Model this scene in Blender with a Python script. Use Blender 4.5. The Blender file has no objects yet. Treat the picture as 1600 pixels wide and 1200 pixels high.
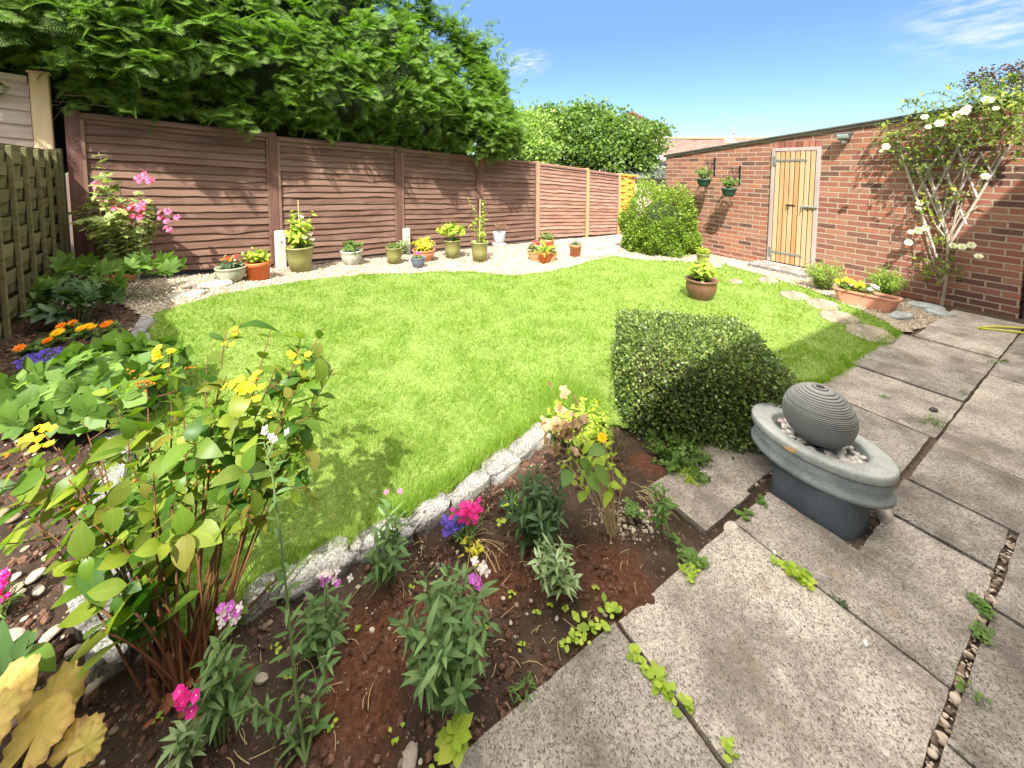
import bpy, math, random
import numpy as np
from mathutils import Vector, Matrix
rng = np.random.default_rng(7); random.seed(7)
R = math.radians
# ---------------------------------------------------------------- camera, light, sky
S = bpy.context.scene
COL = S.collection
F, CX, CY, PITCH, EYE = 600.0, 780.0, 302.0, R(4), 1.6
cam = bpy.data.objects.new('camera', bpy.data.cameras.new('camera')); COL.objects.link(cam)
cam.location = (0, 0, EYE); cam.rotation_euler = (R(90) - PITCH, 0, 0)
cam.data.sensor_width = 36; cam.data.lens = F / 1600 * 36
cam.data.shift_x = (800 - CX) / 1600; cam.data.shift_y = -(600 - CY) / 1600
cam.data.clip_start = .02; cam.data.clip_end = 500
S.camera = cam
S.render.resolution_x, S.render.resolution_y = 1024, 768
SUN_AZ, SUN_EL = R(10), R(52)
L = Vector((math.sin(SUN_AZ) * math.cos(SUN_EL), math.cos(SUN_AZ) * math.cos(SUN_EL), -math.sin(SUN_EL)))
sun = bpy.data.objects.new('sun', bpy.data.lights.new('sun', 'SUN')); COL.objects.link(sun)
sun.data.energy = 3.0; sun.data.angle = R(.6); sun.data.color = (1, .95, .86)
sun.rotation_euler = L.to_track_quat('-Z', 'Y').to_euler()
W = bpy.data.worlds.new('World'); S.world = W; W.use_nodes = True
nt = W.node_tree; nt.nodes.clear()
wo = nt.nodes.new('ShaderNodeOutputWorld'); bg = nt.nodes.new('ShaderNodeBackground'); sky = nt.nodes.new('ShaderNodeTexSky')
sky.sky_type = 'NISHITA'; sky.sun_disc = False; sky.sun_elevation = SUN_EL; sky.sun_rotation = R(190)
sky.air_density = 1.0; sky.dust_density = .3; sky.ozone_density = 3.0
bg.inputs[1].default_value = .15
tc = nt.nodes.new('ShaderNodeTexCoord')
def cloud(direction, size, stretch, seed, thr):
    """soft mask of a small cirrus wisp round a sky direction"""
    d = Vector(direction).normalized(); right = d.cross(Vector((0, 0, 1))).normalized(); up = right.cross(d)
    outs = []
    for v, k in ((right, stretch), (up, 1)):
        n = nt.nodes.new('ShaderNodeVectorMath'); n.operation = 'DOT_PRODUCT'; n.inputs[1].default_value = v / (size * k)
        nt.links.new(tc.outputs['Generated'], n.inputs[0]); outs.append(n.outputs['Value'])
    cmb = nt.nodes.new('ShaderNodeCombineXYZ'); nt.links.new(outs[0], cmb.inputs[0]); nt.links.new(outs[1], cmb.inputs[1])
    dn = nt.nodes.new('ShaderNodeVectorMath'); dn.operation = 'DOT_PRODUCT'; dn.inputs[1].default_value = d
    nt.links.new(tc.outputs['Generated'], dn.inputs[0])
    ln = nt.nodes.new('ShaderNodeVectorMath'); ln.operation = 'LENGTH'; nt.links.new(cmb.outputs[0], ln.inputs[0])
    mr = nt.nodes.new('ShaderNodeMapRange'); mr.inputs[1].default_value = 1; mr.inputs[2].default_value = .1
    mr.interpolation_type = 'SMOOTHSTEP'; nt.links.new(ln.outputs['Value'], mr.inputs[0])
    nz = nt.nodes.new('ShaderNodeTexNoise'); nz.inputs['Scale'].default_value = 2.2; nz.inputs['Detail'].default_value = 7; nz.inputs['Roughness'].default_value = .62
    mp = nt.nodes.new('ShaderNodeMapping'); mp.inputs['Location'].default_value = (seed, seed * 2, 0); mp.inputs['Scale'].default_value = (1, 2.4, 1)
    nt.links.new(cmb.outputs[0], mp.inputs[0]); nt.links.new(mp.outputs[0], nz.inputs[0])
    m2 = nt.nodes.new('ShaderNodeMapRange'); m2.inputs[1].default_value = thr; m2.inputs[2].default_value = thr + .28; nt.links.new(nz.outputs[0], m2.inputs[0])
    mu = nt.nodes.new('ShaderNodeMath'); mu.operation = 'MULTIPLY'; nt.links.new(mr.outputs[0], mu.inputs[0]); nt.links.new(m2.outputs[0], mu.inputs[1])
    st = nt.nodes.new('ShaderNodeMath'); st.operation = 'GREATER_THAN'; st.inputs[1].default_value = 0; nt.links.new(dn.outputs['Value'], st.inputs[0])
    m3 = nt.nodes.new('ShaderNodeMath'); m3.operation = 'MULTIPLY'; nt.links.new(mu.outputs[0], m3.inputs[0]); nt.links.new(st.outputs[0], m3.inputs[1])
    return m3.outputs[0]
def ray(px, py):
    v = -(py - CY) / F
    return Vector(((px - CX) / F, math.cos(PITCH) + math.sin(PITCH) * v, -math.sin(PITCH) + math.cos(PITCH) * v))
# the deep clear blue of the photograph: the low sky is thinner and bluer than the standard haze
sxyz = nt.nodes.new('ShaderNodeSeparateXYZ'); nt.links.new(tc.outputs['Generated'], sxyz.inputs[0])
grd = nt.nodes.new('ShaderNodeValToRGB'); grd.color_ramp.elements[0].position = 0.0; grd.color_ramp.elements[0].color = (.235, .27, .285, 1)
grd.color_ramp.elements[1].position = .75; grd.color_ramp.elements[1].color = (.62, .66, .66, 1)
e_ = grd.color_ramp.elements.new(.30); e_.color = (.265, .305, .325, 1); nt.links.new(sxyz.outputs[2], grd.inputs[0])
gm = nt.nodes.new('ShaderNodeMix'); gm.data_type = 'RGBA'; gm.blend_type = 'MULTIPLY'; gm.inputs[0].default_value = 1
nt.links.new(sky.outputs[0], gm.inputs[6]); nt.links.new(grd.outputs[0], gm.inputs[7]); col = gm.outputs[2]
# added bright cloud overhead, out of view, whose light fills the shade
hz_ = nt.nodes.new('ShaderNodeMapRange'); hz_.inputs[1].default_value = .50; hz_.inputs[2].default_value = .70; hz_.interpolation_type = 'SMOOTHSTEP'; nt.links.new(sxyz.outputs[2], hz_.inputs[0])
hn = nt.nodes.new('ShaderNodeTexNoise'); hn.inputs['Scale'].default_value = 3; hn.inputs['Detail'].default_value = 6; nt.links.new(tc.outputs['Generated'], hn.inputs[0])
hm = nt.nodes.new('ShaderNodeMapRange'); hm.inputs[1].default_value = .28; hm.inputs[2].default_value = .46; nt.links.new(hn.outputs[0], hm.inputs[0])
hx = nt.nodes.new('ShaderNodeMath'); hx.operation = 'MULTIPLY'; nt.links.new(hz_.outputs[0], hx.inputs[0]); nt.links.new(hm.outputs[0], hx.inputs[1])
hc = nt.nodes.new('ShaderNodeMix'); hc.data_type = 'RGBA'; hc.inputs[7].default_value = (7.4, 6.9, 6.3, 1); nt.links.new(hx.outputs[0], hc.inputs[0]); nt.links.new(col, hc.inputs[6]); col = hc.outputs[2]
for (px, py, sz, stt, sd, thr, op) in ((1560, 25, .10, 1.5, 3.1, .42, .75), (822, 97, .045, 1.8, 8.3, .40, .8), (1180, 186, .02, 2.5, 5.5, .42, .4)):
    c = cloud(ray(px, py), sz, stt, sd, thr)
    mx = nt.nodes.new('ShaderNodeMix'); mx.data_type = 'RGBA'; mx.inputs[7].default_value = (1.75, 1.8, 1.85, 1)
    ml = nt.nodes.new('ShaderNodeMath'); ml.operation = 'MULTIPLY'; ml.inputs[1].default_value = op; nt.links.new(c, ml.inputs[0])
    nt.links.new(ml.outputs[0], mx.inputs[0]); nt.links.new(col, mx.inputs[6]); col = mx.outputs[2]
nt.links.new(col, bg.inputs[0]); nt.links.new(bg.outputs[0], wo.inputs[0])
S.view_settings.view_transform = 'Standard'; S.view_settings.look = 'None'; S.view_settings.exposure = 2.08; S.view_settings.gamma = 1

# ---------------------------------------------------------------- ground height
CTRL = [(-4.57, 4.16, .33), (-2.995, 5.18, .20), (-1.61, 6.44, .08), (-.32, 7.73, -.05), (1.08, 8.9, -.15), (2.54, 10.4, -.34), (3.66, 11.8, -.48),
        (-3.0, 2.35, .46), (-1.0, .6, .14), (-1.6, 1.3, .26), (-.55, 1.05, .05), (-2.3, 1.6, .36), (-.6, 3.2, .12), (-2.0, 3.4, .24), (.3, 5.2, .0),
        (.42, 1.23, 0), (-.13, .91, 0), (.9, 1.55, 0), (1.1, 2.0, 0), (2.0, 1.8, 0), (2.42, 2.76, 0), (3.9, 3.6, -.01), (4.2, 3.1, -.01), (1.2, .9, 0), (3.5, 2.0, 0), (.8, 2.8, .02),
        (5.64, 4.09, -.05), (5.15, 5.0, -.06), (4.51, 6.47, -.06), (4.06, 7.14, -.07), (2.6, 6.2, -.06), (3.3, 8.4, -.15), (5, -1, 0), (0, -1, 0), (-3, -1, .2), (6.5, 1.5, 0)]
CT = np.array(CTRL)
def _tps():
    n = len(CT); d = np.hypot(CT[:, None, 0] - CT[None, :, 0], CT[:, None, 1] - CT[None, :, 1])
    K = np.where(d > 0, d * d * np.log(np.maximum(d, 1e-9)), 0) + np.eye(n) * .02
    Pm = np.c_[np.ones(n), CT[:, :2]]; A = np.block([[K, Pm], [Pm.T, np.zeros((3, 3))]])
    return np.linalg.solve(A, np.r_[CT[:, 2], 0, 0, 0])
_w = _tps(); _GX = np.arange(-8, 10.01, .1); _GY = np.arange(-3, 16.01, .1)
_gx, _gy = np.meshgrid(_GX, _GY, indexing='ij')
_z = _w[-3] + _w[-2] * _gx + _w[-1] * _gy
for k in range(len(CT)):
    d = np.hypot(_gx - CT[k, 0], _gy - CT[k, 1]); _z = _z + _w[k] * np.where(d > 0, d * d * np.log(np.maximum(d, 1e-9)), 0)
_z = np.clip(_z, -.75, .6)
def g(x, y):
    x = np.asarray(x, float); y = np.asarray(y, float)
    i = np.clip((x + 8) / .1, 0, len(_GX) - 1.001); j = np.clip((y + 3) / .1, 0, len(_GY) - 1.001)
    a = i.astype(int); b = j.astype(int); u = i - a; v = j - b
    return (_z[a, b] * (1 - u) * (1 - v) + _z[a + 1, b] * u * (1 - v) + _z[a, b + 1] * (1 - u) * v + _z[a + 1, b + 1] * u * v)
def G(px, py, dz=0.0):
    """ground point seen at a pixel of the 1600x1200 photograph"""
    r = ray(px, py); t = .3
    for _ in range(4000):
        p = r * t
        if EYE + p.z <= float(g(p.x, p.y)) + dz: break
        t += .005
    return Vector((p.x, p.y, float(g(p.x, p.y)) + dz))
def AT(px, py, y):
    r = ray(px, py); t = y / r.y
    return Vector((r.x * t, y, EYE + r.z * t))

# ---------------------------------------------------------------- numpy mesh helpers
def _hash(ix, iy, s):
    h = (ix.astype(np.int64) * 374761393 + iy.astype(np.int64) * 668265263 + s * 974634777) & 0x7fffffff
    h = ((h ^ (h >> 13)) * 1274126177) & 0x7fffffff
    return ((h ^ (h >> 16)) & 0xffff) / 65535.0
def vn(x, y, s=0):
    x = np.asarray(x, float); y = np.asarray(y, float); ix = np.floor(x); iy = np.floor(y); u = x - ix; v = y - iy
    u = u * u * (3 - 2 * u); v = v * v * (3 - 2 * v)
    return (_hash(ix, iy, s) * (1 - u) + _hash(ix + 1, iy, s) * u) * (1 - v) + (_hash(ix, iy + 1, s) * (1 - u) + _hash(ix + 1, iy + 1, s) * u) * v
def fbm(x, y, s=0, o=4):
    t = 0; a = .5
    for k in range(o): t = t + a * vn(x, y, s + k); x = x * 2.03; y = y * 2.03; a *= .5
    return t
def nrm(a): return a / np.maximum(np.linalg.norm(a, axis=-1, keepdims=True), 1e-9)
class Acc:
    def __init__(s): s.v = []; s.uv = []; s.f = {3: [], 4: []}; s.m = {3: [], 4: []}; s.n = 0
    def add(s, V, F, uv=None, m=0):
        V = np.asarray(V, float).reshape(-1, 3)
        s.v.append(V); s.uv.append(np.zeros((len(V), 2)) if uv is None else uv)
        for f in (F if isinstance(F, (list, tuple)) else [F]):
            f = np.asarray(f, int)
            if f.size: s.f[f.shape[1]].append(f + s.n); s.m[f.shape[1]].append(np.full(len(f), m))
        s.n += len(V); return s
    def inst(s, T, pos, Y, N, sc, m=0):
        V, Fs, uv = T; pos = np.asarray(pos, float).reshape(-1, 3); n = len(pos)
        if n == 0: return s
        Y = nrm(np.broadcast_to(np.asarray(Y, float), (n, 3))); N = np.broadcast_to(np.asarray(N, float), (n, 3)) + 1e-5
        X = nrm(np.cross(Y, N)); Z = np.cross(X, Y)
        sc = np.asarray(sc, float); sc = np.broadcast_to(sc if sc.ndim == 2 else np.broadcast_to(sc, (n,))[:, None], (n, 3))
        P = pos[:, None] + X[:, None] * (V[None, :, 0:1] * sc[:, None, 0:1]) + Y[:, None] * (V[None, :, 1:2] * sc[:, None, 1:2]) + Z[:, None] * (V[None, :, 2:3] * sc[:, None, 2:3])
        off = (np.arange(n) * len(V))[:, None, None]
        s.add(P.reshape(-1, 3), [(f[None] + off).reshape(-1, f.shape[1]) for f in Fs], np.tile(uv, (n, 1)), m); return s
    def mesh(s, name, mats, smooth=True):
        me = bpy.data.meshes.new(name)
        V = np.concatenate(s.v).astype(np.float32); uv = np.concatenate(s.uv).astype(np.float32)
        lo = []; st = []; mi = []; k = 0
        for q in (3, 4):
            if s.f[q]:
                f = np.concatenate(s.f[q]); lo.append(f.ravel()); st.append(k + np.arange(len(f)) * q); k += f.size; mi.append(np.concatenate(s.m[q]))
        lo = np.concatenate(lo).astype(np.int32); st = np.concatenate(st).astype(np.int32); mi = np.concatenate(mi).astype(np.int32)
        me.vertices.add(len(V)); me.vertices.foreach_set('co', V.ravel())
        me.loops.add(len(lo)); me.loops.foreach_set('vertex_index', lo)
        me.polygons.add(len(st)); me.polygons.foreach_set('loop_start', st); me.polygons.foreach_set('material_index', mi)
        me.update(calc_edges=True)
        ul = me.uv_layers.new(name='UVMap'); ul.data.foreach_set('uv', uv[lo].ravel())
        me.polygons.foreach_set('use_smooth', np.full(len(st), smooth))
        for m in (mats if isinstance(mats, (list, tuple)) else [mats]): me.materials.append(m)
        me.validate(); return me
    def obj(s, name, mats, parent=None, smooth=True, loc=None):
        o = bpy.data.objects.new(name, s.mesh(name, mats, smooth)); COL.objects.link(o)
        if parent: o.parent = parent
        if loc is not None: o.location = loc
        return o
    def box(s, c, d, rot=None, m=0, bev=0.0):
        """box centre c, full size d, optional 3x3 rotation; small chamfer"""
        hx, hy, hz = [k / 2 for k in d]; b = min(bev, hx * .5, hy * .5, hz * .5)
        if b > 0:
            pts = []; idx = {}
            for sx in (-1, 1):
                for sy in (-1, 1):
                    for sz in (-1, 1):
                        for ax in range(3):
                            p = [sx * (hx - b), sy * (hy - b), sz * (hz - b)]; p[ax] = (sx * hx, sy * hy, sz * hz)[ax]
                            idx[(sx, sy, sz, ax)] = len(pts); pts.append(p)
            Q = []; T = []
            for ax in range(3):
                o = [k for k in range(3) if k != ax]
                for sg in (-1, 1):
                    q = []
                    for a, bb in ((-1, -1), (1, -1), (1, 1), (-1, 1)):
                        sgn = [0, 0, 0]; sgn[ax] = sg; sgn[o[0]] = a; sgn[o[1]] = bb; q.append(idx[(*sgn, ax)])
                    if (sg > 0) != (ax == 1): pass
                    else: q = q[::-1]
                    Q.append(q)
            for ax in range(3):
                o = [k for k in range(3) if k != ax]
                for a in (-1, 1):
                    for bb in (-1, 1):
                        q = []
                        for sg, axx in ((-1, o[0]), (1, o[0]), (1, o[1]), (-1, o[1])):
                            sgn = [0, 0, 0]; sgn[ax] = sg; sgn[o[0]] = a; sgn[o[1]] = bb; q.append(idx[(*sgn, axx)])
                        Q.append(q)
            for sx in (-1, 1):
                for sy in (-1, 1):
                    for sz in (-1, 1): T.append([idx[(sx, sy, sz, k)] for k in range(3)])
            P = np.array(pts)
            def fix(fs):
                out = []
                for f in fs:
                    c0 = P[f].mean(0); n = np.cross(P[f[1]] - P[f[0]], P[f[2]] - P[f[0]]); out.append(f if np.dot(n, c0) > 0 else f[::-1])
                return np.array(out)
            FF = [fix(Q), fix(T)]
        else:
            P = np.array([[x, y, z] for x in (-hx, hx) for y in (-hy, hy) for z in (-hz, hz)])
            FF = [np.array([[0, 1, 3, 2], [4, 6, 7, 5], [0, 4, 5, 1], [2, 3, 7, 6], [0, 2, 6, 4], [1, 5, 7, 3]])]
        if rot is not None: P = P @ np.asarray(rot).T
        s.add(P + np.asarray(c), FF, P[:, :2] * 1.0, m); return s
    def lathe(s, prof, seg=32, c=(0, 0, 0), m=0, sx=1, sy=1, wob=None):
        a = np.arange(seg) * 2 * np.pi / seg; prof = np.asarray(prof, float); n = len(prof)
        rr = prof[:, 0:1] * np.ones((1, seg))
        if wob is not None: rr = rr * wob(a)[None]
        V = np.stack([rr * np.cos(a) * sx, rr * np.sin(a) * sy, np.broadcast_to(prof[:, 1:2], rr.shape)], -1).reshape(-1, 3) + np.asarray(c)
        i, j = np.meshgrid(np.arange(n - 1), np.arange(seg), indexing='ij'); j2 = (j + 1) % seg
        Fq = np.stack([i * seg + j, i * seg + j2, (i + 1) * seg + j2, (i + 1) * seg + j], -1).reshape(-1, 4)
        s.add(V, Fq, None, m); return s
    def tube(s, pts, r, seg=6, m=0, cap=True):
        P = np.asarray(pts, float); n = len(P); r = np.broadcast_to(np.asarray(r, float), (n,))
        T = nrm(np.gradient(P, axis=0)); ref = np.array([0, 0, 1.0]) if abs(T[0, 2]) < .9 else np.array([1.0, 0, 0])
        U = nrm(np.cross(T, ref)); Vv = np.cross(T, U); a = np.arange(seg) * 2 * np.pi / seg
        V = (P[:, None] + r[:, None, None] * (U[:, None] * np.cos(a)[None, :, None] + Vv[:, None] * np.sin(a)[None, :, None])).reshape(-1, 3)
        i, j = np.meshgrid(np.arange(n - 1), np.arange(seg), indexing='ij'); j2 = (j + 1) % seg
        Fq = np.stack([i * seg + j, i * seg + j2, (i + 1) * seg + j2, (i + 1) * seg + j], -1).reshape(-1, 4)[:, ::-1]
        uv = np.stack([np.tile(a / 6.283, n), np.repeat(np.arange(n) / max(n - 1, 1), seg)], -1)
        s.add(V, Fq, uv, m)
        if cap:
            for e, rv in ((0, 1), (n - 1, 0)):
                c = P[e]; base = np.arange(seg) + e * seg; VV = np.vstack([V[base], c]); f = np.stack([np.arange(seg), (np.arange(seg) + 1) % seg, np.full(seg, seg)], -1)
                s.add(VV, f if not rv else f[:, ::-1], None, m)
        return s
    def prism(s, poly, y0, y1, m=0):
        """polygon in (x,z), extruded from y0 to y1; fan triangulated"""
        n = len(poly); V = [(x, y0, z) for x, z in poly] + [(x, y1, z) for x, z in poly]
        T = [[0, i, i + 1] for i in range(1, n - 1)] + [[n, n + i + 1, n + i] for i in range(1, n - 1)]
        Q = [[i, i + n, (i + 1) % n + n, (i + 1) % n] for i in range(n)]
        s.add(V, [np.array(T), np.array(Q)], None, m); return s
def leaf(n=4, w=.35, peak=.45, fold=.12, bend=.15, ruf=0.0):
    t = np.linspace(0, 1, n + 1); k = math.log(.5) / math.log(peak)
    wd = w * np.sin(np.pi * np.clip(t, 0, 1) ** k) ** .85; wd[0] = w * .06; wd[-1] = 0.002
    V = []; uv = []
    for i in range(n + 1):
        z = -bend * t[i] ** 2; r_ = ruf * math.sin(i * 2.1)
        V += [(-wd[i], t[i], z + fold * wd[i] / max(w, 1e-6) * w + r_ * wd[i]), (0, t[i], z), (wd[i], t[i], z + fold * wd[i] / max(w, 1e-6) * w - r_ * wd[i])]
        uv += [(0, t[i]), (.5, t[i]), (1, t[i])]
    Q = []
    for i in range(n):
        a = i * 3; Q += [[a, a + 1, a + 4, a + 3], [a + 1, a + 2, a + 5, a + 4]]
    return (np.array(V), [np.array(Q)], np.array(uv))
def merge(ts):
    a = Acc()
    for T, p, Y, N, sc in ts: a.inst(T, p, Y, N, sc)
    V = np.concatenate(a.v); return (V, [np.concatenate(a.f[q]) for q in (3, 4) if a.f[q]], np.concatenate(a.uv))
QUAD = (np.array([(-.5, 0, 0), (.5, 0, 0), (.42, 1, .05), (-.42, 1, .05)]), [np.array([[0, 1, 2, 3]])], np.array([(0, 0), (1, 0), (1, 1), (0, 1.0)]))
LEAF1 = (np.array([(0, 0, 0), (.34, .45, .08), (0, 1, -.06), (-.34, .45, .08)]), [np.array([[0, 1, 2, 3]])], np.array([(.5, 0), (1, .5), (.5, 1), (0, .5)]))
def ico(sub=1):
    t = (1 + 5 ** .5) / 2
    v = [(-1, t, 0), (1, t, 0), (-1, -t, 0), (1, -t, 0), (0, -1, t), (0, 1, t), (0, -1, -t), (0, 1, -t), (t, 0, -1), (t, 0, 1), (-t, 0, -1), (-t, 0, 1)]
    v = [np.array(p) / np.linalg.norm(p) for p in v]
    f = [(0, 11, 5), (0, 5, 1), (0, 1, 7), (0, 7, 10), (0, 10, 11), (1, 5, 9), (5, 11, 4), (11, 10, 2), (10, 7, 6), (7, 1, 8), (3, 9, 4), (3, 4, 2), (3, 2, 6), (3, 6, 8), (3, 8, 9), (4, 9, 5), (2, 4, 11), (6, 2, 10), (8, 6, 7), (9, 8, 1)]
    for _ in range(sub):
        c = {}; nf = []
        def mid(a, b):
            k = (min(a, b), max(a, b))
            if k not in c: p = v[a] + v[b]; v.append(p / np.linalg.norm(p)); c[k] = len(v) - 1
            return c[k]
        for a, b, d in f:
            x, y, z = mid(a, b), mid(b, d), mid(d, a); nf += [(a, x, z), (b, y, x), (d, z, y), (x, y, z)]
        f = nf
    return np.array(v), np.array(f)
ICO = [ico(k) for k in range(4)]
def rock(sub=2, rough=.25, seed=0, flat=1.0, block=0.0):
    V, Fc = ICO[sub]; V = V.copy()
    if block: V = np.sign(V) * np.abs(V) ** (1 - block); V = V / np.abs(V).max()
    n = fbm(V[:, 0] * 1.7 + 9 * seed + 5, V[:, 1] * 1.7 + V[:, 2] * 2.3, seed, 4) - .5
    V = V * (1 + rough * 2 * n[:, None]); V[:, 2] *= flat
    return (V, [Fc], np.zeros((len(V), 2)))
OCT = (np.array([(1, 0, 0), (-1, 0, 0), (0, 1, 0), (0, -1, 0), (0, 0, 1), (0, 0, -1.0)]), [np.array([[0, 2, 4], [2, 1, 4], [1, 3, 4], [3, 0, 4], [2, 0, 5], [1, 2, 5], [3, 1, 5], [0, 3, 5]])], np.zeros((6, 2)))
def rdir(n, up=0.0):
    v = rng.normal(size=(n, 3)); v = nrm(v); v[:, 2] += up; return nrm(v)
def inpoly(x, y, poly):
    x = np.asarray(x); y = np.asarray(y); r = np.zeros(x.shape, bool); n = len(poly)
    for i in range(n):
        x0, y0 = poly[i][:2]; x1, y1 = poly[(i + 1) % n][:2]
        c = ((y0 > y) != (y1 > y)) & (x < (x1 - x0) * (y - y0) / (y1 - y0 + 1e-12) + x0); r ^= c
    return r

# ---------------------------------------------------------------- objects
def tag(o, label=None, cat=None, group=None, kind=None):
    if label: o['label'] = label
    if cat: o['category'] = cat
    if group: o['group'] = group
    if kind: o['kind'] = kind
    return o
def thing(name, label, cat, loc=(0, 0, 0), rz=0.0, group=None):
    o = bpy.data.objects.new(name, None); COL.objects.link(o); o.empty_display_size = .1
    o.location = loc; o.rotation_euler = (0, 0, rz); return tag(o, label, cat, group)
def link(name, me, parent, loc=(0, 0, 0), rot=(0, 0, 0), sc=1.0):
    o = bpy.data.objects.new(name, me); COL.objects.link(o); o.parent = parent
    o.location = loc; o.rotation_euler = rot; o.scale = (sc,) * 3 if not hasattr(sc, '__len__') else sc
    return o

# ---------------------------------------------------------------- materials
def srgb(h):
    h = h.lstrip('#'); c = [int(h[i:i + 2], 16) / 255 for i in (0, 2, 4)]
    return tuple(x / 12.92 if x <= .04045 else ((x + .055) / 1.055) ** 2.4 for x in c) + (1,)
def C(*c): return (c[0], c[1], c[2], 1)
class MB:
    """small node-material builder"""
    def __init__(s, name):
        s.m = bpy.data.materials.new(name); s.m.use_nodes = True; s.t = s.m.node_tree; s.p = s.t.nodes['Principled BSDF']; s.o = s.t.nodes['Material Output']
    def n(s, t, **k):
        x = s.t.nodes.new('ShaderNode' + t)
        for a, b in k.items():
            if a.startswith('i_'): x.inputs[int(a[2:]) if a[2:].isdigit() else a[2:].replace('_', ' ')].default_value = b
            else: setattr(x, a, b)
        return x
    def l(s, a, b): s.t.links.new(a, b)
    def coord(s, kind='Object', scale=(1, 1, 1), rot=(0, 0, 0)):
        c = s.n('TexCoord'); mp = s.n('Mapping'); mp.inputs['Scale'].default_value = scale; mp.inputs['Rotation'].default_value = rot
        s.l(c.outputs[kind], mp.inputs[0]); return mp.outputs[0]
    def noise(s, co, scale, detail=4, rough=.55, dist=0.0):
        x = s.n('TexNoise'); x.inputs['Scale'].default_value = scale; x.inputs['Detail'].default_value = detail; x.inputs['Roughness'].default_value = rough; x.inputs['Distortion'].default_value = dist
        if co is not None: s.l(co, x.inputs['Vector'])
        return x.outputs[0]
    def ramp(s, fac, stops, interp='LINEAR'):
        r = s.n('ValToRGB'); e = r.color_ramp.elements; r.color_ramp.interpolation = interp
        while len(e) < len(stops): e.new(.5)
        for k, (p, c) in enumerate(stops): e[k].position = p; e[k].color = c
        s.l(fac, r.inputs[0]); return r.outputs[0]
    def mix(s, f, a, b, mode='MIX'):
        x = s.n('Mix'); x.data_type = 'RGBA'; x.blend_type = mode
        for i, v in ((0, f), (6, a), (7, b)):
            if isinstance(v, (int, float)): x.inputs[i].default_value = v
            elif isinstance(v, tuple): x.inputs[i].default_value = v
            else: s.l(v, x.inputs[i])
        return x.outputs[2]
    def math(s, op, a, b=0.0):
        x = s.n('Math'); x.operation = op
        for i, v in ((0, a), (1, b)):
            if isinstance(v, (int, float)): x.inputs[i].default_value = v
            else: s.l(v, x.inputs[i])
        return x.outputs[0]
    def bump(s, h, strength=.4, dist=.01):
        b = s.n('Bump'); b.inputs['Strength'].default_value = strength; b.inputs['Distance'].default_value = dist
        s.l(h, b.inputs['Height']); s.l(b.outputs[0], s.p.inputs['Normal'])
    def color(s, c):
        if isinstance(c, tuple): s.p.inputs['Base Color'].default_value = c
        else: s.l(c, s.p.inputs['Base Color'])
    def rough(s, r, spec=.3): s.p.inputs['Roughness'].default_value = r; s.p.inputs['Specular IOR Level'].default_value = spec
def leafmat(name, cols, trans=.3, rough=.5, vein=.25, spec=.3, tip=None):
    b = MB(name); gi = b.n('NewGeometry')
    c = b.ramp(gi.outputs['Random Per Island'], [(i / max(len(cols) - 1, 1), C(*k)) for i, k in enumerate(cols)])
    nz = b.noise(b.coord('Object'), 3.0, 3)
    c = b.mix(b.math('MULTIPLY', nz, .5), c, b.mix(1.0, c, C(1.25, 1.15, .6), 'MULTIPLY'))
    if vein:
        uv = b.n('UVMap'); sp = b.n('SeparateXYZ'); b.l(uv.outputs[0], sp.inputs[0])
        d = b.math('ABSOLUTE', b.math('SUBTRACT', sp.outputs[0], .5)); mr = b.n('MapRange'); mr.inputs[1].default_value = .06; mr.inputs[2].default_value = .0; b.l(d, mr.inputs[0])
        wv = b.math('SINE', b.math('ADD', b.math('MULTIPLY', sp.outputs[1], 45.0), b.math('MULTIPLY', d, -40.0)))
        w2 = b.math('MULTIPLY', b.math('GREATER_THAN', wv, .8), .35)
        c = b.mix(b.math('MULTIPLY', b.math('MAXIMUM', mr.outputs[0], w2), vein), c, b.mix(1.0, c, C(1.7, 1.6, 1.5), 'MULTIPLY'))
    if vein: c = b.mix(b.math('MULTIPLY', b.ramp(b.noise(b.coord('Object'), 38, 4, .7), [(.60, C(0, 0, 0)), (.70, C(1, 1, 1))]), .45), c, C(.30, .22, .06))
    if tip:
        uv = b.n('UVMap'); sp = b.n('SeparateXYZ'); b.l(uv.outputs[0], sp.inputs[0])
        mr = b.n('MapRange'); mr.inputs[1].default_value = .5; mr.inputs[2].default_value = 1.05; b.l(sp.outputs[1], mr.inputs[0]); c = b.mix(mr.outputs[0], c, C(*tip))
    b.color(c); b.rough(rough, spec)
    tr = b.n('BsdfTranslucent'); b.l(b.mix(1.0, c, C(1.3, 1.5, .6), 'MULTIPLY'), tr.inputs[0])
    ms = b.n('MixShader'); ms.inputs[0].default_value = trans; b.l(b.p.outputs[0], ms.inputs[1]); b.l(tr.outputs[0], ms.inputs[2]); b.l(ms.outputs[0], b.o.inputs[0])
    return b.m
def plain(name, c, rough=.6, spec=.3, c2=None, scale=8, bump=.0, bs=60, metal=0.0, detail=5, stretch=(1, 1, 1), bd=.004):
    b = MB(name); co = b.coord('Object', stretch)
    if c2: b.color(b.ramp(b.noise(co, scale, detail, .62), [(.3, C(*c)), (.7, C(*c2))]))
    else: b.color(C(*c))
    b.rough(rough, spec); b.p.inputs['Metallic'].default_value = metal
    if bump: b.bump(b.noise(co, bs, 5), bump, bd)
    return b.m
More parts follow.
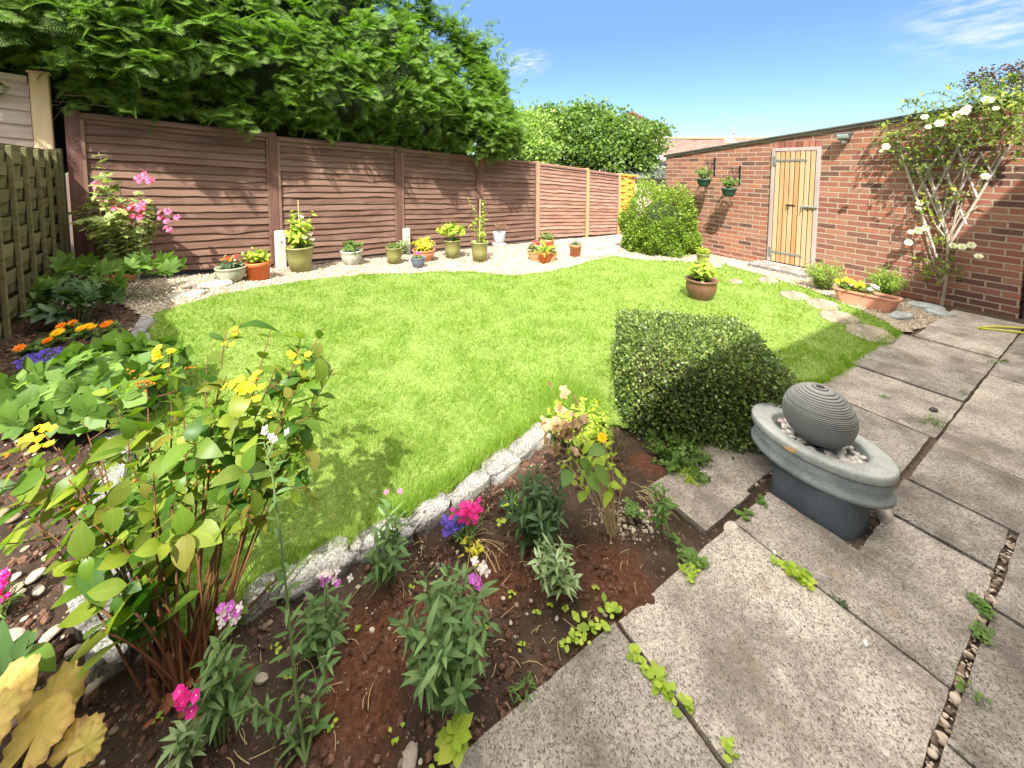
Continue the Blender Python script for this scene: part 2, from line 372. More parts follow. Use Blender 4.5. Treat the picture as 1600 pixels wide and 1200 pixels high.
def woodmat(name, cols, scale=(1.2, 30, 30), rough=.75, island=.6, bump=.35, spots=None):
    """grain runs along local x; cols dark->light"""
    b = MB(name); co = b.coord('Object', scale); gi = b.n('NewGeometry')
    ad = b.n('VectorMath'); ad.operation = 'ADD'; sc = b.n('VectorMath'); sc.operation = 'SCALE'; sc.inputs[0].default_value = (13, 7, 5)
    b.l(gi.outputs['Random Per Island'], sc.inputs['Scale']); b.l(co, ad.inputs[0]); b.l(sc.outputs[0], ad.inputs[1])
    nz = b.noise(ad.outputs[0], 1.0, 6, .6, .3); big = b.noise(b.coord('Object'), 1.7, 4, .6)
    f = b.math('ADD', b.math('MULTIPLY', nz, .75), b.math('MULTIPLY', b.math('ADD', b.math('MULTIPLY', gi.outputs['Random Per Island'], island), b.math('MULTIPLY', big, .6)), .35))
    n = len(cols); c = b.ramp(f, [(.25 + .5 * i / (n - 1), C(*k)) for i, k in enumerate(cols)])
    if spots: c = b.mix(b.ramp(b.noise(b.coord('Object'), 2.3, 5, .7), [(.52, C(0, 0, 0)), (.68, C(1, 1, 1))]), c, C(*spots))
    b.color(c); b.rough(rough, .2); b.bump(nz, bump, .004); return b.m

M = {}
def soil_mat():
    b = MB('soil'); co = b.coord('Object')
    c = b.ramp(b.noise(co, 5, 6, .65), [(.3, C(.042, .028, .020)), (.55, C(.085, .058, .042)), (.75, C(.145, .105, .075))])
    # dug-over peat: warmer red-brown compost spread in patches on the bed
    gp = b.n('NewGeometry'); peat = None
    for (px, py, r_) in ((590, 1010, .17), (560, 1110, .14), (960, 905, .15), (860, 880, .12), (780, 900, .12), (1010, 730, .09), (930, 1010, .05), (640, 960, .1)):
        q = G(px, py); d = b.n('VectorMath'); d.operation = 'DISTANCE'; d.inputs[1].default_value = (q.x, q.y, q.z); b.l(gp.outputs['Position'], d.inputs[0])
        mr = b.n('MapRange'); mr.inputs[1].default_value = r_ * 1.25; mr.inputs[2].default_value = r_ * .6; b.l(b.math('ADD', d.outputs['Value'], b.math('MULTIPLY', b.math('SUBTRACT', b.noise(co, 18, 3), .5), .16)), mr.inputs[0])
        peat = mr.outputs[0] if peat is None else b.math('MAXIMUM', peat, mr.outputs[0])
    c = b.mix(peat, c, b.ramp(b.noise(co, 70, 5, .7), [(.3, C(.065, .026, .015)), (.7, C(.20, .088, .050))]))
    sp = b.n('TexVoronoi'); sp.inputs['Scale'].default_value = 95; b.l(co, sp.inputs['Vector'])
    k = b.math('MULTIPLY', b.math('LESS_THAN', sp.outputs['Distance'], .28), b.math('GREATER_THAN', b.noise(co, 60, 2), .60))
    c = b.mix(b.math('MULTIPLY', k, .8), c, C(.42, .33, .23))
    b.color(c); b.rough(.95, .1); b.bump(b.math('ADD', b.noise(co, 45, 6, .75), b.math('MULTIPLY', b.noise(co, 160, 4, .7), .5)), 1.0, .016); return b.m
M['soil'] = soil_mat()
def gravel_mat():
    b = MB('gravel'); co = b.coord('Object'); v = b.n('TexVoronoi'); v.inputs['Scale'].default_value = 55; b.l(co, v.inputs['Vector'])
    sp = b.n('SeparateColor'); b.l(v.outputs['Color'], sp.inputs[0])
    c = b.ramp(sp.outputs[0], [(0, C(.30, .24, .17)), (.4, C(.48, .40, .29)), (.75, C(.62, .54, .42)), (1, C(.50, .44, .37))])
    dd = b.ramp(v.outputs['Distance'], [(.25, C(1, 1, 1)), (.75, C(.35, .3, .25))]); c = b.mix(1.0, c, dd, 'MULTIPLY')
    c = b.mix(b.ramp(b.noise(co, 2.0, 4, .6), [(.55, C(0, 0, 0)), (.8, C(.5, .5, .5))]), c, C(.22, .17, .12))
    b.color(c); b.rough(.9, .15); b.bump(b.math('MULTIPLY', v.outputs['Distance'], -1.0), 1.0, .012); return b.m
M['gravel'] = gravel_mat()
def stonemat(name, cols, scale=14, rough=.85, bump=.6, bs=50, spots=None, sp_thr=.6, island=False, sp_scale=9):
    b = MB(name); co = b.coord('Object'); f = b.noise(co, scale, 7, .68)
    if island:
        gi = b.n('NewGeometry'); f = b.math('ADD', b.math('MULTIPLY', f, .35), b.math('MULTIPLY', gi.outputs['Random Per Island'], .65))
    n = len(cols); lo, hi = (.1, .9) if island else (.32, .68)
    c = b.ramp(f, [(lo + (hi - lo) * i / (n - 1), C(*k)) for i, k in enumerate(cols)])
    if spots: c = b.mix(b.ramp(b.noise(co, sp_scale, 6, .7), [(sp_thr, C(0, 0, 0)), (sp_thr + .06, C(1, 1, 1))]), c, C(*spots))
    b.color(c); b.rough(rough, .2); b.bump(b.noise(co, bs, 6, .7), bump, .006); return b.m
M['pebble'] = stonemat('pebble', [(.06, .045, .035), (.14, .10, .07), (.24, .18, .13), (.36, .28, .20), (.50, .42, .33), (.17, .14, .12)], 6, .7, .2, island=True)
M['gravelstone'] = stonemat('gravel_stone', [(.34, .26, .18), (.50, .42, .31), (.60, .52, .40), (.68, .62, .52)], 6, .8, .2, island=True)
M['clod'] = stonemat('clod', [(.050, .026, .016), (.10, .052, .034), (.17, .092, .062)], 10, .95, .8, island=True)
M['flint'] = stonemat('flint', [(.20, .16, .12), (.34, .29, .23), (.46, .41, .34)], 12, .8, .5, 60)
def kerbmat():
    b = MB('kerb_stone'); co = b.coord('Object')
    c = b.ramp(b.noise(co, 9, 7, .7), [(.3, C(.15, .14, .13)), (.5, C(.31, .30, .28)), (.7, C(.46, .45, .43))])
    sp = b.ramp(b.noise(co, 130, 3, .6), [(.40, C(.25, .25, .25)), (.56, C(1, 1, 1))]); c = b.mix(.75, c, sp, 'MULTIPLY')
    c = b.mix(b.ramp(b.noise(co, 5, 5, .7), [(.56, C(0, 0, 0)), (.70, C(.75, .75, .75))]), c, C(.34, .25, .16))
    b.color(c); b.rough(.9, .15); b.bump(b.math('ADD', b.noise(co, 28, 7, .75), b.math('MULTIPLY', b.noise(co, 130, 3), .3)), .9, .014); return b.m
M['kerb'] = kerbmat()
def slabmat(name, base, scale=1.0):
    b = MB(name); co = b.coord('Object'); gi = b.n('NewGeometry')
    fine = b.noise(co, 210 * scale, 3, .8); vf = b.n('TexVoronoi'); vf.inputs['Scale'].default_value = 240 * scale; b.l(co, vf.inputs['Vector']); vs = b.n('SeparateColor'); b.l(vf.outputs['Color'], vs.inputs[0])
    fmix = b.math('ADD', b.math('MULTIPLY', fine, .6), b.math('MULTIPLY', vs.outputs[1], .4))
    c = b.ramp(fmix, [(.30, C(*(k * .22 for k in base))), (.39, C(*(k * .72 for k in base))), (.54, C(*base)), (.72, C(*(min(k * 1.35, .75) for k in base)))])
    # stretched pale lichen / worn aggregate
    v = b.n('TexVoronoi'); v.inputs['Scale'].default_value = 62; v.inputs['Randomness'].default_value = 1
    b.l(b.coord('Object', (.75, 1.5, 1), (0, 0, R(-28))), v.inputs['Vector'])
    ch = b.n('SeparateColor'); b.l(v.outputs['Color'], ch.inputs[0])
    st = b.math('MULTIPLY', b.math('LESS_THAN', v.outputs['Distance'], .42), b.math('GREATER_THAN', ch.outputs[0], .55))
    c = b.mix(b.math('MULTIPLY', st, .42), c, C(.64, .57, .49))
    big = b.noise(co, 3.2, 6, .68)
    c = b.mix(b.ramp(big, [(.36, C(.75, .75, .75)), (.60, C(0, 0, 0))]), c, C(.12, .10, .085))
    c = b.mix(b.ramp(b.noise(co, 11, 5, .7), [(.62, C(0, 0, 0)), (.72, C(.7, .7, .7))]), c, C(.58, .55, .50))
    c = b.mix(b.ramp(b.noise(co, 4.1, 5, .75), [(.60, C(0, 0, 0)), (.72, C(.55, .55, .55))]), c, C(.36, .25, .12))
    c = b.mix(1.0, c, b.ramp(gi.outputs['Random Per Island'], [(0, C(.74, .73, .72)), (.5, C(.95, .93, .90)), (1, C(1.12, 1.10, 1.06))]), 'MULTIPLY')
    b.color(c); b.rough(.92, .15); b.bump(b.math('ADD', fine, b.math('MULTIPLY', b.noise(co, 16, 6, .7), 1.2)), .75, .007); return b.m
M['slab'] = slabmat('concrete_slab', (.43, .39, .34))
M['step'] = slabmat('stepping_stone', (.34, .30, .22))
def brickmat(name, tint=1.0, scale=1.0):
    b = MB(name); c0 = b.n('TexCoord'); sx = b.n('SeparateXYZ'); b.l(c0.outputs['Object'], sx.inputs[0]); cb = b.n('CombineXYZ'); b.l(b.math('ADD', sx.outputs[0], b.math('MULTIPLY', sx.outputs[1], 1.0)), cb.inputs[0]); b.l(sx.outputs[2], cb.inputs[1])
    wob = b.n('VectorMath'); wob.operation = 'ADD'; sc = b.n('VectorMath'); sc.operation = 'SCALE'; sc.inputs['Scale'].default_value = .012
    nn = b.n('TexNoise'); nn.inputs['Scale'].default_value = 9; b.l(c0.outputs['Object'], nn.inputs['Vector']); b.l(nn.outputs['Color'], sc.inputs[0]); b.l(cb.outputs[0], wob.inputs[0]); b.l(sc.outputs[0], wob.inputs[1])
    br = b.n('TexBrick'); br.offset = .5; br.inputs['Scale'].default_value = 1; br.inputs['Brick Width'].default_value = .232 * scale; br.inputs['Row Height'].default_value = .077 * scale
    br.inputs['Mortar Size'].default_value = .0095; br.inputs['Mortar Smooth'].default_value = .25; br.inputs['Color1'].default_value = (0, 0, 0, 1); br.inputs['Color2'].default_value = (1, 1, 1, 1); br.inputs['Bias'].default_value = 0
    b.l(wob.outputs[0], br.inputs['Vector'])
    f = b.math('ADD', br.outputs['Color'], b.math('MULTIPLY', b.math('SUBTRACT', b.noise(c0.outputs['Object'], 26, 6, .7), .5), .55))
    c = b.ramp(f, [(.0, C(.10 * tint, .055, .046)), (.2, C(.17 * tint, .075, .058)), (.42, C(.29 * tint, .105, .068)), (.6, C(.22 * tint, .105, .080)), (.8, C(.34 * tint, .140, .082)), (1, C(.27 * tint, .15, .110))])
    c = b.mix(b.ramp(b.noise(c0.outputs['Object'], 1.3, 5, .6), [(.45, C(0, 0, 0)), (.75, C(.5, .5, .5))]), c, C(.24, .14, .09))
    mo = b.ramp(b.noise(c0.outputs['Object'], 30, 5, .7), [(.3, C(.27, .20, .14)), (.7, C(.45, .355, .26))])
    c = b.mix(br.outputs['Fac'], c, mo)
    b.color(c); b.rough(.9, .15)
    b.bump(b.math('ADD', b.math('MULTIPLY', br.outputs['Fac'], -1.0), b.math('MULTIPLY', b.noise(c0.outputs['Object'], 60, 5, .7), .35)), .85, .011); return b.m
M['brick'] = brickmat('brick', 1.0)
M['brick_end'] = plain('brick_end', (.16, .11, .06), .9, .1, (.34, .25, .14), 20, .5, 60)
M['fence_brown'] = woodmat('fence_brown', [(.050, .027, .020), (.125, .068, .050), (.21, .125, .092)], (2, 26, 26), .8, .7, .5, spots=(.20, .12, .095))
M['fence_faded'] = woodmat('fence_faded', [(.13, .065, .045), (.27, .145, .10), (.38, .23, .17)], (2, 26, 26), .8, .7, .5)
M['post_brown'] = woodmat('post_brown', [(.06, .030, .024), (.12, .058, .046), (.17, .092, .072)], (18, 18, 1.5), .8, .4, .4)
M['post_faded'] = woodmat('post_faded', [(.22, .13, .085), (.36, .22, .15), (.44, .30, .2)], (18, 18, 1.5), .8, .4, .4)
M['post_orange'] = woodmat('post_orange', [(.42, .20, .08), (.60, .32, .14), (.7, .42, .2)], (18, 18, 1.5), .7, .4, .4)
M['panel_orange'] = woodmat('panel_orange', [(.55, .22, .03), (.78, .36, .05), (.85, .44, .08)], (2, 22, 22), .7, .7, .3)
M['woven_green'] = woodmat('woven_green', [(.045, .042, .018), (.095, .088, .038), (.165, .15, .07)], (2, 24, 24), .85, .7, .5, spots=(.12, .13, .05))
M['pale_board'] = woodmat('pale_board', [(.34, .25, .18), (.52, .42, .33), (.62, .53, .44)], (2, 24, 24), .8, .6, .4)
M['pine_post'] = woodmat('pine_post', [(.44, .29, .14), (.66, .48, .27), (.76, .60, .38)], (12, 12, 1.2), .7, .3, .4)
M['door_wood'] = woodmat('door_wood', [(.17, .080, .032), (.31, .165, .070), (.42, .25, .12), (.48, .33, .19)], (22, 22, 1.3), .65, 1.1, .35)
M['door_frame'] = woodmat('door_frame', [(.22, .17, .16), (.33, .27, .25), (.42, .36, .33)], (16, 16, 1.5), .8, .3, .4)
M['trellis'] = woodmat('trellis_wood', [(.30, .25, .20), (.46, .40, .34), (.58, .52, .45)], (6, 6, 6), .8, .5, .4)
M['concrete'] = stonemat('concrete', [(.40, .36, .30), (.58, .53, .45), (.68, .63, .55)], 10, .9, .4, 60)
M['step_con'] = stonemat('step_concrete', [(.10, .085, .075), (.20, .175, .16), (.34, .31, .29)], 12, .9, .6, 40, spots=(.55, .5, .44), sp_thr=.64)
M['grey_rock'] = stonemat('grey_rock', [(.18, .20, .19), (.32, .34, .32), (.46, .48, .45)], 10, .8, .6, 40)
M['white_rock'] = stonemat('white_rock', [(.30, .25, .20), (.48, .42, .34), (.60, .54, .46)], 12, .8, .5, 60)
M['galv'] = plain('galvanised', (.42, .42, .40), .45, .5, (.26, .26, .25), 40, .2, 80, .7)
M['iron'] = plain('black_iron', (.012, .012, .014), .5, .4)
M['felt'] = plain('roof_felt', (.07, .075, .07), .9, .1, (.16, .17, .15), 6, .5, 80)
M['fascia'] = plain('fascia', (.16, .13, .11), .8, .1, (.30, .25, .2), 5, .3, 60, stretch=(1, 8, 8))
M['stem'] = plain('stem', (.10, .16, .045), .6, .3, (.16, .20, .07), 8)
M['redstem'] = plain('red_stem', (.085, .030, .016), .55, .3, (.19, .085, .035), 9, .3, 50)
M['bark'] = plain('bark', (.10, .070, .050), .9, .1, (.22, .16, .12), 12, .8, 40, stretch=(4, 4, 1))
M['palebark'] = plain('pale_bark', (.26, .21, .15), .9, .1, (.42, .36, .28), 14, .7, 50, stretch=(4, 4, 1))
M['cane'] = plain('cane', (.62, .52, .34), .6, .3, (.5, .42, .26), 10)
M['potsoil'] = plain('pot_soil', (.045, .030, .020), .95, .1, (.11, .075, .05), 40, 1, 60, bd=.01)
M['straw'] = plain('straw', (.52, .40, .20), .7, .2, (.36, .26, .13), 20)
def grassmat():
    m = leafmat('grass_blades', [(.095, .190, .024), (.160, .275, .036), (.225, .350, .052), (.285, .360, .080)], .45, .6, 0, .2); t = m.node_tree; p = t.nodes['Principled BSDF']; b = MB.__new__(MB); b.m, b.t, b.p = m, t, p
    src = p.inputs['Base Color'].links[0].from_socket; gp_ = b.n('NewGeometry').outputs['Position']
    dry = b.math('MULTIPLY', b.ramp(b.noise(gp_, 1.6, 5, .65), [(.50, C(0, 0, 0)), (.74, C(1, 1, 1))]), .55); c = b.mix(dry, src, C(.38, .39, .16))
    dk = b.math('MULTIPLY', b.ramp(b.noise(gp_, 3.4, 4, .6), [(.30, C(1, 1, 1)), (.46, C(0, 0, 0))]), .6); c = b.mix(dk, c, C(.11, .23, .03))
    for l in list(t.links):
        if l.from_socket == src and l.to_node.type in ('BSDF_PRINCIPLED',): t.links.remove(l)
    t.links.new(c, p.inputs['Base Color']); return m
M['grass'] = grassmat() if True else leafmat('grass_blades_old', [(.17, .27, .025), (.26, .38, .040), (.34, .46, .055), (.42, .45, .10)], .45, .6, 0, .2)
M['conifer'] = leafmat('conifer_spray', [(.030, .085, .016), (.060, .150, .024), (.12, .24, .035), (.21, .33, .055)], .38, .55, 0, .3, tip=(.17, .27, .05))
def terr(name, a, b2): return plain(name, a, .75, .25, b2, 9, .15, 70)
M['p_olive'] = plain('glazed_olive', (.20, .20, .062), .35, .5, (.26, .26, .09), 5, .05, 40)
M['p_terra'] = terr('terracotta', (.46, .17, .075), (.58, .26, .13))
M['p_orange'] = plain('orange_plastic', (.56, .13, .035), .45, .4, (.62, .17, .05), 5)
M['p_greygreen'] = plain('grey_green_glaze', (.22, .25, .17), .4, .5, (.34, .36, .27), 8, .1, 40)
M['p_stone'] = stonemat('stone_pot', [(.22, .23, .18), (.38, .38, .31), (.52, .51, .43)], 12, .85, .5, 60)
M['p_blue'] = plain('dark_blue_plastic', (.085, .11, .145), .5, .4, (.13, .16, .2), 6)
M['p_palegrey'] = plain('pale_blue_grey_glaze', (.34, .38, .42), .4, .5, (.46, .5, .53), 10, .1, 50)
M['p_brown'] = plain('brown_glaze', (.105, .047, .030), .32, .6, (.19, .092, .060), 7, .12, 30)
M['p_green'] = plain('dark_green_plastic', (.012, .075, .060), .45, .5)
M['p_pink'] = terr('pink_terracotta', (.56, .235, .150), (.62, .30, .20))
def fountmat(name, lo, hi, rings=False, bump=.4, bs=60, ms=6):
    b = MB(name); co = b.coord('Object'); c = b.ramp(b.noise(co, ms, 7, .68), [(.32, C(*lo)), (.68, C(*hi))])
    c = b.mix(b.math('MULTIPLY', b.ramp(b.noise(co, 120, 3), [(.5, C(0, 0, 0)), (.62, C(1, 1, 1))]), .25), c, C(.06, .07, .08))
    b.color(c); b.rough(.7, .35); b.bump(b.noise(co, bs, 6, .7), bump, .004); return b.m
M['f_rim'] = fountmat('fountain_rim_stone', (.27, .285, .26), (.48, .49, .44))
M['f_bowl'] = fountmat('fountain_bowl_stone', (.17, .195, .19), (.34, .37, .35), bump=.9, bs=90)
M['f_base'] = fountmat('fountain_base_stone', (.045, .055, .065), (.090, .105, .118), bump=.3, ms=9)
M['f_ball'] = fountmat('fountain_ball_stone', (.17, .18, .165), (.27, .275, .245), bump=.25, ms=8)
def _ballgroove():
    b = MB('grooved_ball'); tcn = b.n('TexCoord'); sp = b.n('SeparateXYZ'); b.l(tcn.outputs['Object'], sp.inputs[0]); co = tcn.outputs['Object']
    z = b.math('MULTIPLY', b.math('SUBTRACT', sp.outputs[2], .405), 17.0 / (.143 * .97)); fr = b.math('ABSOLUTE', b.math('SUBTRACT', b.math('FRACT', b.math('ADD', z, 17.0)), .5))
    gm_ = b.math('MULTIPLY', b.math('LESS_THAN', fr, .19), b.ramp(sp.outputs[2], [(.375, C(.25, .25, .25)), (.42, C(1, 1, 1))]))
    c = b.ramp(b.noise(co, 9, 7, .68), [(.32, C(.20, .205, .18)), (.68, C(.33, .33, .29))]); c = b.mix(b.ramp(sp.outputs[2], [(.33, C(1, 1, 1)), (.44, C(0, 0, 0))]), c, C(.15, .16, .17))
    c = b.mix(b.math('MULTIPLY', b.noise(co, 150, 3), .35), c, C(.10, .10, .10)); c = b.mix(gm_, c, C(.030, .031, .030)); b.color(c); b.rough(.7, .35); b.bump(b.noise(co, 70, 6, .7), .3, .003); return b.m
M['f_groove'] = plain('groove', (.055, .058, .058), .8, .2)
M['rust'] = plain('rust_leaf', (.36, .19, .05), .7, .2, (.22, .12, .05), 30)
def flowermat(name, a, b2, trans=.35): return leafmat(name, [a, b2], trans, .6, 0, .2)
M['fl_pink'] = flowermat('pink_petal', (.72, .10, .36), (.82, .26, .52))
M['fl_white'] = flowermat('white_petal', (.86, .85, .80), (.88, .88, .85), .2)
M['fl_yellow'] = flowermat('yellow_petal', (.86, .52, .015), (.88, .66, .04))
M['fl_orange'] = flowermat('orange_petal', (.86, .24, .015), (.88, .40, .03))
M['fl_red'] = flowermat('red_petal', (.70, .035, .03), (.80, .09, .06))
M['fl_magenta'] = flowermat('magenta_petal', (.62, .02, .30), (.80, .05, .42))
M['fl_purple'] = flowermat('purple_petal', (.30, .05, .42), (.52, .14, .58))
M['fl_blue'] = flowermat('blue_petal', (.085, .05, .55), (.17, .12, .70))
M['fl_lilac'] = flowermat('lilac_petal', (.60, .46, .72), (.80, .74, .84))
M['fl_paleblue'] = flowermat('pale_blue_petal', (.55, .62, .78), (.74, .78, .84))
M['fl_bud'] = flowermat('russet_bud', (.42, .11, .02), (.60, .24, .04), .1)
M['lf_mid'] = leafmat('leaf_mid_green', [(.060, .125, .025), (.095, .180, .035), (.135, .235, .050)], .32)
M['lf_dark'] = leafmat('leaf_dark_green', [(.022, .055, .022), (.038, .085, .030), (.060, .120, .042)], .22, .45)
M['lf_lime'] = leafmat('leaf_lime', [(.20, .30, .035), (.30, .42, .05), (.42, .50, .075)], .38)
M['lf_yellow'] = leafmat('leaf_yellow', [(.46, .46, .04), (.62, .58, .06), (.70, .62, .10)], .35)
M['lf_grey'] = leafmat('leaf_grey_green', [(.065, .135, .045), (.105, .185, .065), (.16, .25, .10)], .25, .6)
M['lf_silver'] = leafmat('leaf_silver_green', [(.16, .25, .12), (.24, .33, .17), (.32, .41, .24)], .22, .65)
M['lf_hyp'] = leafmat('hypericum_leaf', [(.030, .090, .014), (.065, .145, .020), (.13, .22, .028), (.24, .30, .038), (.085, .165, .025), (.19, .18, .035)], .46, .42, .35)
M['lf_box'] = leafmat('box_leaf', [(.045, .085, .028), (.080, .140, .038), (.15, .21, .055), (.22, .27, .08)], .22, .42, 0, .4)
M['lf_bush'] = leafmat('bush_leaf', [(.09, .17, .03), (.18, .28, .045), (.30, .40, .07)], .35, .5, 0)
M['lf_tree'] = leafmat('tree_leaf', [(.055, .115, .03), (.115, .20, .05), (.21, .30, .08)], .35, .55, 0)
M['lf_tree2'] = leafmat('pale_tree_leaf', [(.13, .22, .06), (.22, .34, .09), (.33, .44, .15)], .35, .55, 0)
M['lf_plum'] = leafmat('plum_leaf', [(.045, .030, .032), (.085, .050, .050), (.11, .085, .05)], .25, .55, 0)
M['lf_rose'] = leafmat('rose_leaf', [(.070, .125, .025), (.15, .21, .035), (.28, .32, .045)], .35, .5, .1)
M['lf_brown'] = leafmat('dead_leaf', [(.34, .20, .12), (.46, .32, .22)], .25, .7, 0)
M['lf_amber'] = leafmat('amber_leaf', [(.50, .30, .09), (.62, .42, .16)], .25, .6, .3)
def ambermat():
    m = leafmat('amber_leaf', [(.38, .26, .07), (.60, .42, .15)], .25, .55, 0, .3); t = m.node_tree; p = t.nodes['Principled BSDF']; b = MB.__new__(MB); b.m, b.t, b.p = m, t, p
    co = b.coord('Object'); uv = b.n('UVMap'); sp = b.n('SeparateXYZ'); b.l(uv.outputs[0], sp.inputs[0]); src = p.inputs['Base Color'].links[0].from_socket
    c = b.mix(b.ramp(b.noise(co, 14, 6, .7), [(.40, C(0, 0, 0)), (.62, C(1, 1, 1))]), src, C(.30, .27, .05)); c = b.mix(b.ramp(b.noise(co, 30, 5, .7), [(.56, C(0, 0, 0)), (.66, C(.8, .8, .8))]), c, C(.26, .11, .045))
    v = b.n('MapRange'); v.inputs[1].default_value = .06; v.inputs[2].default_value = 0; b.l(sp.outputs[0], v.inputs[0]); c = b.mix(b.math('MULTIPLY', v.outputs[0], .6), c, C(.26, .14, .05)); e = b.n('MapRange'); e.inputs[1].default_value = .42; e.inputs[2].default_value = .52; b.l(sp.outputs[1], e.inputs[0]); c = b.mix(b.math('MULTIPLY', e.outputs[0], .6), c, C(.22, .10, .04))
    t.links.new(c, p.inputs['Base Color']); b.bump(b.noise(co, 60, 5, .7), .6, .004); return m
M['lf_amber'] = ambermat()
M['lf_mallow'] = leafmat('mallow_leaf', [(.13, .20, .07), (.30, .38, .12), (.48, .54, .24)], .35, .6, .1)

# ================================================================ THE SETTING
def gp(pts): return [tuple(G(*p)[:2]) for p in pts]
LAWN_PX = [(340, 985), (400, 925), (450, 898), (500, 872), (560, 838), (640, 800), (700, 762), (760, 718), (800, 690), (850, 662), (905, 655)]
RIGHT_PX = [(1240, 600), (1287, 597), (1345, 560), (1404, 519), (1385, 505), (1350, 490), (1318, 478), (1285, 462), (1245, 448), (1190, 432), (1130, 415), (1060, 410), (1000, 408), (960, 402),
            (930, 408), (890, 420), (850, 428), (800, 433), (740, 427), (690, 426), (640, 430), (560, 431), (500, 437), (450, 444), (400, 452), (340, 463), (285, 478), (245, 490), (232, 505), (228, 530), (215, 580), (203, 640), (192, 700), (183, 770), (180, 850), (182, 930), (215, 1000), (280, 1010)]
ga = lambda a, b: (a * .859 + b * .511, a * .511 - b * .859)      # patio grid coordinates to ground
AX = np.array([.859, .511, 0]); BX = np.array([.511, -.859, 0])
LAWN = gp(LAWN_PX) + [(1.0, 2.15), ga(2.0, -1.22), ga(3.2, -1.14)] + gp(RIGHT_PX)
GRAVEL = gp([(150, 447), (232, 437), (330, 428), (427, 420), (629, 400), (755, 387), (853, 377), (927, 371), (1005, 362), (1060, 372), (1100, 396), (1192, 411), (1290, 432), (1412, 466), (1480, 486), (1465, 510), (1404, 521)]) + gp(RIGHT_PX[4:29]) + gp([(228, 502), (205, 485), (180, 470)])
def sheet(name, cell, poly, height, mat, jitter=0.0, bounds=None):
    P = np.array(poly); x0, y0 = P.min(0); x1, y1 = P.max(0)
    if bounds: x0, x1, y0, y1 = bounds
    xs = np.arange(x0, x1 + cell, cell); ys = np.arange(y0, y1 + cell, cell); X, Y = np.meshgrid(xs, ys, indexing='ij')
    cx = X[:-1, :-1] + cell / 2; cy = Y[:-1, :-1] + cell / 2
    dj = (fbm(cx * 9, cy * 9, 3) - .5) * jitter; msk = inpoly(cx + dj, cy - dj, poly)
    i, j = np.nonzero(msk); n = len(ys); Fq = np.stack([i * n + j, (i + 1) * n + j, (i + 1) * n + j + 1, i * n + j + 1], -1)
    used, inv = np.unique(Fq, return_inverse=True); Xf = X.ravel()[used]; Yf = Y.ravel()[used]
    a = Acc(); a.add(np.c_[Xf, Yf, height(Xf, Yf)], inv.reshape(-1, 4)); o = a.obj(name, mat); return o
# the ground: one sheet, fine near the flower bed, coarse beyond, reaching the horizon
def soil_h(x, y):
    n = fbm(x * 7, y * 7, 11, 5) - .45; m = fbm(x * 30, y * 30, 5, 3) - .45
    return g(x, y) - .012 + n * .040 + m * .030
def mound(x, y):
    z = soil_h(x, y)
    for (px, py, r, h) in ((600, 1010, .16, .035), (960, 905, .13, .05), (570, 1120, .13, .03), (860, 880, .1, .03), (1010, 730, .09, .05), (760, 890, .1, .025)):
        q = G(px, py); d = np.hypot(x - q.x, y - q.y) / r; z = z + h * np.exp(-d * d) * (.6 + .8 * fbm(x * 40, y * 40, 2, 3))
    return z
a = Acc()
def gridpart(xs, ys, h, hole=None):
    X, Y = np.meshgrid(xs, ys, indexing='ij'); n = len(ys); i, j = np.meshgrid(np.arange(len(xs) - 1), np.arange(n - 1), indexing='ij')
    if hole: 
        cx = (X[:-1, :-1] + X[1:, 1:]) / 2; cy = (Y[:-1, :-1] + Y[1:, 1:]) / 2; k = ~((cx > hole[0]) & (cx < hole[1]) & (cy > hole[2]) & (cy < hole[3])); i = i[k]; j = j[k]
    Fq = np.stack([i * n + j, (i + 1) * n + j, (i + 1) * n + j + 1, i * n + j + 1], -1).reshape(-1, 4)
    a.add(np.c_[X.ravel(), Y.ravel(), h(X.ravel(), Y.ravel())], Fq)
_nx = np.arange(-3.6, 1.8001, .0125); _ny = np.arange(.2, 3.6001, .0125)
gridpart(_nx, _ny, mound)
_mx = np.arange(-8, 10.01, .1); _my = np.arange(-3, 16.01, .1)
gridpart(_mx, _my, lambda x, y: g(x, y) - .015, hole=(-3.6, 1.8, .2, 3.6))
_fx = np.r_[np.linspace(-160, -8, 20), np.linspace(-6, 10, 9), np.linspace(14, 160, 20)]; _fy = np.r_[np.linspace(-60, -3, 8), np.linspace(-1, 16, 8), np.linspace(20, 300, 24)]
gridpart(_fx, _fy, lambda x, y: np.clip(g(x, y), -.75, .6) - .3 - .02 * np.clip(y - 16, 0, 30))
tag(a.obj('ground', M['soil']), kind='structure')
tag(sheet('lawn', .03, LAWN, lambda x, y: g(x, y) + .014 + (fbm(x * 5, y * 5, 7) - .5) * .02, M['lawn'] if 'lawn' in M else plain('lawn_turf', (.13, .22, .04), .95, .1, (.24, .30, .08), 25, .9, 120, bd=.02), .02), kind='structure')
tag(sheet('gravel_border', .04, GRAVEL, lambda x, y: g(x, y) + .008 + (fbm(x * 8, y * 8, 9) - .5) * .015, M['gravel'], .06), kind='structure')
PATH = gp([(905, 374), (985, 364), (1000, 372), (985, 385), (955, 400), (918, 404), (880, 398)])
tag(sheet('garden_path', .05, PATH, lambda x, y: g(x, y) + .02, slabmat('path_concrete', (.50, .45, .38), .7), .02), kind='structure')

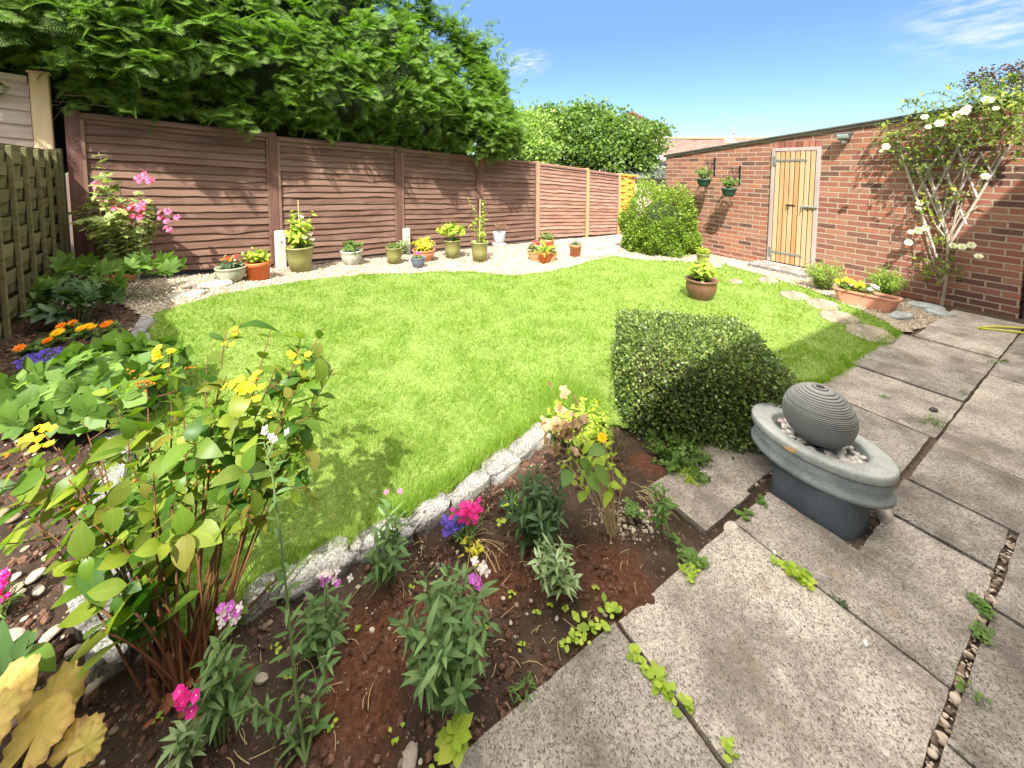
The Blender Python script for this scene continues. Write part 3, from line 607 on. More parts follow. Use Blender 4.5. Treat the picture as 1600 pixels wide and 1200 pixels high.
# patio: every flag is a slab of its own inside one paved surface, laid in the patio's own grid
slabs = [(5.19, 6.6, -1.02, -.54), (4.67, 5.16, -1.12, -.54), (3.98, 4.64, -1.12, -.54), (3.31, 3.96, -1.12, -.54), (2.66, 3.28, -1.13, -.56),
         (6.09, 6.9, -.52, .1), (5.42, 6.06, -.52, .1), (4.70, 5.40, -.52, .1), (3.97, 4.68, -.52, .1), (3.24, 3.95, -.52, .1), (2.75, 3.22, -.52, .1),
         (2.41, 2.72, -.53, -.215), (2.05, 2.38, -.51, -.215), (1.735, 2.03, -.845, -.215), (1.0, 1.715, -.845, -.215), (.36, .97, -.85, -.215), (-.28, .33, -.85, -.215), (-.92, -.30, -.85, -.215),
         (1.59, 1.95, -1.17, -.895), (1.96, 2.34, -1.19, -.915), (2.06, 2.72, -.5, -.5)]
a0 = -1.2
for w_ in (.78, .62, .70, .66, .64, .60): slabs.append((a0, a0 + w_ - .03, -.182, .42)); a0 += w_
for b0 in (.13,): 
    a1 = 2.76
    for w_ in (.6, .7, .66, .64, .7, .72, .6): slabs.append((a1, a1 + w_ - .02, b0, b0 + .6)); a1 += w_
a1 = -1.4
for w_ in (.66, .7, .6, .7, .66, .7): slabs.append((a1, a1 + w_ - .025, .45, 1.05)); a1 += w_
for r_ in range(3):
    a1 = -1.6 + .2 * r_
    for k in range(11): slabs.append((a1 + .68 * k, a1 + .68 * k + .66, 1.08 + .62 * r_, 1.68 + .62 * r_))
pa = Acc(); r2 = np.random.default_rng(3)
for (p0, p1, q0, q1) in slabs:
    if q1 - q0 < .05: continue
    p0 -= .006; p1 += .006; q0 -= .004; q1 += .004
    big = min(p1 - p0, q1 - q0); nu = max(3, int((p1 - p0) / .035)); nv = max(3, int((q1 - q0) / .035))
    tilt = r2.normal(0, .004, 2); lift = r2.normal(0, .003)
    def edge(t, n, sd): return (vn(t * 22, 0 * t + sd, sd) - .5) * .006
    U, V = np.meshgrid(np.linspace(p0, p1, nu + 1), np.linspace(q0, q1, nv + 1), indexing='ij')
    s1 = r2.integers(1000); U = U + edge(V, 0, s1) * (np.abs(U - (p0 + p1) / 2) > (p1 - p0) / 2 - .02); V = V + edge(U, 0, s1 + 7) * (np.abs(V - (q0 + q1) / 2) > (q1 - q0) / 2 - .02)
    X = U * .859 + V * .511; Y = U * .511 - V * .859
    Z = g(X, Y) * 0 + .018 + lift + (U - p0) * tilt[0] + (V - q0) * tilt[1] + (fbm(X * 12, Y * 12, 4) - .5) * .003
    gz = g(X, Y); Z = Z + np.where(Y > 2.6, np.clip(gz, -.06, .0), 0)
    ed = np.minimum(np.minimum(np.arange(nu + 1)[:, None], nu - np.arange(nu + 1)[:, None]), np.minimum(np.arange(nv + 1)[None], nv - np.arange(nv + 1)[None]))
    Z = Z - np.where(ed == 0, .006, 0)
    i, j = np.meshgrid(np.arange(nu), np.arange(nv), indexing='ij'); n = nv + 1
    pts = np.c_[X.ravel(), Y.ravel(), Z.ravel()]; Fq = np.stack([i * n + j, (i) * n + j + 1, (i + 1) * n + j + 1, (i + 1) * n + j], -1).reshape(-1, 4)
    ring = [k * n for k in range(nu + 1)] + [nu * n + k for k in range(1, nv + 1)] + [k * n + nv for k in range(nu - 1, -1, -1)] + [k for k in range(nv - 1, 0, -1)]
    low = pts[ring].copy(); low[:, 2] -= .06; m_ = len(ring); b0_ = len(pts)
    sk = np.array([[ring[k], b0_ + k, b0_ + (k + 1) % m_, ring[(k + 1) % m_]] for k in range(m_)])
    pa.add(np.vstack([pts, low]), [Fq, sk])
tag(pa.obj('patio', M['slab'], smooth=False), kind='structure')
# bed of dirt and grit showing in the joints, one sheet under the flags
ja = Acc(); xs = np.linspace(-2.2, 7.3, 160); ys = np.linspace(-1.16, 3.2, 90); U, V = np.meshgrid(xs, ys, indexing='ij')
X = U * .859 + V * .511; Y = U * .511 - V * .859; keep = ((V > -.83) | ((U > 2.7) & (V > -1.08)))
i, j = np.meshgrid(np.arange(len(xs) - 1), np.arange(len(ys) - 1), indexing='ij'); kk = keep[:-1, :-1] & keep[1:, 1:]; i = i[kk]; j = j[kk]; n = len(ys)
ja.add(np.c_[X.ravel(), Y.ravel(), (np.clip(g(X, Y), -.06, .005) - .006 + (fbm(X * 9, Y * 9) - .5) * .008).ravel()], np.stack([i * n + j, i * n + j + 1, (i + 1) * n + j + 1, (i + 1) * n + j], -1))
tag(ja.obj('joint_soil', plain('joint_dirt', (.050, .036, .026), .95, .1, (.14, .105, .075), 60, 1, 110, bd=.008)), kind='structure')

# ---------------------------------------------------------------- long fence
FO = np.array([-4.57, 4.16]); FD = np.array([3.6641 + 4.575, 11.833 - 4.161]); FL = float(np.hypot(*FD)); FD = FD / FL; FN = np.array([-FD[1], FD[0]])
FZ = math.atan2(FD[1], FD[0])
post_s = [0, 1.873, 3.81, 5.64, 7.46, 9.56, 11.26, 13.1]; ptop = [2.205, 2.075, 1.955, 1.825, 1.725, 1.55, 1.385, 1.24]; pbot = [.33, .20, .08, -.05, -.15, -.34, -.48, -.58]
fence = thing('wooden_fence', 'long dark brown overlap fence with seven posts running below the conifer', 'fence', (FO[0], FO[1], 0), FZ)
r3 = np.random.default_rng(5)
def lap_panel(s0, s1, zb0, zb1, zt0, zt1, mat, parent, frame_mat, seed, nsl=19, wav=.008, y=-.01):
    rr = np.random.default_rng(seed); a = Acc(); n = 40; t = np.linspace(0, 1, n + 1); x = s0 + (s1 - s0) * t
    for k in range(nsl):
        u0 = k / nsl; u1 = (k + 1) / nsl + .018
        kn = np.zeros(n + 1)
        for _ in range(rr.integers(1, 4)):
            c = rr.uniform(0, 1); kn += rr.normal(0, .009) * np.exp(-((t - c) / rr.uniform(.02, .12)) ** 2)
        lo = (zb0 + (zb1 - zb0) * t) + ((zt0 - zb0) + ((zt1 - zb1) - (zt0 - zb0)) * t) * u0 + (fbm(t * 4 + seed, 0 * t + k * 3.1, k, 4) - .5) * wav * 3.6 + kn + rr.normal(0, .004)
        hi = (zb0 + (zb1 - zb0) * t) + ((zt0 - zb0) + ((zt1 - zb1) - (zt0 - zb0)) * t) * u1
        yl = y - .022 - .010 * vn(t * 5, 0 * t + k, seed); yh = y - .002
        V = np.concatenate([np.c_[x, yl + 0 * t, lo], np.c_[x, yh + 0 * t, hi], np.c_[x, yl + .009, lo + .0005]])
        i = np.arange(n); m_ = n + 1
        a.add(V, np.concatenate([np.stack([i, i + 1, m_ + i + 1, m_ + i], -1), np.stack([i + 1, i, 2 * m_ + i, 2 * m_ + i + 1], -1)]))
    # plain backing boards so no light leaks between the laps
    V = [(s0, y + .006, zb0), (s1, y + .006, zb1), (s1, y + .006, zt1 - .01), (s0, y + .006, zt0 - .01)]; a.add(V, np.array([[0, 1, 2, 3]]))
    p = a.obj('fence_panel', mat, parent, smooth=False)
    f = Acc()
    def slope_bar(xa, za, xb, zb, w, yy, d):
        L_ = math.hypot(xb - xa, zb - za); an = math.atan2(zb - za, xb - xa); f.box(((xa + xb) / 2, yy, (za + zb) / 2), (L_, d, w), [[math.cos(an), 0, -math.sin(an)], [0, 1, 0], [math.sin(an), 0, math.cos(an)]], bev=.004)
    slope_bar(s0, zt0 - .018, s1, zt1 - .018, .036, y - .034, .022); slope_bar(s0 - .01, zt0 + .006, s1 + .01, zt1 + .006, .012, y - .018, .062)
    for xx, za, zb in ((s0 + .018, zb0, zt0), (s1 - .018, zb1, zt1)): f.box((xx, y - .034, (za + zb) / 2 - .02), (.034, .022, zb - za - .05), bev=.004)
    f.obj('panel_frame', frame_mat, p, smooth=False)
    return p
for k in range(6):
    s0 = post_s[k] + .05; s1 = post_s[k + 1] - .05; st = (.0, .03, .005, .008, .012, .02)[k]
    m_ = M['fence_brown'] if k < 4 else M['fence_faded']
    p = lap_panel(s0, s1, pbot[k] + .02, pbot[k + 1] + .02, ptop[k] - .05 - st, ptop[k + 1] - .045 + (.01 if k < 2 else 0), m_, fence, M['fence_brown'] if k < 4 else M['fence_faded'], 20 + k)
    if k >= 4: p['label'] = 'sun-faded reddish fence panel'
for k in range(7):
    a = Acc(); w = .1 if k else .115; a.box((post_s[k], -.005, (pbot[k] + ptop[k]) / 2 - .1), (w, .1, ptop[k] - pbot[k] + .2), bev=.006)
    a.obj('fence_post', M['post_brown'] if k < 4 else (M['post_faded'] if k == 4 else M['post_orange']), fence, smooth=False)
# woven orange panel at the far end
of = thing('woven_fence', 'bright orange woven fence panel at the far end behind the round bush', 'fence', (FO[0], FO[1], 0), FZ)
a = Acc(); s0, s1 = 11.33, 13.05; n = 60; t = np.linspace(0, 1, n + 1); x = s0 + (s1 - s0) * t
for k in range(17):
    u0, u1 = k / 17, (k + 1) / 17 - .008; zb = -.46 + (-.56 + .46) * t; hh = (ptop[6] - .03 + .46) + t * (-.03); ph = 1 if k % 2 else -1
    yy = ph * .018 * np.sin(t * math.pi * 4); V = np.concatenate([np.c_[x, yy, zb + hh * u0], np.c_[x, yy, zb + hh * u1]]); i = np.arange(n)
    a.add(V, np.stack([i, i + 1, n + 2 + i, n + 1 + i], -1))
a.obj('woven_slats', M['panel_orange'], of, smooth=False)
for q in range(5):
    a = Acc(); xx = s0 + (s1 - s0) * q / 4; a.box((xx, -.03, .41 - q * .03), (.04 if 0 < q < 4 else .06, .02, 1.74), bev=.003); a.obj('batten', M['panel_orange'], of, smooth=False)
a = Acc(); a.box(((s0 + s1) / 2, -.035, 1.30), (s1 - s0, .03, .05), [[.998, 0, .06], [0, 1, 0], [-.06, 0, .998]], bev=.004); a.obj('top_rail', M['panel_orange'], of, smooth=False)
# concrete spurs
for k, (s_, h_, w_, dx, lab) in enumerate(((1.873, .50, .13, .03, 'pale concrete spur bolted to the fence post beside the tallest green potted plant'), (3.81, .44, .11, .08, 'pale round-topped concrete spur at the fence post behind the small green pots'))):
    c = FO + FD * (s_ + dx) - FN * .12; t_ = thing('concrete_spur', lab, 'post', (c[0], c[1], float(g(*c))), FZ, 'concrete spurs at the fence'); a = Acc()
    a.box((0, 0, h_ / 2 - .08), (w_, .1, h_ + .16), bev=.012); a.obj('spur', M['concrete'], t_, smooth=False)
    a = Acc(); a.tube([(0, -.06, h_ * .7), (0, -.05, h_ * .7)], .012, 8); a.obj('bolt', M['galv'], t_)

# ---------------------------------------------------------------- left side fences (run towards the camera)
LO = np.array([-4.66, 4.02]); LD = np.array([.66, -.75]); LD = LD / np.hypot(*LD); LZ = math.atan2(LD[1], LD[0])
def lplane(px, py, off=0.0):
    r = ray(px, py); n = np.array([-LD[1], LD[0]]); o = LO + n * off
    t = (n @ o) / (n[0] * r.x + n[1] * r.y); p = r * t; return float((np.array([p.x, p.y]) - o) @ LD), EYE + p.z
wf = thing('woven_fence', 'weathered green woven fence panel in shade at the left edge', 'fence', (LO[0], LO[1], 0), LZ)
a = Acc(); n = 90; t = np.linspace(0, 1, n + 1); s1 = 3.3; x = .05 + (s1 - .05) * t; zt = lplane(60, 243)[1]
for k in range(15):
    ph = 1 if k % 2 else -1; yy = ph * .028 * np.sin(t * math.pi * 8); z0 = .25 + .02 + t * .1 + (zt - .3) * k / 15; z1 = z0 + (zt - .3) / 15 * .97
    wv = (fbm(t * 9, 0 * t + k, k, 3) - .5) * .02
    V = np.concatenate([np.c_[x, yy - .004, z0 + wv], np.c_[x, yy + .006, z1 + wv]]); i = np.arange(n); a.add(V, np.stack([i, i + 1, n + 2 + i, n + 1 + i], -1))
    V2 = V.copy(); V2[:, 1] += .008; a.add(V2, np.stack([i + 1, i, n + 1 + i, n + 2 + i], -1))
a.obj('woven_slats', M['woven_green'], wf, smooth=False)
for q in range(9):
    a = Acc(); xx = .06 + (s1 - .06) * q / 8; a.box((xx, .03, (zt + .2) / 2), (.028 if 0 < q < 8 else .07, .03, zt - .1), bev=.004); a.obj('batten', M['woven_green'], wf, smooth=False)
a = Acc(); a.box((-.035, .02, (zt + .2) / 2 + .01), (.12, .10, zt - .05), bev=.006); a.obj('end_post', M['woven_green'], wf, smooth=False)
# added rear sheet closes the weave so the shadow it casts is solid
a = Acc(); a.box((s1 / 2, -.045, (zt + .1) / 2), (s1, .008, zt + .05)); a.obj('shadow_backing', M['woven_green'], wf, smooth=False)
# pale fence: carries on the line of the long fence past the corner, taller, seen above the woven panel
def fplane(px, py, off=0.0):
    r = ray(px, py); o = FO + FN * off; t = float(FN @ o) / (FN[0] * r.x + FN[1] * r.y); p = r * t
    return float((np.array([p.x, p.y]) - o) @ FD), EYE + p.z
s_a, z_a = fplane(44, 122, .0); s_b, z_b = fplane(0, 115, .0)
pf = thing('board_fence', 'pale new board fence with a thick pine end post above the woven panel', 'fence', (FO[0], FO[1], 0), FZ)
a = Acc(); n = 30; t = np.linspace(0, 1, n + 1); x = s_a - 2.6 * t; slp = (z_b - z_a) / (s_b - s_a)
for k in range(17):
    zz = z_a - .05 - .142 * (k + 1) + slp * (x - s_a) + (fbm(t * 5, 0 * t + k, k, 3) - .5) * .01; i = np.arange(n)
    V = np.concatenate([np.c_[x, 0 * t - .012, zz], np.c_[x, 0 * t + .010, zz + .158], np.c_[x, 0 * t + .002, zz]])
    a.add(V, np.concatenate([np.stack([i + 1, i, n + 1 + i, n + 2 + i], -1), np.stack([i, i + 1, 2 * n + 3 + i, 2 * n + 2 + i], -1)]))
a.obj('boards', M['pale_board'], pf, smooth=False)
a = Acc(); an = math.atan(slp); rm = [[math.cos(an), 0, -math.sin(an)], [0, 1, 0], [math.sin(an), 0, math.cos(an)]]
a.box((s_a - 1.3, -.012, z_a - .03 - slp * 1.3), (2.6, .04, .055), rm, bev=.004); a.box((s_a - 1.3, -.0, z_a + .006 - slp * 1.3), (2.6, .075, .014), rm, bev=.003); a.obj('top_rail', M['pale_board'], pf, smooth=False)
a = Acc(); a.box((s_a + .075, -.01, z_a - .55), (.13, .11, 1.2), bev=.006); pp = a.obj('end_post', M['pine_post'], pf, smooth=False)
a = Acc(); a.box((s_a + .075, -.01, z_a + .061), (.16, .14, .022), bev=.005); a.obj('post_cap', M['pine_post'], pp, smooth=False)

# ---------------------------------------------------------------- brick outbuilding on the right
WD = np.array([-.52, 1.0]); WD = WD / np.hypot(*WD); WO = np.array([5.64, 4.09]); WZ = math.atan2(WD[1], WD[0]); WN = np.array([-WD[1], WD[0]])  # WN points to the garden
def wplane(px, py, off=0.0):
    r = ray(px, py); o = WO + WN * off; t = float(WN @ o) / (WN[0] * r.x + WN[1] * r.y); p = r * t
    return float((np.array([p.x, p.y]) - o) @ WD), EYE + p.z
gar = thing('brick_outbuilding', 'long red brick outbuilding with a low sloping roof on the right side of the garden', 'outbuilding', (WO[0], WO[1], 0), WZ)
sF, zF = wplane(1041, 243); sM, zM = wplane(1205, 216); sN, zN = wplane(1430, 180); sR, zR = wplane(1598, 152)
def roofz(s): return float(np.interp(s, sorted([sF, sM, sN, sR]), [z for _, z in sorted([(sF, zF), (sM, zM), (sN, zN), (sR, zR)])])) if s > sR else zR + (zR - zN) / (sN - sR) * 0 + (sR - s) * .11
dL, dT = wplane(1208, 232); dR_, _ = wplane(1284, 232); _, dB = wplane(1206, 408)
a = Acc(); SE = -.02
def wallpiece(sa, sb, z0, top=None):
    pts = [sa + (sb - sa) * k / 8 for k in range(9)]
    if top is None: poly = [(sa, z0), (sb, z0)] + [(p, roofz(p) - .0) for p in reversed(pts)]
    else: poly = [(sa, z0), (sb, z0), (sb, top), (sa, top)]
    a.prism(poly, -.22, 0)
wallpiece(SE, dR_, -.5); wallpiece(dL, sF, -.5); wallpiece(dR_, dL, dT + .10); wallpiece(dR_, dL, -.5, dB - .10)
# far end return and near end return
a.box((sF - .11, -1.4, .6), (.22, 2.36, 2.2)); wl = a.obj('wall', M['brick'], gar, smooth=False)
a = Acc(); npl = int((dL - dR_) / .077)
for k in range(npl):
    w_ = (dL - dR_) / npl; a.box((dR_ + w_ * (k + .5), -.108, dT + .048), (w_ - .009, .222, .098), bev=.003)
a.obj('soldier_course', stonemat('lintel_brick', [(.12, .05, .04), (.26, .10, .07), (.36, .15, .10)], 20, .9, .5, 60, island=True), gar, smooth=False)
# near corner: vertical joint and the paler brick end
a = Acc(); a.prism([(SE - .9, -.5), (SE - .035, -.5), (SE - .035, zR - .02), (SE - .9, zR + .08)], -.22, .012); q = a.obj('end_wall', brickmat('pale_brick', .8), gar, smooth=False)
for n_ in q.data.materials[0].node_tree.nodes:
    if n_.type == 'VALTORGB' and len(n_.color_ramp.elements) == 6:
        for e, c_ in zip(n_.color_ramp.elements, [(.14, .09, .05), (.22, .15, .08), (.33, .24, .13), (.30, .20, .12), (.40, .29, .17), (.36, .27, .18)]): e.color = C(*c_)
a = Acc(); ss = [SE - .95] + [sR + (sF - sR) * k / 12 for k in range(13)] + [sF + .06]
def roofstrip(y0, y1, dz0, dz1, mat, name):
    a = Acc(); n = len(ss); V = []
    for s_ in ss:
        z = roofz(min(s_, sF)); V += [(s_, y0, z + dz0), (s_, y1, z + dz0), (s_, y1, z + dz1), (s_, y0, z + dz1)]
    Q = []
    for i in range(n - 1):
        b_ = i * 4
        for k in range(4): Q.append([b_ + k, b_ + 4 + k, b_ + 4 + (k + 1) % 4, b_ + (k + 1) % 4])
    Q += [[0, 1, 2, 3], [(n - 1) * 4 + 3, (n - 1) * 4 + 2, (n - 1) * 4 + 1, (n - 1) * 4]]
    a.add(np.array(V), np.array(Q)); return a.obj(name, mat, gar, smooth=False)
roofstrip(.002, .022, -.045, -.002, M['fascia'], 'fascia'); roofstrip(-2.6, .045, .0, .018, M['felt'], 'roof')
# frame, door, hinges, bolt
fr = Acc(); fw = .05
fr.box((dL - fw / 2, -.02, (dB + dT) / 2), (fw, .1, dT - dB), bev=.004); fr.box((dR_ + fw / 2, -.02, (dB + dT) / 2), (fw, .1, dT - dB), bev=.004); fr.box(((dL + dR_) / 2, -.02, dT - fw / 2 + .0), (dL - dR_ - 2 * fw - .002, .104, fw), bev=.004)
fr.box(((dL + dR_) / 2, -.0, dB - .03), (dL - dR_ + .08, .16, .05), bev=.006)
fr.obj('door_frame', M['door_frame'], gar, smooth=False)
dr = Acc(); d0, d1 = dR_ + fw + .006, dL - fw - .006; npk = 8; wd = (d1 - d0) / npk; zb_, zt_ = dB + .012, dT - fw - .008
for k in range(npk):
    x0 = d0 + wd * k; dr.box((x0 + wd / 2, .012 + .0015 * ((k * 7) % 3), (zb_ + zt_) / 2), (wd - .012, .022, zt_ - zb_), bev=.004)
door = dr.obj('door', M['door_wood'], gar, smooth=False); bk_ = Acc(); bk_.box(((d0 + d1) / 2, -.016, (zb_ + zt_) / 2), (d1 - d0, .012, zt_ - zb_)); bk_.obj('gap_shade', plain('gap_dark', (.03, .02, .012), .9, .1), door, smooth=False); door['label'] = 'boarded pale pine door with iron hinges'  # near-black sheet behind the planks puts the gaps' shade into colour
for zz in (zt_ - .14, zb_ + .16):
    h_ = Acc(); h_.box((d1 - .21, .027, zz), (.46, .005, .035), bev=.002); h_.box((d1 + .015, .034, zz), (.03, .014, .15), bev=.003); h_.tube([(d1 - .005, .04, zz - .07), (d1 - .005, .04, zz + .07)], .009, 8); h_.obj('hinge', M['galv'], door, smooth=False)
_, zlk = wplane(1272, 324); b_ = Acc(); b_.box((d0 + .06, .028, zlk), (.2, .006, .035), bev=.002); b_.tube([(d0 - .06, .04, zlk), (d0 + .15, .04, zlk)], .009, 8)
for k in (-.02, .05, .12): b_.box((d0 + k, .04, zlk), (.018, .022, .036), bev=.003)
b_.tube([(d0 + .13, .05, zlk), (d0 + .13, .055, zlk - .05), (d0 + .15, .05, zlk - .09)], .006, 6); b_.obj('bolt', M['galv'], door, smooth=False)
h_ = Acc(); xm = (d0 + d1) / 2 + .03; h_.box((xm, .027, zlk + .005), (.13, .005, .022), bev=.002)
h_.tube([(xm + .03 + .022 * math.cos(t), .04, zlk - .03 + .028 * math.sin(t)) for t in np.linspace(0, 6.28, 14)], .004, 6); h_.obj('ring_handle', M['iron'], door, smooth=False)
# door step
st_ = thing('door_step', 'dark worn concrete step below the pine door', 'step', (*(WO + WD * ((dL + dR_) / 2 + .04) + WN * .19), float(g(*(WO + WD * dR_ + WN * .2)))), WZ)
a = Acc(); a.box((0, 0, -.02), (dL - dR_ + .16, .34, .20), bev=.02); a.obj('step_block', M['step_con'], st_, smooth=False)
# ledge strip at the foot of the wall left of the door
a = Acc(); a.box(((dL + sF) / 2 - .2, .012, -.04), (sF - dL - .5, .03, .10), bev=.008); a.obj('plinth', M['brick'], gar, smooth=False)

# lamp on the wall
ls, lz = wplane(1319, 213, .1)
lp = thing('security_light', 'small grey outdoor floodlight mounted on the brick wall right of the door', 'wall light', (*(WO + WD * ls), lz), WZ)
a = Acc(); a.box((0, .015, .0), (.09, .03, .09), bev=.006); a.box((0, .06, .01), (.03, .08, .03), bev=.004); a.obj('bracket', M['galv'], lp, smooth=False)
a = Acc(); V = np.array([(-.095, .06, .055), (.095, .06, .055), (.095, .16, .04), (-.095, .16, .04), (-.055, .07, -.045), (.055, .07, -.045), (.055, .13, -.05), (-.055, .13, -.05)])
a.add(V, np.array([[0, 1, 2, 3], [7, 6, 5, 4], [0, 4, 5, 1], [1, 5, 6, 2], [2, 6, 7, 3], [3, 7, 4, 0]])); a.obj('housing', plain('lamp_grey', (.13, .14, .145), .4, .5), lp, smooth=False)
a = Acc(); a.box((0, .152, -.002), (.13, .01, .05), [[1, 0, 0], [0, .94, .33], [0, -.33, .94]], bev=.003); a.obj('lens', plain('lamp_glass', (.45, .48, .50), .15, .8), lp, smooth=False)
a = Acc(); a.lathe([(0, -.10), (.028, -.098), (.034, -.08), (.034, -.06), (0, -.055)], 16, (0, .09, 0)); a.obj('sensor', plain('sensor_white', (.55, .55, .53), .4, .5), lp)

# the house behind the camera: its shadow covers the patio
HN = np.array([-.511, .859]); HA = np.array([.859, .511]); hz = math.atan2(HA[1], HA[0]); ho = HN * -1.5
hs = thing('house', 'rendered house standing behind the patio', 'house', (ho[0], ho[1], 0), hz)
a = Acc(); a.box((1, -3.5, 2.30), (15, 7, 4.6)); a.obj('wall', stonemat('render_wall', [(.6, .57, .5), (.7, .67, .6)], 3, .9, .2, 60), hs, smooth=False)
a = Acc(); a.prism([(-7.2, 4.59), (-7.2, 4.50), (9.2, 4.50), (9.2, 4.59)], -7.2, .28); V = np.array([(-6.8, .32, 4.6), (9.0, .32, 4.6), (9.0, -3.5, 7.2), (-6.8, -3.5, 7.2), (-6.8, -7.3, 4.6), (9.0, -7.3, 4.6)]); a.add(V, [np.array([[0, 1, 2, 3], [3, 2, 5, 4]]), np.array([[0, 3, 4], [1, 5, 2]])]); a.obj('roof', plain('roof_tile', (.22, .12, .08), .85, .2, (.30, .18, .12), 12, .6, 30), hs, smooth=False)
for xx in (-3.5, 4.2):
    a = Acc(); a.box((xx, .01, 3.5), (1.4, .05, 1.2)); w_ = a.obj('window', plain('upvc', (.75, .75, .75), .4, .4), hs, smooth=False)
    a = Acc(); a.box((xx, .045, 3.5), (1.25, .02, 1.05)); a.obj('pane', plain('window_glass', (.05, .06, .07), .05, .8), w_, smooth=False)
a = Acc(); a.box((.8, .01, 1.05), (1.8, .05, 2.1)); w_ = a.obj('door', plain('upvc_door', (.75, .75, .75), .4, .4), hs, smooth=False)
a = Acc(); a.box((.8, .045, 1.1), (1.6, .02, 1.8)); a.obj('pane', plain('door_glass', (.05, .06, .07), .05, .8), w_, smooth=False)

# ================================================================ PLANTS
LF = {'ovate': leaf(4, .32, .42, .12, .18), 'lance': leaf(4, .135, .42, .15, .25), 'narrow': leaf(3, .085, .45, .1, .2), 'round': leaf(4, .46, .5, .10, .12), 'strap': leaf(6, .07, .5, .25, .5), 'hyp': leaf(7, .31, .44, .16, .24, .05), 'petal': leaf(3, .38, .62, .15, .1), 'small': LEAF1}
def palmate(nl=7, w=.2, spread=2.2, T=None, c=.0):
    T = T or leaf(3, w, .55, .1, .15); a = np.linspace(-spread, spread, nl); ln = 1 - .35 * np.abs(a) / spread
    return merge([(T, [(0, c, 0)], [(math.sin(x), math.cos(x), 0)], [(0, 0, 1)], l * (1 - c)) for x, l in zip(a, ln)])
LF['palm5'] = palmate(5, .24, 1.5); LF['palm7'] = palmate(7, .2, 2.0); LF['lobed'] = palmate(5, .34, 1.7, leaf(3, .34, .5, .08, .12)); LF['trefoil'] = palmate(3, .42, 2.0, leaf(3, .45, .6, .05, .05))
LF['fern'] = merge([(LEAF1, [(0, y, 0)], [(sx * .9, .45, 0)], [(0, 0, 1)], (.42 * (1 - y * .7), .34 * (1 - y * .75), .3)) if False else (LEAF1, [(0, y, -.12 * y * y)], [(sx * .9, .45, 0)], [(0, 0, 1)], .36 * (1 - y * .75)) for y in np.linspace(.12, .95, 9) for sx in (-1, 1)])
def frond():
    parts = []; thin = (np.array([(0, 0, 0), (.075, .4, .02), (0, 1, -.04), (-.075, .4, .02)]), LEAF1[1], LEAF1[2])
    for y in np.linspace(.05, .92, 11):
        for sx in (-1, 1):
            l = .46 * (1 - y) ** .7 * (.85 + .3 * random.random()) + .07; d = np.array([sx * .78, .62, 0]); o = np.array([0, y, -.10 * y * y])
            parts.append((thin, [o], [d], [(0, .1, 1)], l))
            for q, s2 in ((.4, -1), (.62, 1)):
                parts.append((thin, [o + d * l * q], [(sx * (.78 + s2 * .3), .62 - s2 * .45, .02)], [(0, 0, 1)], l * .50))
    parts.append((thin, [(0, .6, -.04)], [(0, 1, -.1)], [(0, 0, 1)], .5)); T = merge(parts)
    uv = T[2].copy(); uv[:, 1] = np.clip(T[0][:, 1] + .5 * np.abs(T[0][:, 0]), 0, 1); uv[:, 0] = .2
    return (T[0], T[1], uv)
LF['frond'] = frond()

def petals(n, T, tilt=.35, r0=.04, rot=0.0):
    a = np.arange(n) * 2 * math.pi / n + rot; d = np.c_[np.cos(a), np.sin(a), np.full(n, tilt)]
    return (T, d * [r0, r0, 0], d, [(0, 0, 1)] * n, 1 - r0)
def flower_mesh(name, kind, mats):
    a = Acc()
    if kind == 'daisy': a.inst(*petals(8, LF['petal'], .3)); a.lathe([(0, .10), (.13, .08), (.17, 0), (.1, -.05)], 8, m=1)
    elif kind == 'five': a.inst(*petals(5, leaf(3, .46, .6, .1, .1), .4)); a.lathe([(0, .12), (.09, .08), (.12, 0)], 7, m=1)
    elif kind == 'mallow': a.inst(*petals(5, leaf(3, .48, .65, .14, .05, .2), .55)); a.inst(*petals(5, leaf(3, .4, .6, .1, 0), .95, .02, .6)); a.tube([(0, 0, 0), (0, 0, .35)], .05, 6, m=1)
    elif kind == 'rose':
        for k, (n, t, s_) in enumerate(((6, .12, 1.0), (6, .55, .82), (5, 1.1, .66), (4, 2.2, .5), (3, 4, .4))):
            T, p, d, nn, sc = petals(n, leaf(3, .52, .6, .16, -.2), t, .02, k * .5); a.inst(T, p, d, nn, s_)
    elif kind == 'marigold':
        for k, (n, t, s_) in enumerate(((10, .15, 1.0), (9, .5, .85), (7, 1.1, .6), (5, 2.2, .45))):
            T, p, d, nn, sc = petals(n, leaf(2, .26, .6, .1, .05), t, .02, k * .4); a.inst(T, p, d, nn, s_)
    elif kind == 'floret': a.inst(*petals(4, LF['petal'], .5, .02)); 
    elif kind == 'ball':
        d = rdir(22, .5); a.inst(leaf(2, .3, .5, .1, 0), d * .45, d, rdir(22), .55)
    elif kind == 'bud': a.lathe([(0, -.5), (.3, -.3), (.36, 0), (.22, .35), (0, .55)], 8)
    return a.mesh(name, mats)
FL = {}
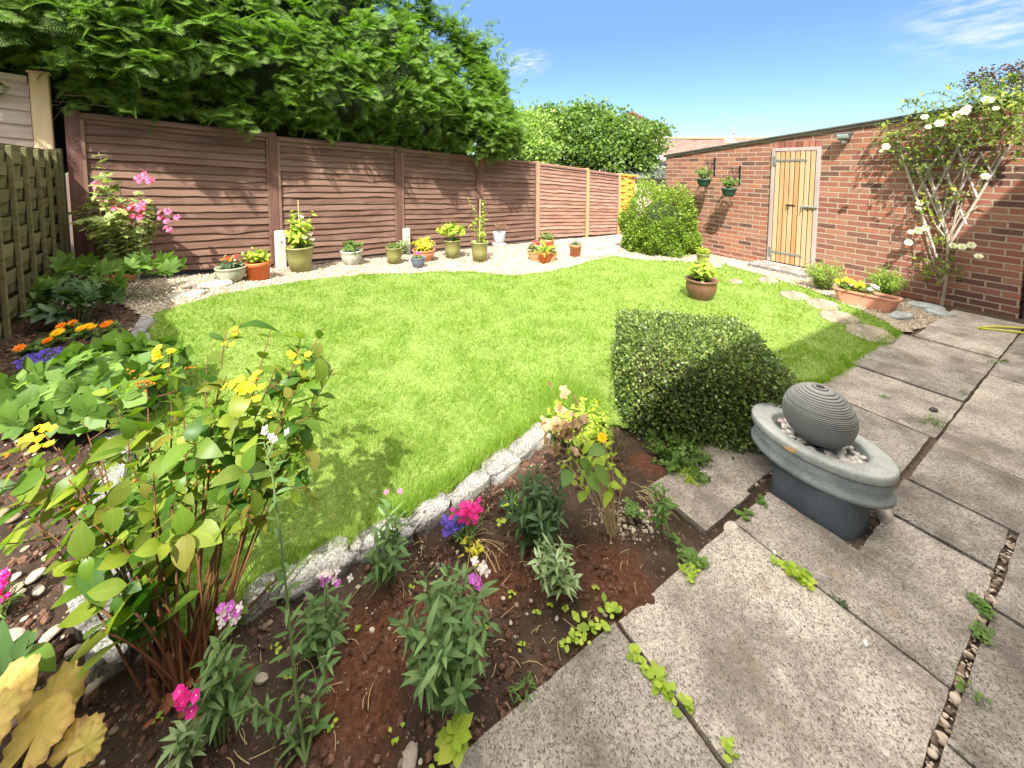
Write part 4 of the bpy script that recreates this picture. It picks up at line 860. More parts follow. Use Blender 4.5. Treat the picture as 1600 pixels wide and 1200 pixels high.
for nm_, kd_, mm_ in (('pink', 'mallow', ('fl_pink', 'fl_white')), ('white', 'rose', ('fl_white',)), ('yellow', 'five', ('fl_yellow', 'fl_orange')), ('marigold', 'marigold', ('fl_orange',)), ('marigold_y', 'marigold', ('fl_yellow',)),
                      ('red', 'marigold', ('fl_red',)), ('magenta', 'five', ('fl_magenta', 'fl_white')), ('purple', 'five', ('fl_purple', 'fl_white')), ('blue', 'floret', ('fl_blue',)), ('lilac', 'floret', ('fl_lilac',)), ('paleblue', 'floret', ('fl_paleblue',)), ('bud', 'bud', ('fl_bud',)), ('greenbud', 'bud', ('lf_mid',)), ('pansy', 'five', ('fl_yellow', 'fl_orange')), ('floretm', 'floret', ('fl_magenta',))):
    FL[nm_] = flower_mesh('flower_' + nm_, kd_, [M[k] for k in mm_])
def put_flower(root, kind, p, size, face=(0, -.5, 1), name='flower'):
    v = Vector(face) + Vector(np.random.default_rng(int(abs(p[0]) * 1e4) % 9999).normal(0, .25, 3)); q = v.normalized().to_track_quat('Z', 'Y')
    o = link(name, FL[kind], root, p, (0, 0, 0), size); o.rotation_mode = 'QUATERNION'; o.rotation_quaternion = q; return o
def bez(p0, p1, p2, n=8):
    t = np.linspace(0, 1, n)[:, None]; p0, p1, p2 = map(np.asarray, (p0, p1, p2)); return (1 - t) ** 2 * p0 + 2 * t * (1 - t) * p1 + t * t * p2
_VAR = {}
def variants(T):
    if id(T) not in _VAR:
        out = [T]
        for bend, twist, sx in ((.28, .5, 1.05), (-.16, -.6, .88), (.5, .25, .95), (.1, -.2, 1.15)):
            V = T[0].copy(); y = V[:, 1]; V[:, 0] *= sx; x, z = V[:, 0].copy(), V[:, 2].copy(); an = twist * y; V[:, 0] = x * np.cos(an) + z * np.sin(an); V[:, 2] = -x * np.sin(an) + z * np.cos(an) - bend * y * y; V[:, 1] = y * (1 - abs(bend) * .25 * y); V[:, 0] += .08 * twist * y * y; out.append((V, T[1], T[2]))
        _VAR[id(T)] = (out, T)
    return _VAR[id(T)][0]
def inst_var(a, T, pos, Y, N, sc, seed=0, m=0):
    vs = variants(T); w = np.random.default_rng(seed).integers(0, len(vs), len(pos))
    for i, v in enumerate(vs):
        k = w == i
        if k.any(): a.inst(v, pos[k], Y[k], N[k], sc[k], m)
def leaves_on(a, P, T, size, n, mode='spiral', t0=.15, up=.5, seed=0, sizevar=.25, tipgrow=1.0, m=0, petiole=None):
    """n leaf positions along polyline P, growing outwards"""
    r = np.random.default_rng(seed); P = np.asarray(P); seg = np.linspace(0, len(P) - 1.001, 200); tt = t0 + (1 - t0) * (np.arange(n) + .5) / n
    pos = []; Y = []; N = []; sc = []
    for k, t in enumerate(tt):
        f = t * (len(P) - 1.001); i = int(f); p = P[i] + (P[i + 1] - P[i]) * (f - i); ax = nrm(P[i + 1] - P[i])
        s1 = nrm(np.cross(ax, [0.13, .2, 1] if abs(ax[2]) < .95 else [1, 0, 0.1])); s2 = np.cross(ax, s1)
        if mode == 'spiral': angs = [k * 2.4 + r.normal(0, .3)]
        elif mode == 'opp': b0 = (k % 2) * math.pi / 2 + r.normal(0, .3); angs = [b0, b0 + math.pi]
        else: b0 = k * .7; angs = [b0 + q * 2 * math.pi / 4 for q in range(4)]
        for an in angs:
            d = s1 * math.cos(an) + s2 * math.sin(an); yd = d + ax * up * r.uniform(.6, 1.4) + np.array([0, 0, r.normal(.05, .15)])
            pos.append(p + (d * petiole if petiole else 0)); Y.append(yd); N.append(ax * 1.0 + np.array([0, 0, .8]) + r.normal(0, .25, 3)); sc.append(size * (1 + r.normal(0, sizevar)) * (1 - (1 - tipgrow) * t))
    inst_var(a, T, np.array(pos), np.array(Y), np.array(N), np.maximum(np.array(sc), size * .3), seed, m)
def bushy(root, h, rad, nst, T, lsz, nl, lmat, smat='stem', mode='spiral', seed=1, up=.5, sr=.003, lean=(0, 0), t0=.15, base=.25, flowers=None, tips=None, z0=0.0, tipgrow=.8, rough_h=.25, open_=1.0):
    """stems fanning out of one base, leaves along each; returns tip points"""
    r = np.random.default_rng(seed); st = Acc(); lf = Acc(); out = []
    for k in range(nst):
        an = k * 2.4 + r.normal(0, .3); q = math.sqrt((k + .5) / nst) * open_
        tip = np.array([math.cos(an) * rad * q + lean[0], math.sin(an) * rad * q + lean[1], z0 + h * (1 - .35 * q * q) * (1 + r.normal(0, rough_h * .5))]) if tips is None else np.array(tips[k])
        b0 = np.array([math.cos(an), math.sin(an), 0]) * rad * base * q + np.array([0, 0, z0]); mid = b0 * .4 + tip * .5 + np.array([0, 0, .22 * h]); mid[2] = min(mid[2], tip[2] * .9 + z0 * .1)
        P = bez(b0, mid, tip, 8); st.tube(P, np.linspace(sr, sr * .45, 8), 5, cap=False); leaves_on(lf, P, T, lsz, nl, mode, t0, up, seed * 31 + k, tipgrow=tipgrow); out.append(tip)
    st.obj('stems', M[smat], root); lf.obj('foliage', M[lmat], root)
    if flowers:
        kind, cnt, size = flowers; idx = r.permutation(len(out))[:cnt]
        for i in idx: put_flower(root, kind, out[i] + r.normal(0, .01, 3), size * r.uniform(.8, 1.2))
    return out

# ---- pots
def pot_prof(kind, rt, rb, h):
    th = rt * .09
    if kind == 'taper': o = [(0, 0), (rb, 0), (rb + (rt - rb) * .5, h * .5), (rt * .95, h * .93), (rt, h * .95), (rt, h), (rt - th, h), (rt - th * 1.3, h * .85), (0, h * .84)]
    elif kind == 'rim': o = [(0, 0), (rb, 0), (rb + (rt - rb) * .75, h * .78), (rt, h * .79), (rt * 1.01, h * .98), (rt * .98, h), (rt - th * 1.3, h), (rt - th * 1.5, h * .86), (0, h * .85)]
    elif kind == 'bowl': o = [(0, 0), (rb, 0), (rb * 1.05, h * .05), (rt * .86, h * .38), (rt * .95, h * .70), (rt * .93, h * .84), (rt * 1.0, h * .9), (rt * 1.01, h * .97), (rt * .96, h), (rt * .86, h * .95), (rt * .84, h * .86), (0, h * .85)]
    elif kind == 'belly': o = [(0, 0), (rb, 0), (rb * 1.06, h * .04), (rt * .93, h * .42), (rt * .97, h * .7), (rt * .90, h * .86), (rt * 1.02, h * .92), (rt * 1.03, h * .97), (rt * .96, h), (rt * .84, h * .93), (rt * .82, h * .85), (0, h * .84)]
    elif kind == 'cup': o = [(0, 0), (rb, 0), (rb * .95, h * .08), (rt * .97, h * .45), (rt * .96, h * .85), (rt, h), (rt - th, h), (rt - th * 1.4, h * .88), (0, h * .87)]
    return o
def potted(name, label, px, py, wpx, hpx, kind, mat, rb=.72, group=None, ribs=0, depth=None):
    p = G(px, py) if depth is None else None
    d = p.y; rt = wpx * d / F / 2 * .97; h = hpx * d / F
    t = thing(name, label, 'potted plant', (p.x, p.y + rt * .6, float(g(p.x, p.y + rt * .6)) + .012), random.uniform(0, 6), group)
    a = Acc(); a.lathe(pot_prof(kind, rt, rt * rb, h), 40, wob=(lambda an: 1 + .025 * np.cos(an * ribs)) if ribs else None); a.obj('pot', M[mat], t)
    a = Acc(); s_ = rt * .84; V = [(0, 0, h * .9)] + [(s_ * math.cos(x), s_ * math.sin(x), h * .87) for x in np.linspace(0, 2 * math.pi, 21)[:-1]]; a.add(V, np.array([[0, 1 + k, 1 + (k + 1) % 20] for k in range(20)])); a.obj('soil', M['potsoil'], t)
    return t, rt, h, d
def scat_flowers(t, kind, n, rad, z, size, seed, dz=.02, face=(0, -.5, 1)):
    r = np.random.default_rng(seed)
    for k in range(n):
        an = r.uniform(0, 6.28); q = math.sqrt(r.uniform()); put_flower(t, kind, (rad * q * math.cos(an), rad * q * math.sin(an), z + r.normal(0, dz)), size * r.uniform(.8, 1.2), face)
GP = 'potted plants along the fence'
t, rt, h, d = potted('potted_plant', 'grey-green ribbed bowl of orange marigolds and red flowers on the gravel near the corner', 353, 443, 46, 24, 'bowl', 'p_greygreen', .6, GP, 24)
bushy(t, .10, rt * .95, 22, LF['small'], .035, 9, 'lf_dark', seed=2, z0=h * .85); scat_flowers(t, 'marigold', 6, rt * .8, h + .06, .030, 1); scat_flowers(t, 'red', 5, rt * .6, h + .10, .030, 2); scat_flowers(t, 'lilac', 5, rt * .9, h + .12, .022, 3)
t, rt, h, d = potted('potted_plant', 'orange-red plastic pot with a lime green plant beside the ribbed bowl', 397, 439, 38, 28, 'rim', 'p_orange', .84, GP)
bushy(t, .17, rt * 1.05, 16, LF['ovate'], .07, 6, 'lf_lime', seed=3, z0=h * .85)
t, rt, h, d = potted('potted_plant', 'tallest olive glazed pot with a bushy caned lilac-flowered plant before the concrete spur', 463, 427, 45, 40, 'taper', 'p_olive', .66, GP)
tp = [(.21 * math.sin(k * 2.4) * (.4 + .6 * ((k * 7) % 5) / 5), .16 * math.cos(k * 2.4), h * .9 + .10 + .44 * ((k * 13) % 11) / 11) for k in range(32)]
tp = bushy(t, .5, .16, 32, LF['ovate'], .08, 8, 'lf_lime', seed=4, z0=h * .85, tips=tp, t0=.3); scat = [tp[i] for i in (1, 4, 8, 13, 17, 22)]
for q in scat: put_flower(t, 'lilac', q + np.array([0, 0, .02]), .038)
a = Acc(); a.tube([(.01, .0, h * .8), (.0, .0, h + .62)], .006, 6); a.obj('cane', M['cane'], t)
a = Acc(); a.tube([(.05, -.03, h * .8), (.04, -.02, h + .30)], .007, 6); a.obj('cane', M['cane'], t)
t, rt, h, d = potted('potted_plant', 'weathered stone bowl holding a small feathery green plant', 546, 416, 36, 23, 'bowl', 'p_stone', .62, GP)
bushy(t, .16, .15, 16, LF['fern'], .10, 5, 'lf_mid', seed=5, z0=h * .85, lean=(.0, -.0), t0=.4)
t, rt, h, d = potted('potted_plant', 'small olive pot with a low mossy green mound and white-edged trailing leaves', 614, 414, 28, 26, 'taper', 'p_olive', .72, GP)
bushy(t, .10, rt * 1.1, 26, LF['small'], .03, 10, 'lf_mid', seed=6, z0=h * .85)
q = G(632, 398); u_ = thing('trailing_plant', 'variegated leafy plant trailing on the gravel between the small olive pot and the brown bowl', 'plant', (q.x, q.y, q.z)); bushy(u_, .28, .12, 20, LF['ovate'], .045, 9, 'lf_silver', seed=7)
a0_ = G(625, 395); u_ = thing('climbing_plant', 'thin dark climber growing up beside the round-topped concrete spur', 'plant', (a0_.x + .02, a0_.y + .25, a0_.z)); bushy(u_, .58, .07, 7, LF['small'], .045, 16, 'lf_dark', seed=8, open_=.9)
t, rt, h, d = potted('potted_plant', 'brown bowl of bright yellow foliage behind the little blue-grey bowl', 660, 410, 38, 18, 'bowl', 'p_terra', .6, GP)
bushy(t, .20, .19, 34, LF['ovate'], .055, 8, 'lf_yellow', seed=9, z0=h * .8)
t, rt, h, d = potted('potted_plant', 'little blue-grey plastic bowl with a single deep pink flower', 652, 420, 25, 16, 'bowl', 'p_blue', .6, GP)
bushy(t, .05, rt * .9, 12, LF['small'], .03, 6, 'lf_mid', seed=10, z0=h * .85); scat_flowers(t, 'magenta', 4, .03, h + .05, .028, 5)
t, rt, h, d = potted('potted_plant', 'olive glazed pot with a fresh yellow-green fern-like plant midway along the fence', 706, 405, 29, 29, 'taper', 'p_olive', .74, GP)
bushy(t, .32, .27, 30, LF['palm5'], .065, 6, 'lf_lime', seed=11, z0=h * .85, t0=.55, base=.15)
t, rt, h, d = potted('potted_plant', 'olive pot with a tall straggly climber reaching halfway up the fence post', 749, 410, 30, 31, 'taper', 'p_olive', .72, GP)
tp = [(.22 * math.sin(k * 2.1) * (.3 + .7 * ((k * 5) % 7) / 7), .12 * math.cos(k * 2.1), h + .12 + .68 * ((k * 3) % 13) / 13) for k in range(13)]
bushy(t, .7, .2, 13, LF['ovate'], .065, 10, 'lf_lime', seed=12, z0=h * .85, tips=tp, t0=.2); a = Acc(); a.tube([(0, 0, h * .8), (0, .02, h + .72)], .007, 6); a.obj('cane', M['cane'], t)
t, rt, h, d = potted('potted_plant', 'pale blue-grey glazed cup of dead twiggy growth standing on a block', 780, 386, 21, 16, 'cup', 'p_palegrey', .7, GP)
bushy(t, .24, .13, 14, LF['ovate'], .04, 4, 'lf_brown', 'bark', seed=13, z0=h * .85, t0=.55); t.location.z += .085
a = Acc(); a.tube([(rt * .9 + .02 * math.sin(x), 0, h * .5 + h * .3 * math.cos(x)) for x in np.linspace(0, 3.14, 8)], .008, 6); a.obj('handle', M['p_palegrey'], t)
bt = thing('stone_block', 'rough pale stone block under the blue-grey cup', 'stone', (t.location.x, t.location.y, t.location.z - .10), .5)
a = Acc(); a.inst(rock(2, .12, 4, .4, .3), [(0, 0, .04)], [(0, 1, 0)], [(0, 0, 1)], .14); a.obj('stone', M['p_stone'], bt)
def trough(label, p, ln, w, h, mat, rz, group=None, flare=.82):
    t = thing('planter_trough', label, 'planter', (p.x, p.y, p.z + .012), rz, group); a = Acc()
    def ring(l, ww, z, c=.3):
        k = ww * c; pts = []
        for cx_, cy_, a0_ in ((l / 2 - k, ww / 2 - k, 0), (-l / 2 + k, ww / 2 - k, 1), (-l / 2 + k, -ww / 2 + k, 2), (l / 2 - k, -ww / 2 + k, 3)):
            for q in range(4): an = a0_ * math.pi / 2 + q / 3 * math.pi / 2; pts.append((cx_ + k * math.cos(an), cy_ + k * math.sin(an), z))
        return pts
    rings = [ring(ln * flare, w * flare, 0), ring(ln * .97, w * .95, h * .86), ring(ln * 1.02, w * 1.05, h * .87), ring(ln * 1.02, w * 1.05, h), ring(ln * .95, w * .88, h), ring(ln * .93, w * .84, h * .85)]
    V = np.array(sum(rings, [])); Q = [[i * 16 + j, i * 16 + (j + 1) % 16, (i + 1) * 16 + (j + 1) % 16, (i + 1) * 16 + j] for i in range(5) for j in range(16)]
    c0_ = len(V); V = np.vstack([V, [(0, 0, 0)]]); a.add(V, [np.array(Q), np.array([[c0_, (j + 1) % 16, j] for j in range(16)])]); a.obj('trough', M[mat], t, smooth=False)
    a = Acc(); V = np.vstack([ring(ln * .93, w * .84, h * .86), [(0, 0, h * .9)]]); a.add(V, np.array([[16, j, (j + 1) % 16] for j in range(16)])); a.obj('soil', M['potsoil'], t); return t
p = G(848, 408); t = trough('terracotta trough of red geraniums standing on the gravel by the faded fence panel', Vector((p.x, p.y + .05, float(g(p.x, p.y + .05)))), .52, .18, .14, 'p_terra', R(-6), GP)
for sx in (-.17, 0, .17):
    r_ = np.random.default_rng(int(40 + sx * 50))
lf = Acc(); r_ = np.random.default_rng(14); pos = np.c_[r_.uniform(-.24, .24, 160), r_.uniform(-.09, .09, 160), .14 + r_.uniform(0, .13, 160)]; lf.inst(LF['round'], pos, rdir(160, .3), rdir(160, 1.2), .045); lf.obj('foliage', M['lf_mid'], t)
for k in range(11): put_flower(t, 'red', (r_.uniform(-.22, .22), r_.uniform(-.08, .06), .27 + r_.normal(0, .02)), .040)
t, rt, h, d = potted('potted_plant', 'small orange terracotta pot with striped leaves in front of the geranium trough', 851, 413, 19, 18, 'rim', 'p_orange', .8, GP)
bushy(t, .12, rt * 1.2, 14, LF['strap'], .14, 3, 'lf_lime', seed=15, z0=h * .8, t0=.0, up=1.5)
t, rt, h, d = potted('potted_plant', 'terracotta pot with a leafy green tuft behind the geranium trough', 856, 393, 22, 18, 'rim', 'p_terra', .8, GP)
bushy(t, .18, rt * 1.3, 20, LF['ovate'], .055, 7, 'lf_mid', seed=16, z0=h * .8)
t, rt, h, d = potted('potted_plant', 'lone terracotta pot with a low green plant at the far end of the gravel', 900, 402, 20, 19, 'rim', 'p_terra', .78, GP)
bushy(t, .09, rt * 1.1, 18, LF['small'], .04, 8, 'lf_dark', seed=17, z0=h * .8)
t, rt, h, d = potted('potted_plant', 'wide brown glazed pot with leafy green growth standing alone on the lawn', 1102, 472, 49, 33, 'belly', 'p_brown', .66)
bushy(t, .24, .18, 30, LF['ovate'], .062, 9, 'lf_lime', seed=18, z0=h * .85)
t, rt, h, d = potted('potted_plant', 'small olive green pot beside the round bush near the brick wall', 1101, 417, 21, 19, 'taper', 'p_olive', .7)
bushy(t, .13, rt * 1.2, 18, LF['small'], .04, 9, 'lf_lime', seed=19, z0=h * .85)
pw = G(1362, 484); t = trough('pink terracotta trough of yellow and pale blue pansies on the gravel by the brick wall', Vector((pw.x + .02, pw.y + .1, float(g(pw.x, pw.y + .1)))), .58, .20, .16, 'p_pink', WZ + R(3))
lf = Acc(); r_ = np.random.default_rng(24); pos = np.c_[r_.uniform(-.05, .27, 150), r_.uniform(-.1, .1, 150), .15 + r_.uniform(0, .09, 150)]; lf.inst(LF['ovate'], pos, rdir(150, .6), rdir(150, 1.2), .045); lf.obj('foliage', M['lf_mid'], t)
for k in range(13): put_flower(t, 'pansy', (.25 - .26 * k / 13 + r_.normal(0, .02), r_.uniform(-.07, .09), .24 + r_.normal(0, .015)), .034, (-.6, .5, .9))
for k in range(7): put_flower(t, 'paleblue', (-.04 - r_.uniform(0, .07), r_.uniform(-.06, .08), .23 + r_.normal(0, .012)), .032, (-.6, .5, .9))
# terracotta bowl under the pink shrub
t, rt, h, d = potted('potted_plant', 'wide terracotta bowl with flat white flower heads below the pink mallow', 172, 446, 58, 24, 'bowl', 'p_terra', .6)
bushy(t, .12, rt * .9, 14, LF['palm5'], .07, 4, 'lf_mid', seed=20, z0=h * .8)
for k in range(5): put_flower(t, 'white', (.12 * math.sin(k * 1.9), .1 * math.cos(k * 1.9), h + .13), .040)

# hanging baskets with their scroll brackets
def basket(px, py, wpx, bx0, bx1, by, label, lab2, seed):
    off = .30; s_, z_ = wplane(px, py, off); p = WO + WN * off + WD * s_
    wx = wpx * p[1] / F / 2; t = thing('hanging_basket', label, 'hanging basket', (p[0], p[1], z_), WZ, 'hanging baskets on the wall')
    a = Acc(); a.lathe([(0, -.13), (wx * .55, -.125), (wx * .82, -.07), (wx * .98, 0), (wx * 1.05, .0), (wx * 1.05, .02), (wx * .9, .02), (0, .015)], 28); a.obj('pot', M['p_green'], t)
    bushy(t, .20, .17, 26, LF['ovate'], .05, 8, 'lf_mid', seed=seed, z0=.0, t0=.2)
    for k in range(3):
        an = k * 2.09; a = Acc(); a.tube([(wx * math.cos(an), wx * math.sin(an), .02), (0, 0, .33)], .0025, 4); a.obj('chain', M['iron'], t)
    b_ = thing('scroll_bracket', lab2, 'bracket', (p[0] - WN[0] * off, p[1] - WN[1] * off, z_), WZ, 'scroll brackets on the wall'); a = Acc()
    a.box((0, .006, .24), (.03, .012, .34), bev=.003); a.obj('back_bar', M['iron'], b_, smooth=False); a = Acc(); a.box((0, .165, .36), (.014, .33, .010), bev=.002); a.obj('arm', M['iron'], b_, smooth=False)
    a = Acc(); a.tube([(0, .02, .12), (0, .10, .13), (0, .17, .22), (0, .20, .32), (0, .24, .35)], .005, 5)
    for cy_, cz_, rr in ((.07, .29, .045), (.24, .30, .035), (.13, .31, .03)): a.tube([(0, cy_ + rr * (1 - k / 26) * math.cos(k * .5), cz_ + rr * (1 - k / 26) * math.sin(k * .5)) for k in range(20)], .004, 5, cap=False)
    a.obj('scroll', M['iron'], b_)
basket(1100, 281, 21, 0, 0, 0, 'dark green hanging basket of leafy growth, the farther one on the brick wall', 'black scroll bracket holding the farther hanging basket', 21)
basket(1139, 296, 21, 0, 0, 0, 'dark green hanging basket of leafy growth, the one nearer the pine door', 'black scroll bracket holding the basket nearer the pine door', 22)

# ================================================================ TREES, HEDGES, SHRUBS
def conifer():
    t = thing('conifer_hedge', 'huge dark green conifer with feathery sprays overhanging the long brown fence', 'tree', (FO[0], FO[1], 0), FZ)
    r = np.random.default_rng(21); a = Acc(); pos = []; Y = []; N = []; sc = []
    def topz(s_): return (5.7 if s_ < 3.9 else 5.7 - (s_ - 3.9) * .78) + .25 * math.sin(s_ * 2.3)
    def pad(c, out, n, wide, drop):
        """one bough: a drooping pad of sprays radiating round its tip"""
        side = nrm(np.cross(out, [0, 0, 1.0])); 
        for k in range(n):
            u, v = r.normal(0, .5), r.uniform(0, 1); base = c + side * u * wide - out * v * wide * .9 + np.array([0, 0, -drop * abs(u) ** 1.5 + .10 * v + r.normal(0, .05)])
            for q in range(r.integers(3, 6)):
                d = nrm(out * r.uniform(.2, 1.0) + side * r.normal(0, .85) + np.array([0, 0, r.normal(.02, .38)])); pos.append(base + r.normal(0, .03, 3)); Y.append(d); N.append(out * r.uniform(.0, .9) + np.array([0, 0, .8]) + r.normal(0, .4, 3)); sc.append(r.uniform(.10, .27))
    nb = 0
    while nb < 620:
        s_ = r.uniform(-4.3, 6.9); zf = float(np.interp(s_, post_s, ptop)) if s_ > 0 else 2.45; zt = topz(s_); 
        if zt < zf + .3: continue
        u = r.uniform() ** 1.25; z = zf + .12 + (zt - zf) * u; en = np.clip((7.1 - s_) / 1.6, 0, 1) ** .5
        lump = .30 * math.sin(s_ * 1.9 + z * 1.3) + .22 * math.sin(s_ * 4.3 - z * 2.7)
        v = .45 - .98 * math.sin(min(u * 1.2 + .22, 1) * math.pi) ** .7 * en + .22 * lump
        if u < .12: v = max(v, r.uniform(-.32, .4))
        out = nrm(np.array([r.normal(.05, .35) + (1.0 if s_ > 6.2 else 0), -1.0, r.normal(.12, .2)])); pad(np.array([s_, v, z]), out, int(r.integers(6, 12)), r.uniform(.16, .34), .16); nb += 1
    for b in range(150):
        an = r.uniform(-.3, 1.5); z = 1.85 + r.uniform() * 2.3; rad = max(1.25 - .42 * max(z - 2.3, 0), .25) * (1 + .2 * math.sin(z * 6)); out = nrm(np.array([math.sin(an), -math.cos(an), .15])); pad(np.array([5.75 + rad * math.sin(an), .8 - rad * math.cos(an), z]), out, 8, .22, .14)
    # ragged leaders and wisps along the top and the right-hand end
    for k in range(60):
        s_ = r.uniform(3.2, 6.9); z = topz(s_) + r.uniform(-.2, .15); p0 = np.array([s_, .4 + r.normal(0, .3), z]); d = nrm(np.array([.9, -.1, .5]) + r.normal(0, .25, 3))
        for q in range(5): pos.append(p0 + d * q * .09); Y.append(d + r.normal(0, .35, 3)); N.append(rdir(1)[0]); sc.append(.17 - .02 * q)
    for k in range(40):
        z = r.uniform(2.0, 3.9); rad = max(1.3 - .42 * max(z - 2.3, 0), .25); p0 = np.array([5.75 + rad, .7 + r.normal(0, .3), z]); d = nrm(np.array([1, -.2, .35]) + r.normal(0, .25, 3))
        for q in range(6): pos.append(p0 + d * q * .08); Y.append(d + r.normal(0, .4, 3)); N.append(rdir(1)[0]); sc.append(.16 - .018 * q)
    inst_var(a, LF['frond'], np.array(pos), np.array(Y), np.array(N), np.array(sc), 3)
    a.obj('foliage', M['conifer'], t)
    # solid core behind the sprays, coloured darker to stand in for inner shade
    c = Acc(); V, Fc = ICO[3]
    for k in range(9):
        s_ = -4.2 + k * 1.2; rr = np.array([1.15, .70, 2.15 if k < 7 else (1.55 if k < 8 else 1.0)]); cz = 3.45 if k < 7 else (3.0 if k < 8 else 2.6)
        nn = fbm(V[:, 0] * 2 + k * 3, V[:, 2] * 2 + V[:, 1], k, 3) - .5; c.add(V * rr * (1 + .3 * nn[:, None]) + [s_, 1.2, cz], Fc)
    c.obj('shade_core', plain('shade_core', (.016, .032, .010), .9, .1, (.04, .06, .02), 8, .9, 20, bd=.05), t)
    for k, s_ in enumerate((-3, -.8, 1.5, 3.8, 5.6)):
        a = Acc(); zb = float(g(*(FO + FD * s_ + FN * 1.3))); a.tube([(s_, 1.3, zb - .2), (s_ + .05, 1.28, 1.5), (s_, 1.3, 4.2)], [.16, .13, .06], 10); a.obj('trunk', M['bark'], t)
conifer()
# dead twigs caught above the corner
tw = thing('dead_twigs', 'bare brown twigs lying on the corner where the pale post meets the long fence', 'twigs', (FO[0], FO[1], 2.2), FZ); a = Acc(); r_ = np.random.default_rng(4)
for k in range(14): p0 = np.array([r_.uniform(-.3, .25), r_.uniform(-.02, .15), r_.uniform(0, .16)]); d_ = np.array([r_.normal(.1, .2), r_.normal(-.02, .06), r_.normal(0, .06)]); a.tube(bez(p0, p0 + d_ + [0, 0, .03], p0 + d_ * 2, 5), .004, 4)
a.obj('twigs', M['palebark'], tw)

def crown(root, blobs, n, T, lsz, mat, seed, gap=.55, name='crown', clump=26, csz=.34):
    """leaf clumps on the shells of a few blobs, uneven and with gaps"""
    r = np.random.default_rng(seed); a = Acc(); tot = sum(b[3] ** 2 for b in blobs); P = []; 
    for (x, y, z, rad) in blobs:
        k = max(1, int(n * rad * rad / tot)); d = rdir(k, .15); q = r.uniform(.62, 1.05, k)[:, None]; c = np.array([x, y, z]) + d * q * rad * [1, 1, .85]
        keep = vn(c[:, 0] * 2.2 / max(rad, .3), c[:, 2] * 2.2 / max(rad, .3) + c[:, 1], seed) > gap * .45; c = c[keep]; P.append(c)
    c = np.concatenate(P); k = len(c); off = r.normal(0, csz, (k, clump, 3)) * [1, 1, .7]; pos = (c[:, None] + off).reshape(-1, 3); m_ = len(pos)
    a.inst(T, pos, nrm(off.reshape(-1, 3) + r.normal(0, csz * .8, (m_, 3))), rdir(m_, .7), lsz * r.uniform(.6, 1.3, m_)); return a.obj(name, M[mat], root)
def tree(name, label, px, ybase, Y, blobs_px, leafsz, mat, seed, n=260, trunk=.12, csz=.18, bark='bark', clump=26, group=None):
    """blobs given as (px, py, depth, radius px)"""
    b = [(*AT(x, y, dd), rr * dd / F) for (x, y, dd, rr) in blobs_px]; x0 = AT(px, ybase, Y); zb = -.8 if Y > 12 else float(g(x0.x, Y))
    t = thing(name, label, 'tree', (x0.x, Y, zb), 0, group); loc = [(x - x0.x, y - Y, z - zb, r_) for x, y, z, r_ in b]
    a = Acc(); zt = max(l[2] for l in loc); r_ = np.random.default_rng(seed)
    a.tube([(0, 0, -.1), (.05, 0, zt * .3), (0, 0, zt * .62)], [trunk, trunk * .8, trunk * .5], 9)
    tr = a.obj('trunk', M[bark], t); a = Acc()
    for l in loc:
        p1 = np.array([0, 0, zt * .32]); p2 = np.array(l[:3]); a.tube(bez(p1, (p1 + p2) / 2 + [0, 0, .25 * zt * .2], p2, 7), np.linspace(trunk * .4, trunk * .12, 7), 6, cap=False)
        for q in range(3):
            e = p2 + r_.normal(0, l[3] * .6, 3); a.tube(bez(p2 * .6 + p1 * .4, p2, e, 5), np.linspace(trunk * .14, trunk * .04, 5), 5, cap=False)
    a.obj('limbs', M[bark], t); crown(t, loc, n, LEAF1, leafsz, mat, seed, csz=csz, clump=clump); return t
tree('leafy_tree', 'bright green apple-like tree standing behind the fence right of the big conifer', 925, 330, 13.5,
     [(865, 200, 13.5, 38), (905, 225, 13.2, 45), (960, 215, 13.8, 45), (905, 190, 14, 26), (1000, 225, 13.6, 34), (940, 245, 13, 35), (990, 250, 13.4, 30), (870, 245, 13, 34), (935, 185, 13.8, 22), (1030, 205, 13.5, 10)], .14, 'lf_tree', 31, 820, .16, .17, 'palebark')
tree('shrubby_tree', 'pale silvery green tree between the big conifer and the bright green tree', 810, 330, 12.0,
     [(800, 215, 12, 34), (830, 205, 12.3, 30), (785, 235, 11.6, 30), (835, 240, 11.6, 30), (815, 190, 12.4, 18)], .11, 'lf_tree2', 32, 560, .1, .15, 'palebark')
tree('plum_tree', 'dark purplish-leaved tree rising above the brick outbuilding roof at the right edge', 1590, 300, 6.4, [(1560, 128, 6.4, 28), (1598, 122, 6.3, 30), (1530, 128, 6.5, 18), (1620, 150, 6.2, 45)], .045, 'lf_plum', 33, 150, .07, .055, 'bark', 22)

# clipped box cube
bh = thing('box_hedge', 'clipped cube-shaped box shrub on the lawn edge behind the stone fountain', 'shrub', (1.285, 2.50, 0), R(-13)); r_ = np.random.default_rng(8)
def shell(n, hx, hy, hz, e=4.5, taper=.10):
    d = rdir(n); d[:, 2] = np.abs(d[:, 2]) * 1.0; k = (np.abs(d / [hx, hy, hz]) ** e).sum(1) ** (-1 / e); P = d * k[:, None]; w = 1 + taper * (1 - P[:, 2:3] / hz); P = P * np.concatenate([w, w, np.ones_like(w)], 1); return P
HX, HY, HZ = .455, .42, .50
P = shell(42000, HX, HY, HZ, 12, .05); lum = 1 + .09 * (fbm(P[:, 0] * 7 + 3, P[:, 1] * 7 + P[:, 2] * 6, 3, 4) - .5) * 2 - r_.uniform(0, .10, len(P)) + (r_.uniform(size=len(P)) > .96) * r_.uniform(0, .14, len(P)); P = P * lum[:, None]; P = P[(P[:, 2] > .0) & (vn(P[:, 0] * 16, P[:, 2] * 16 + P[:, 1] * 16, 77) > .09)]
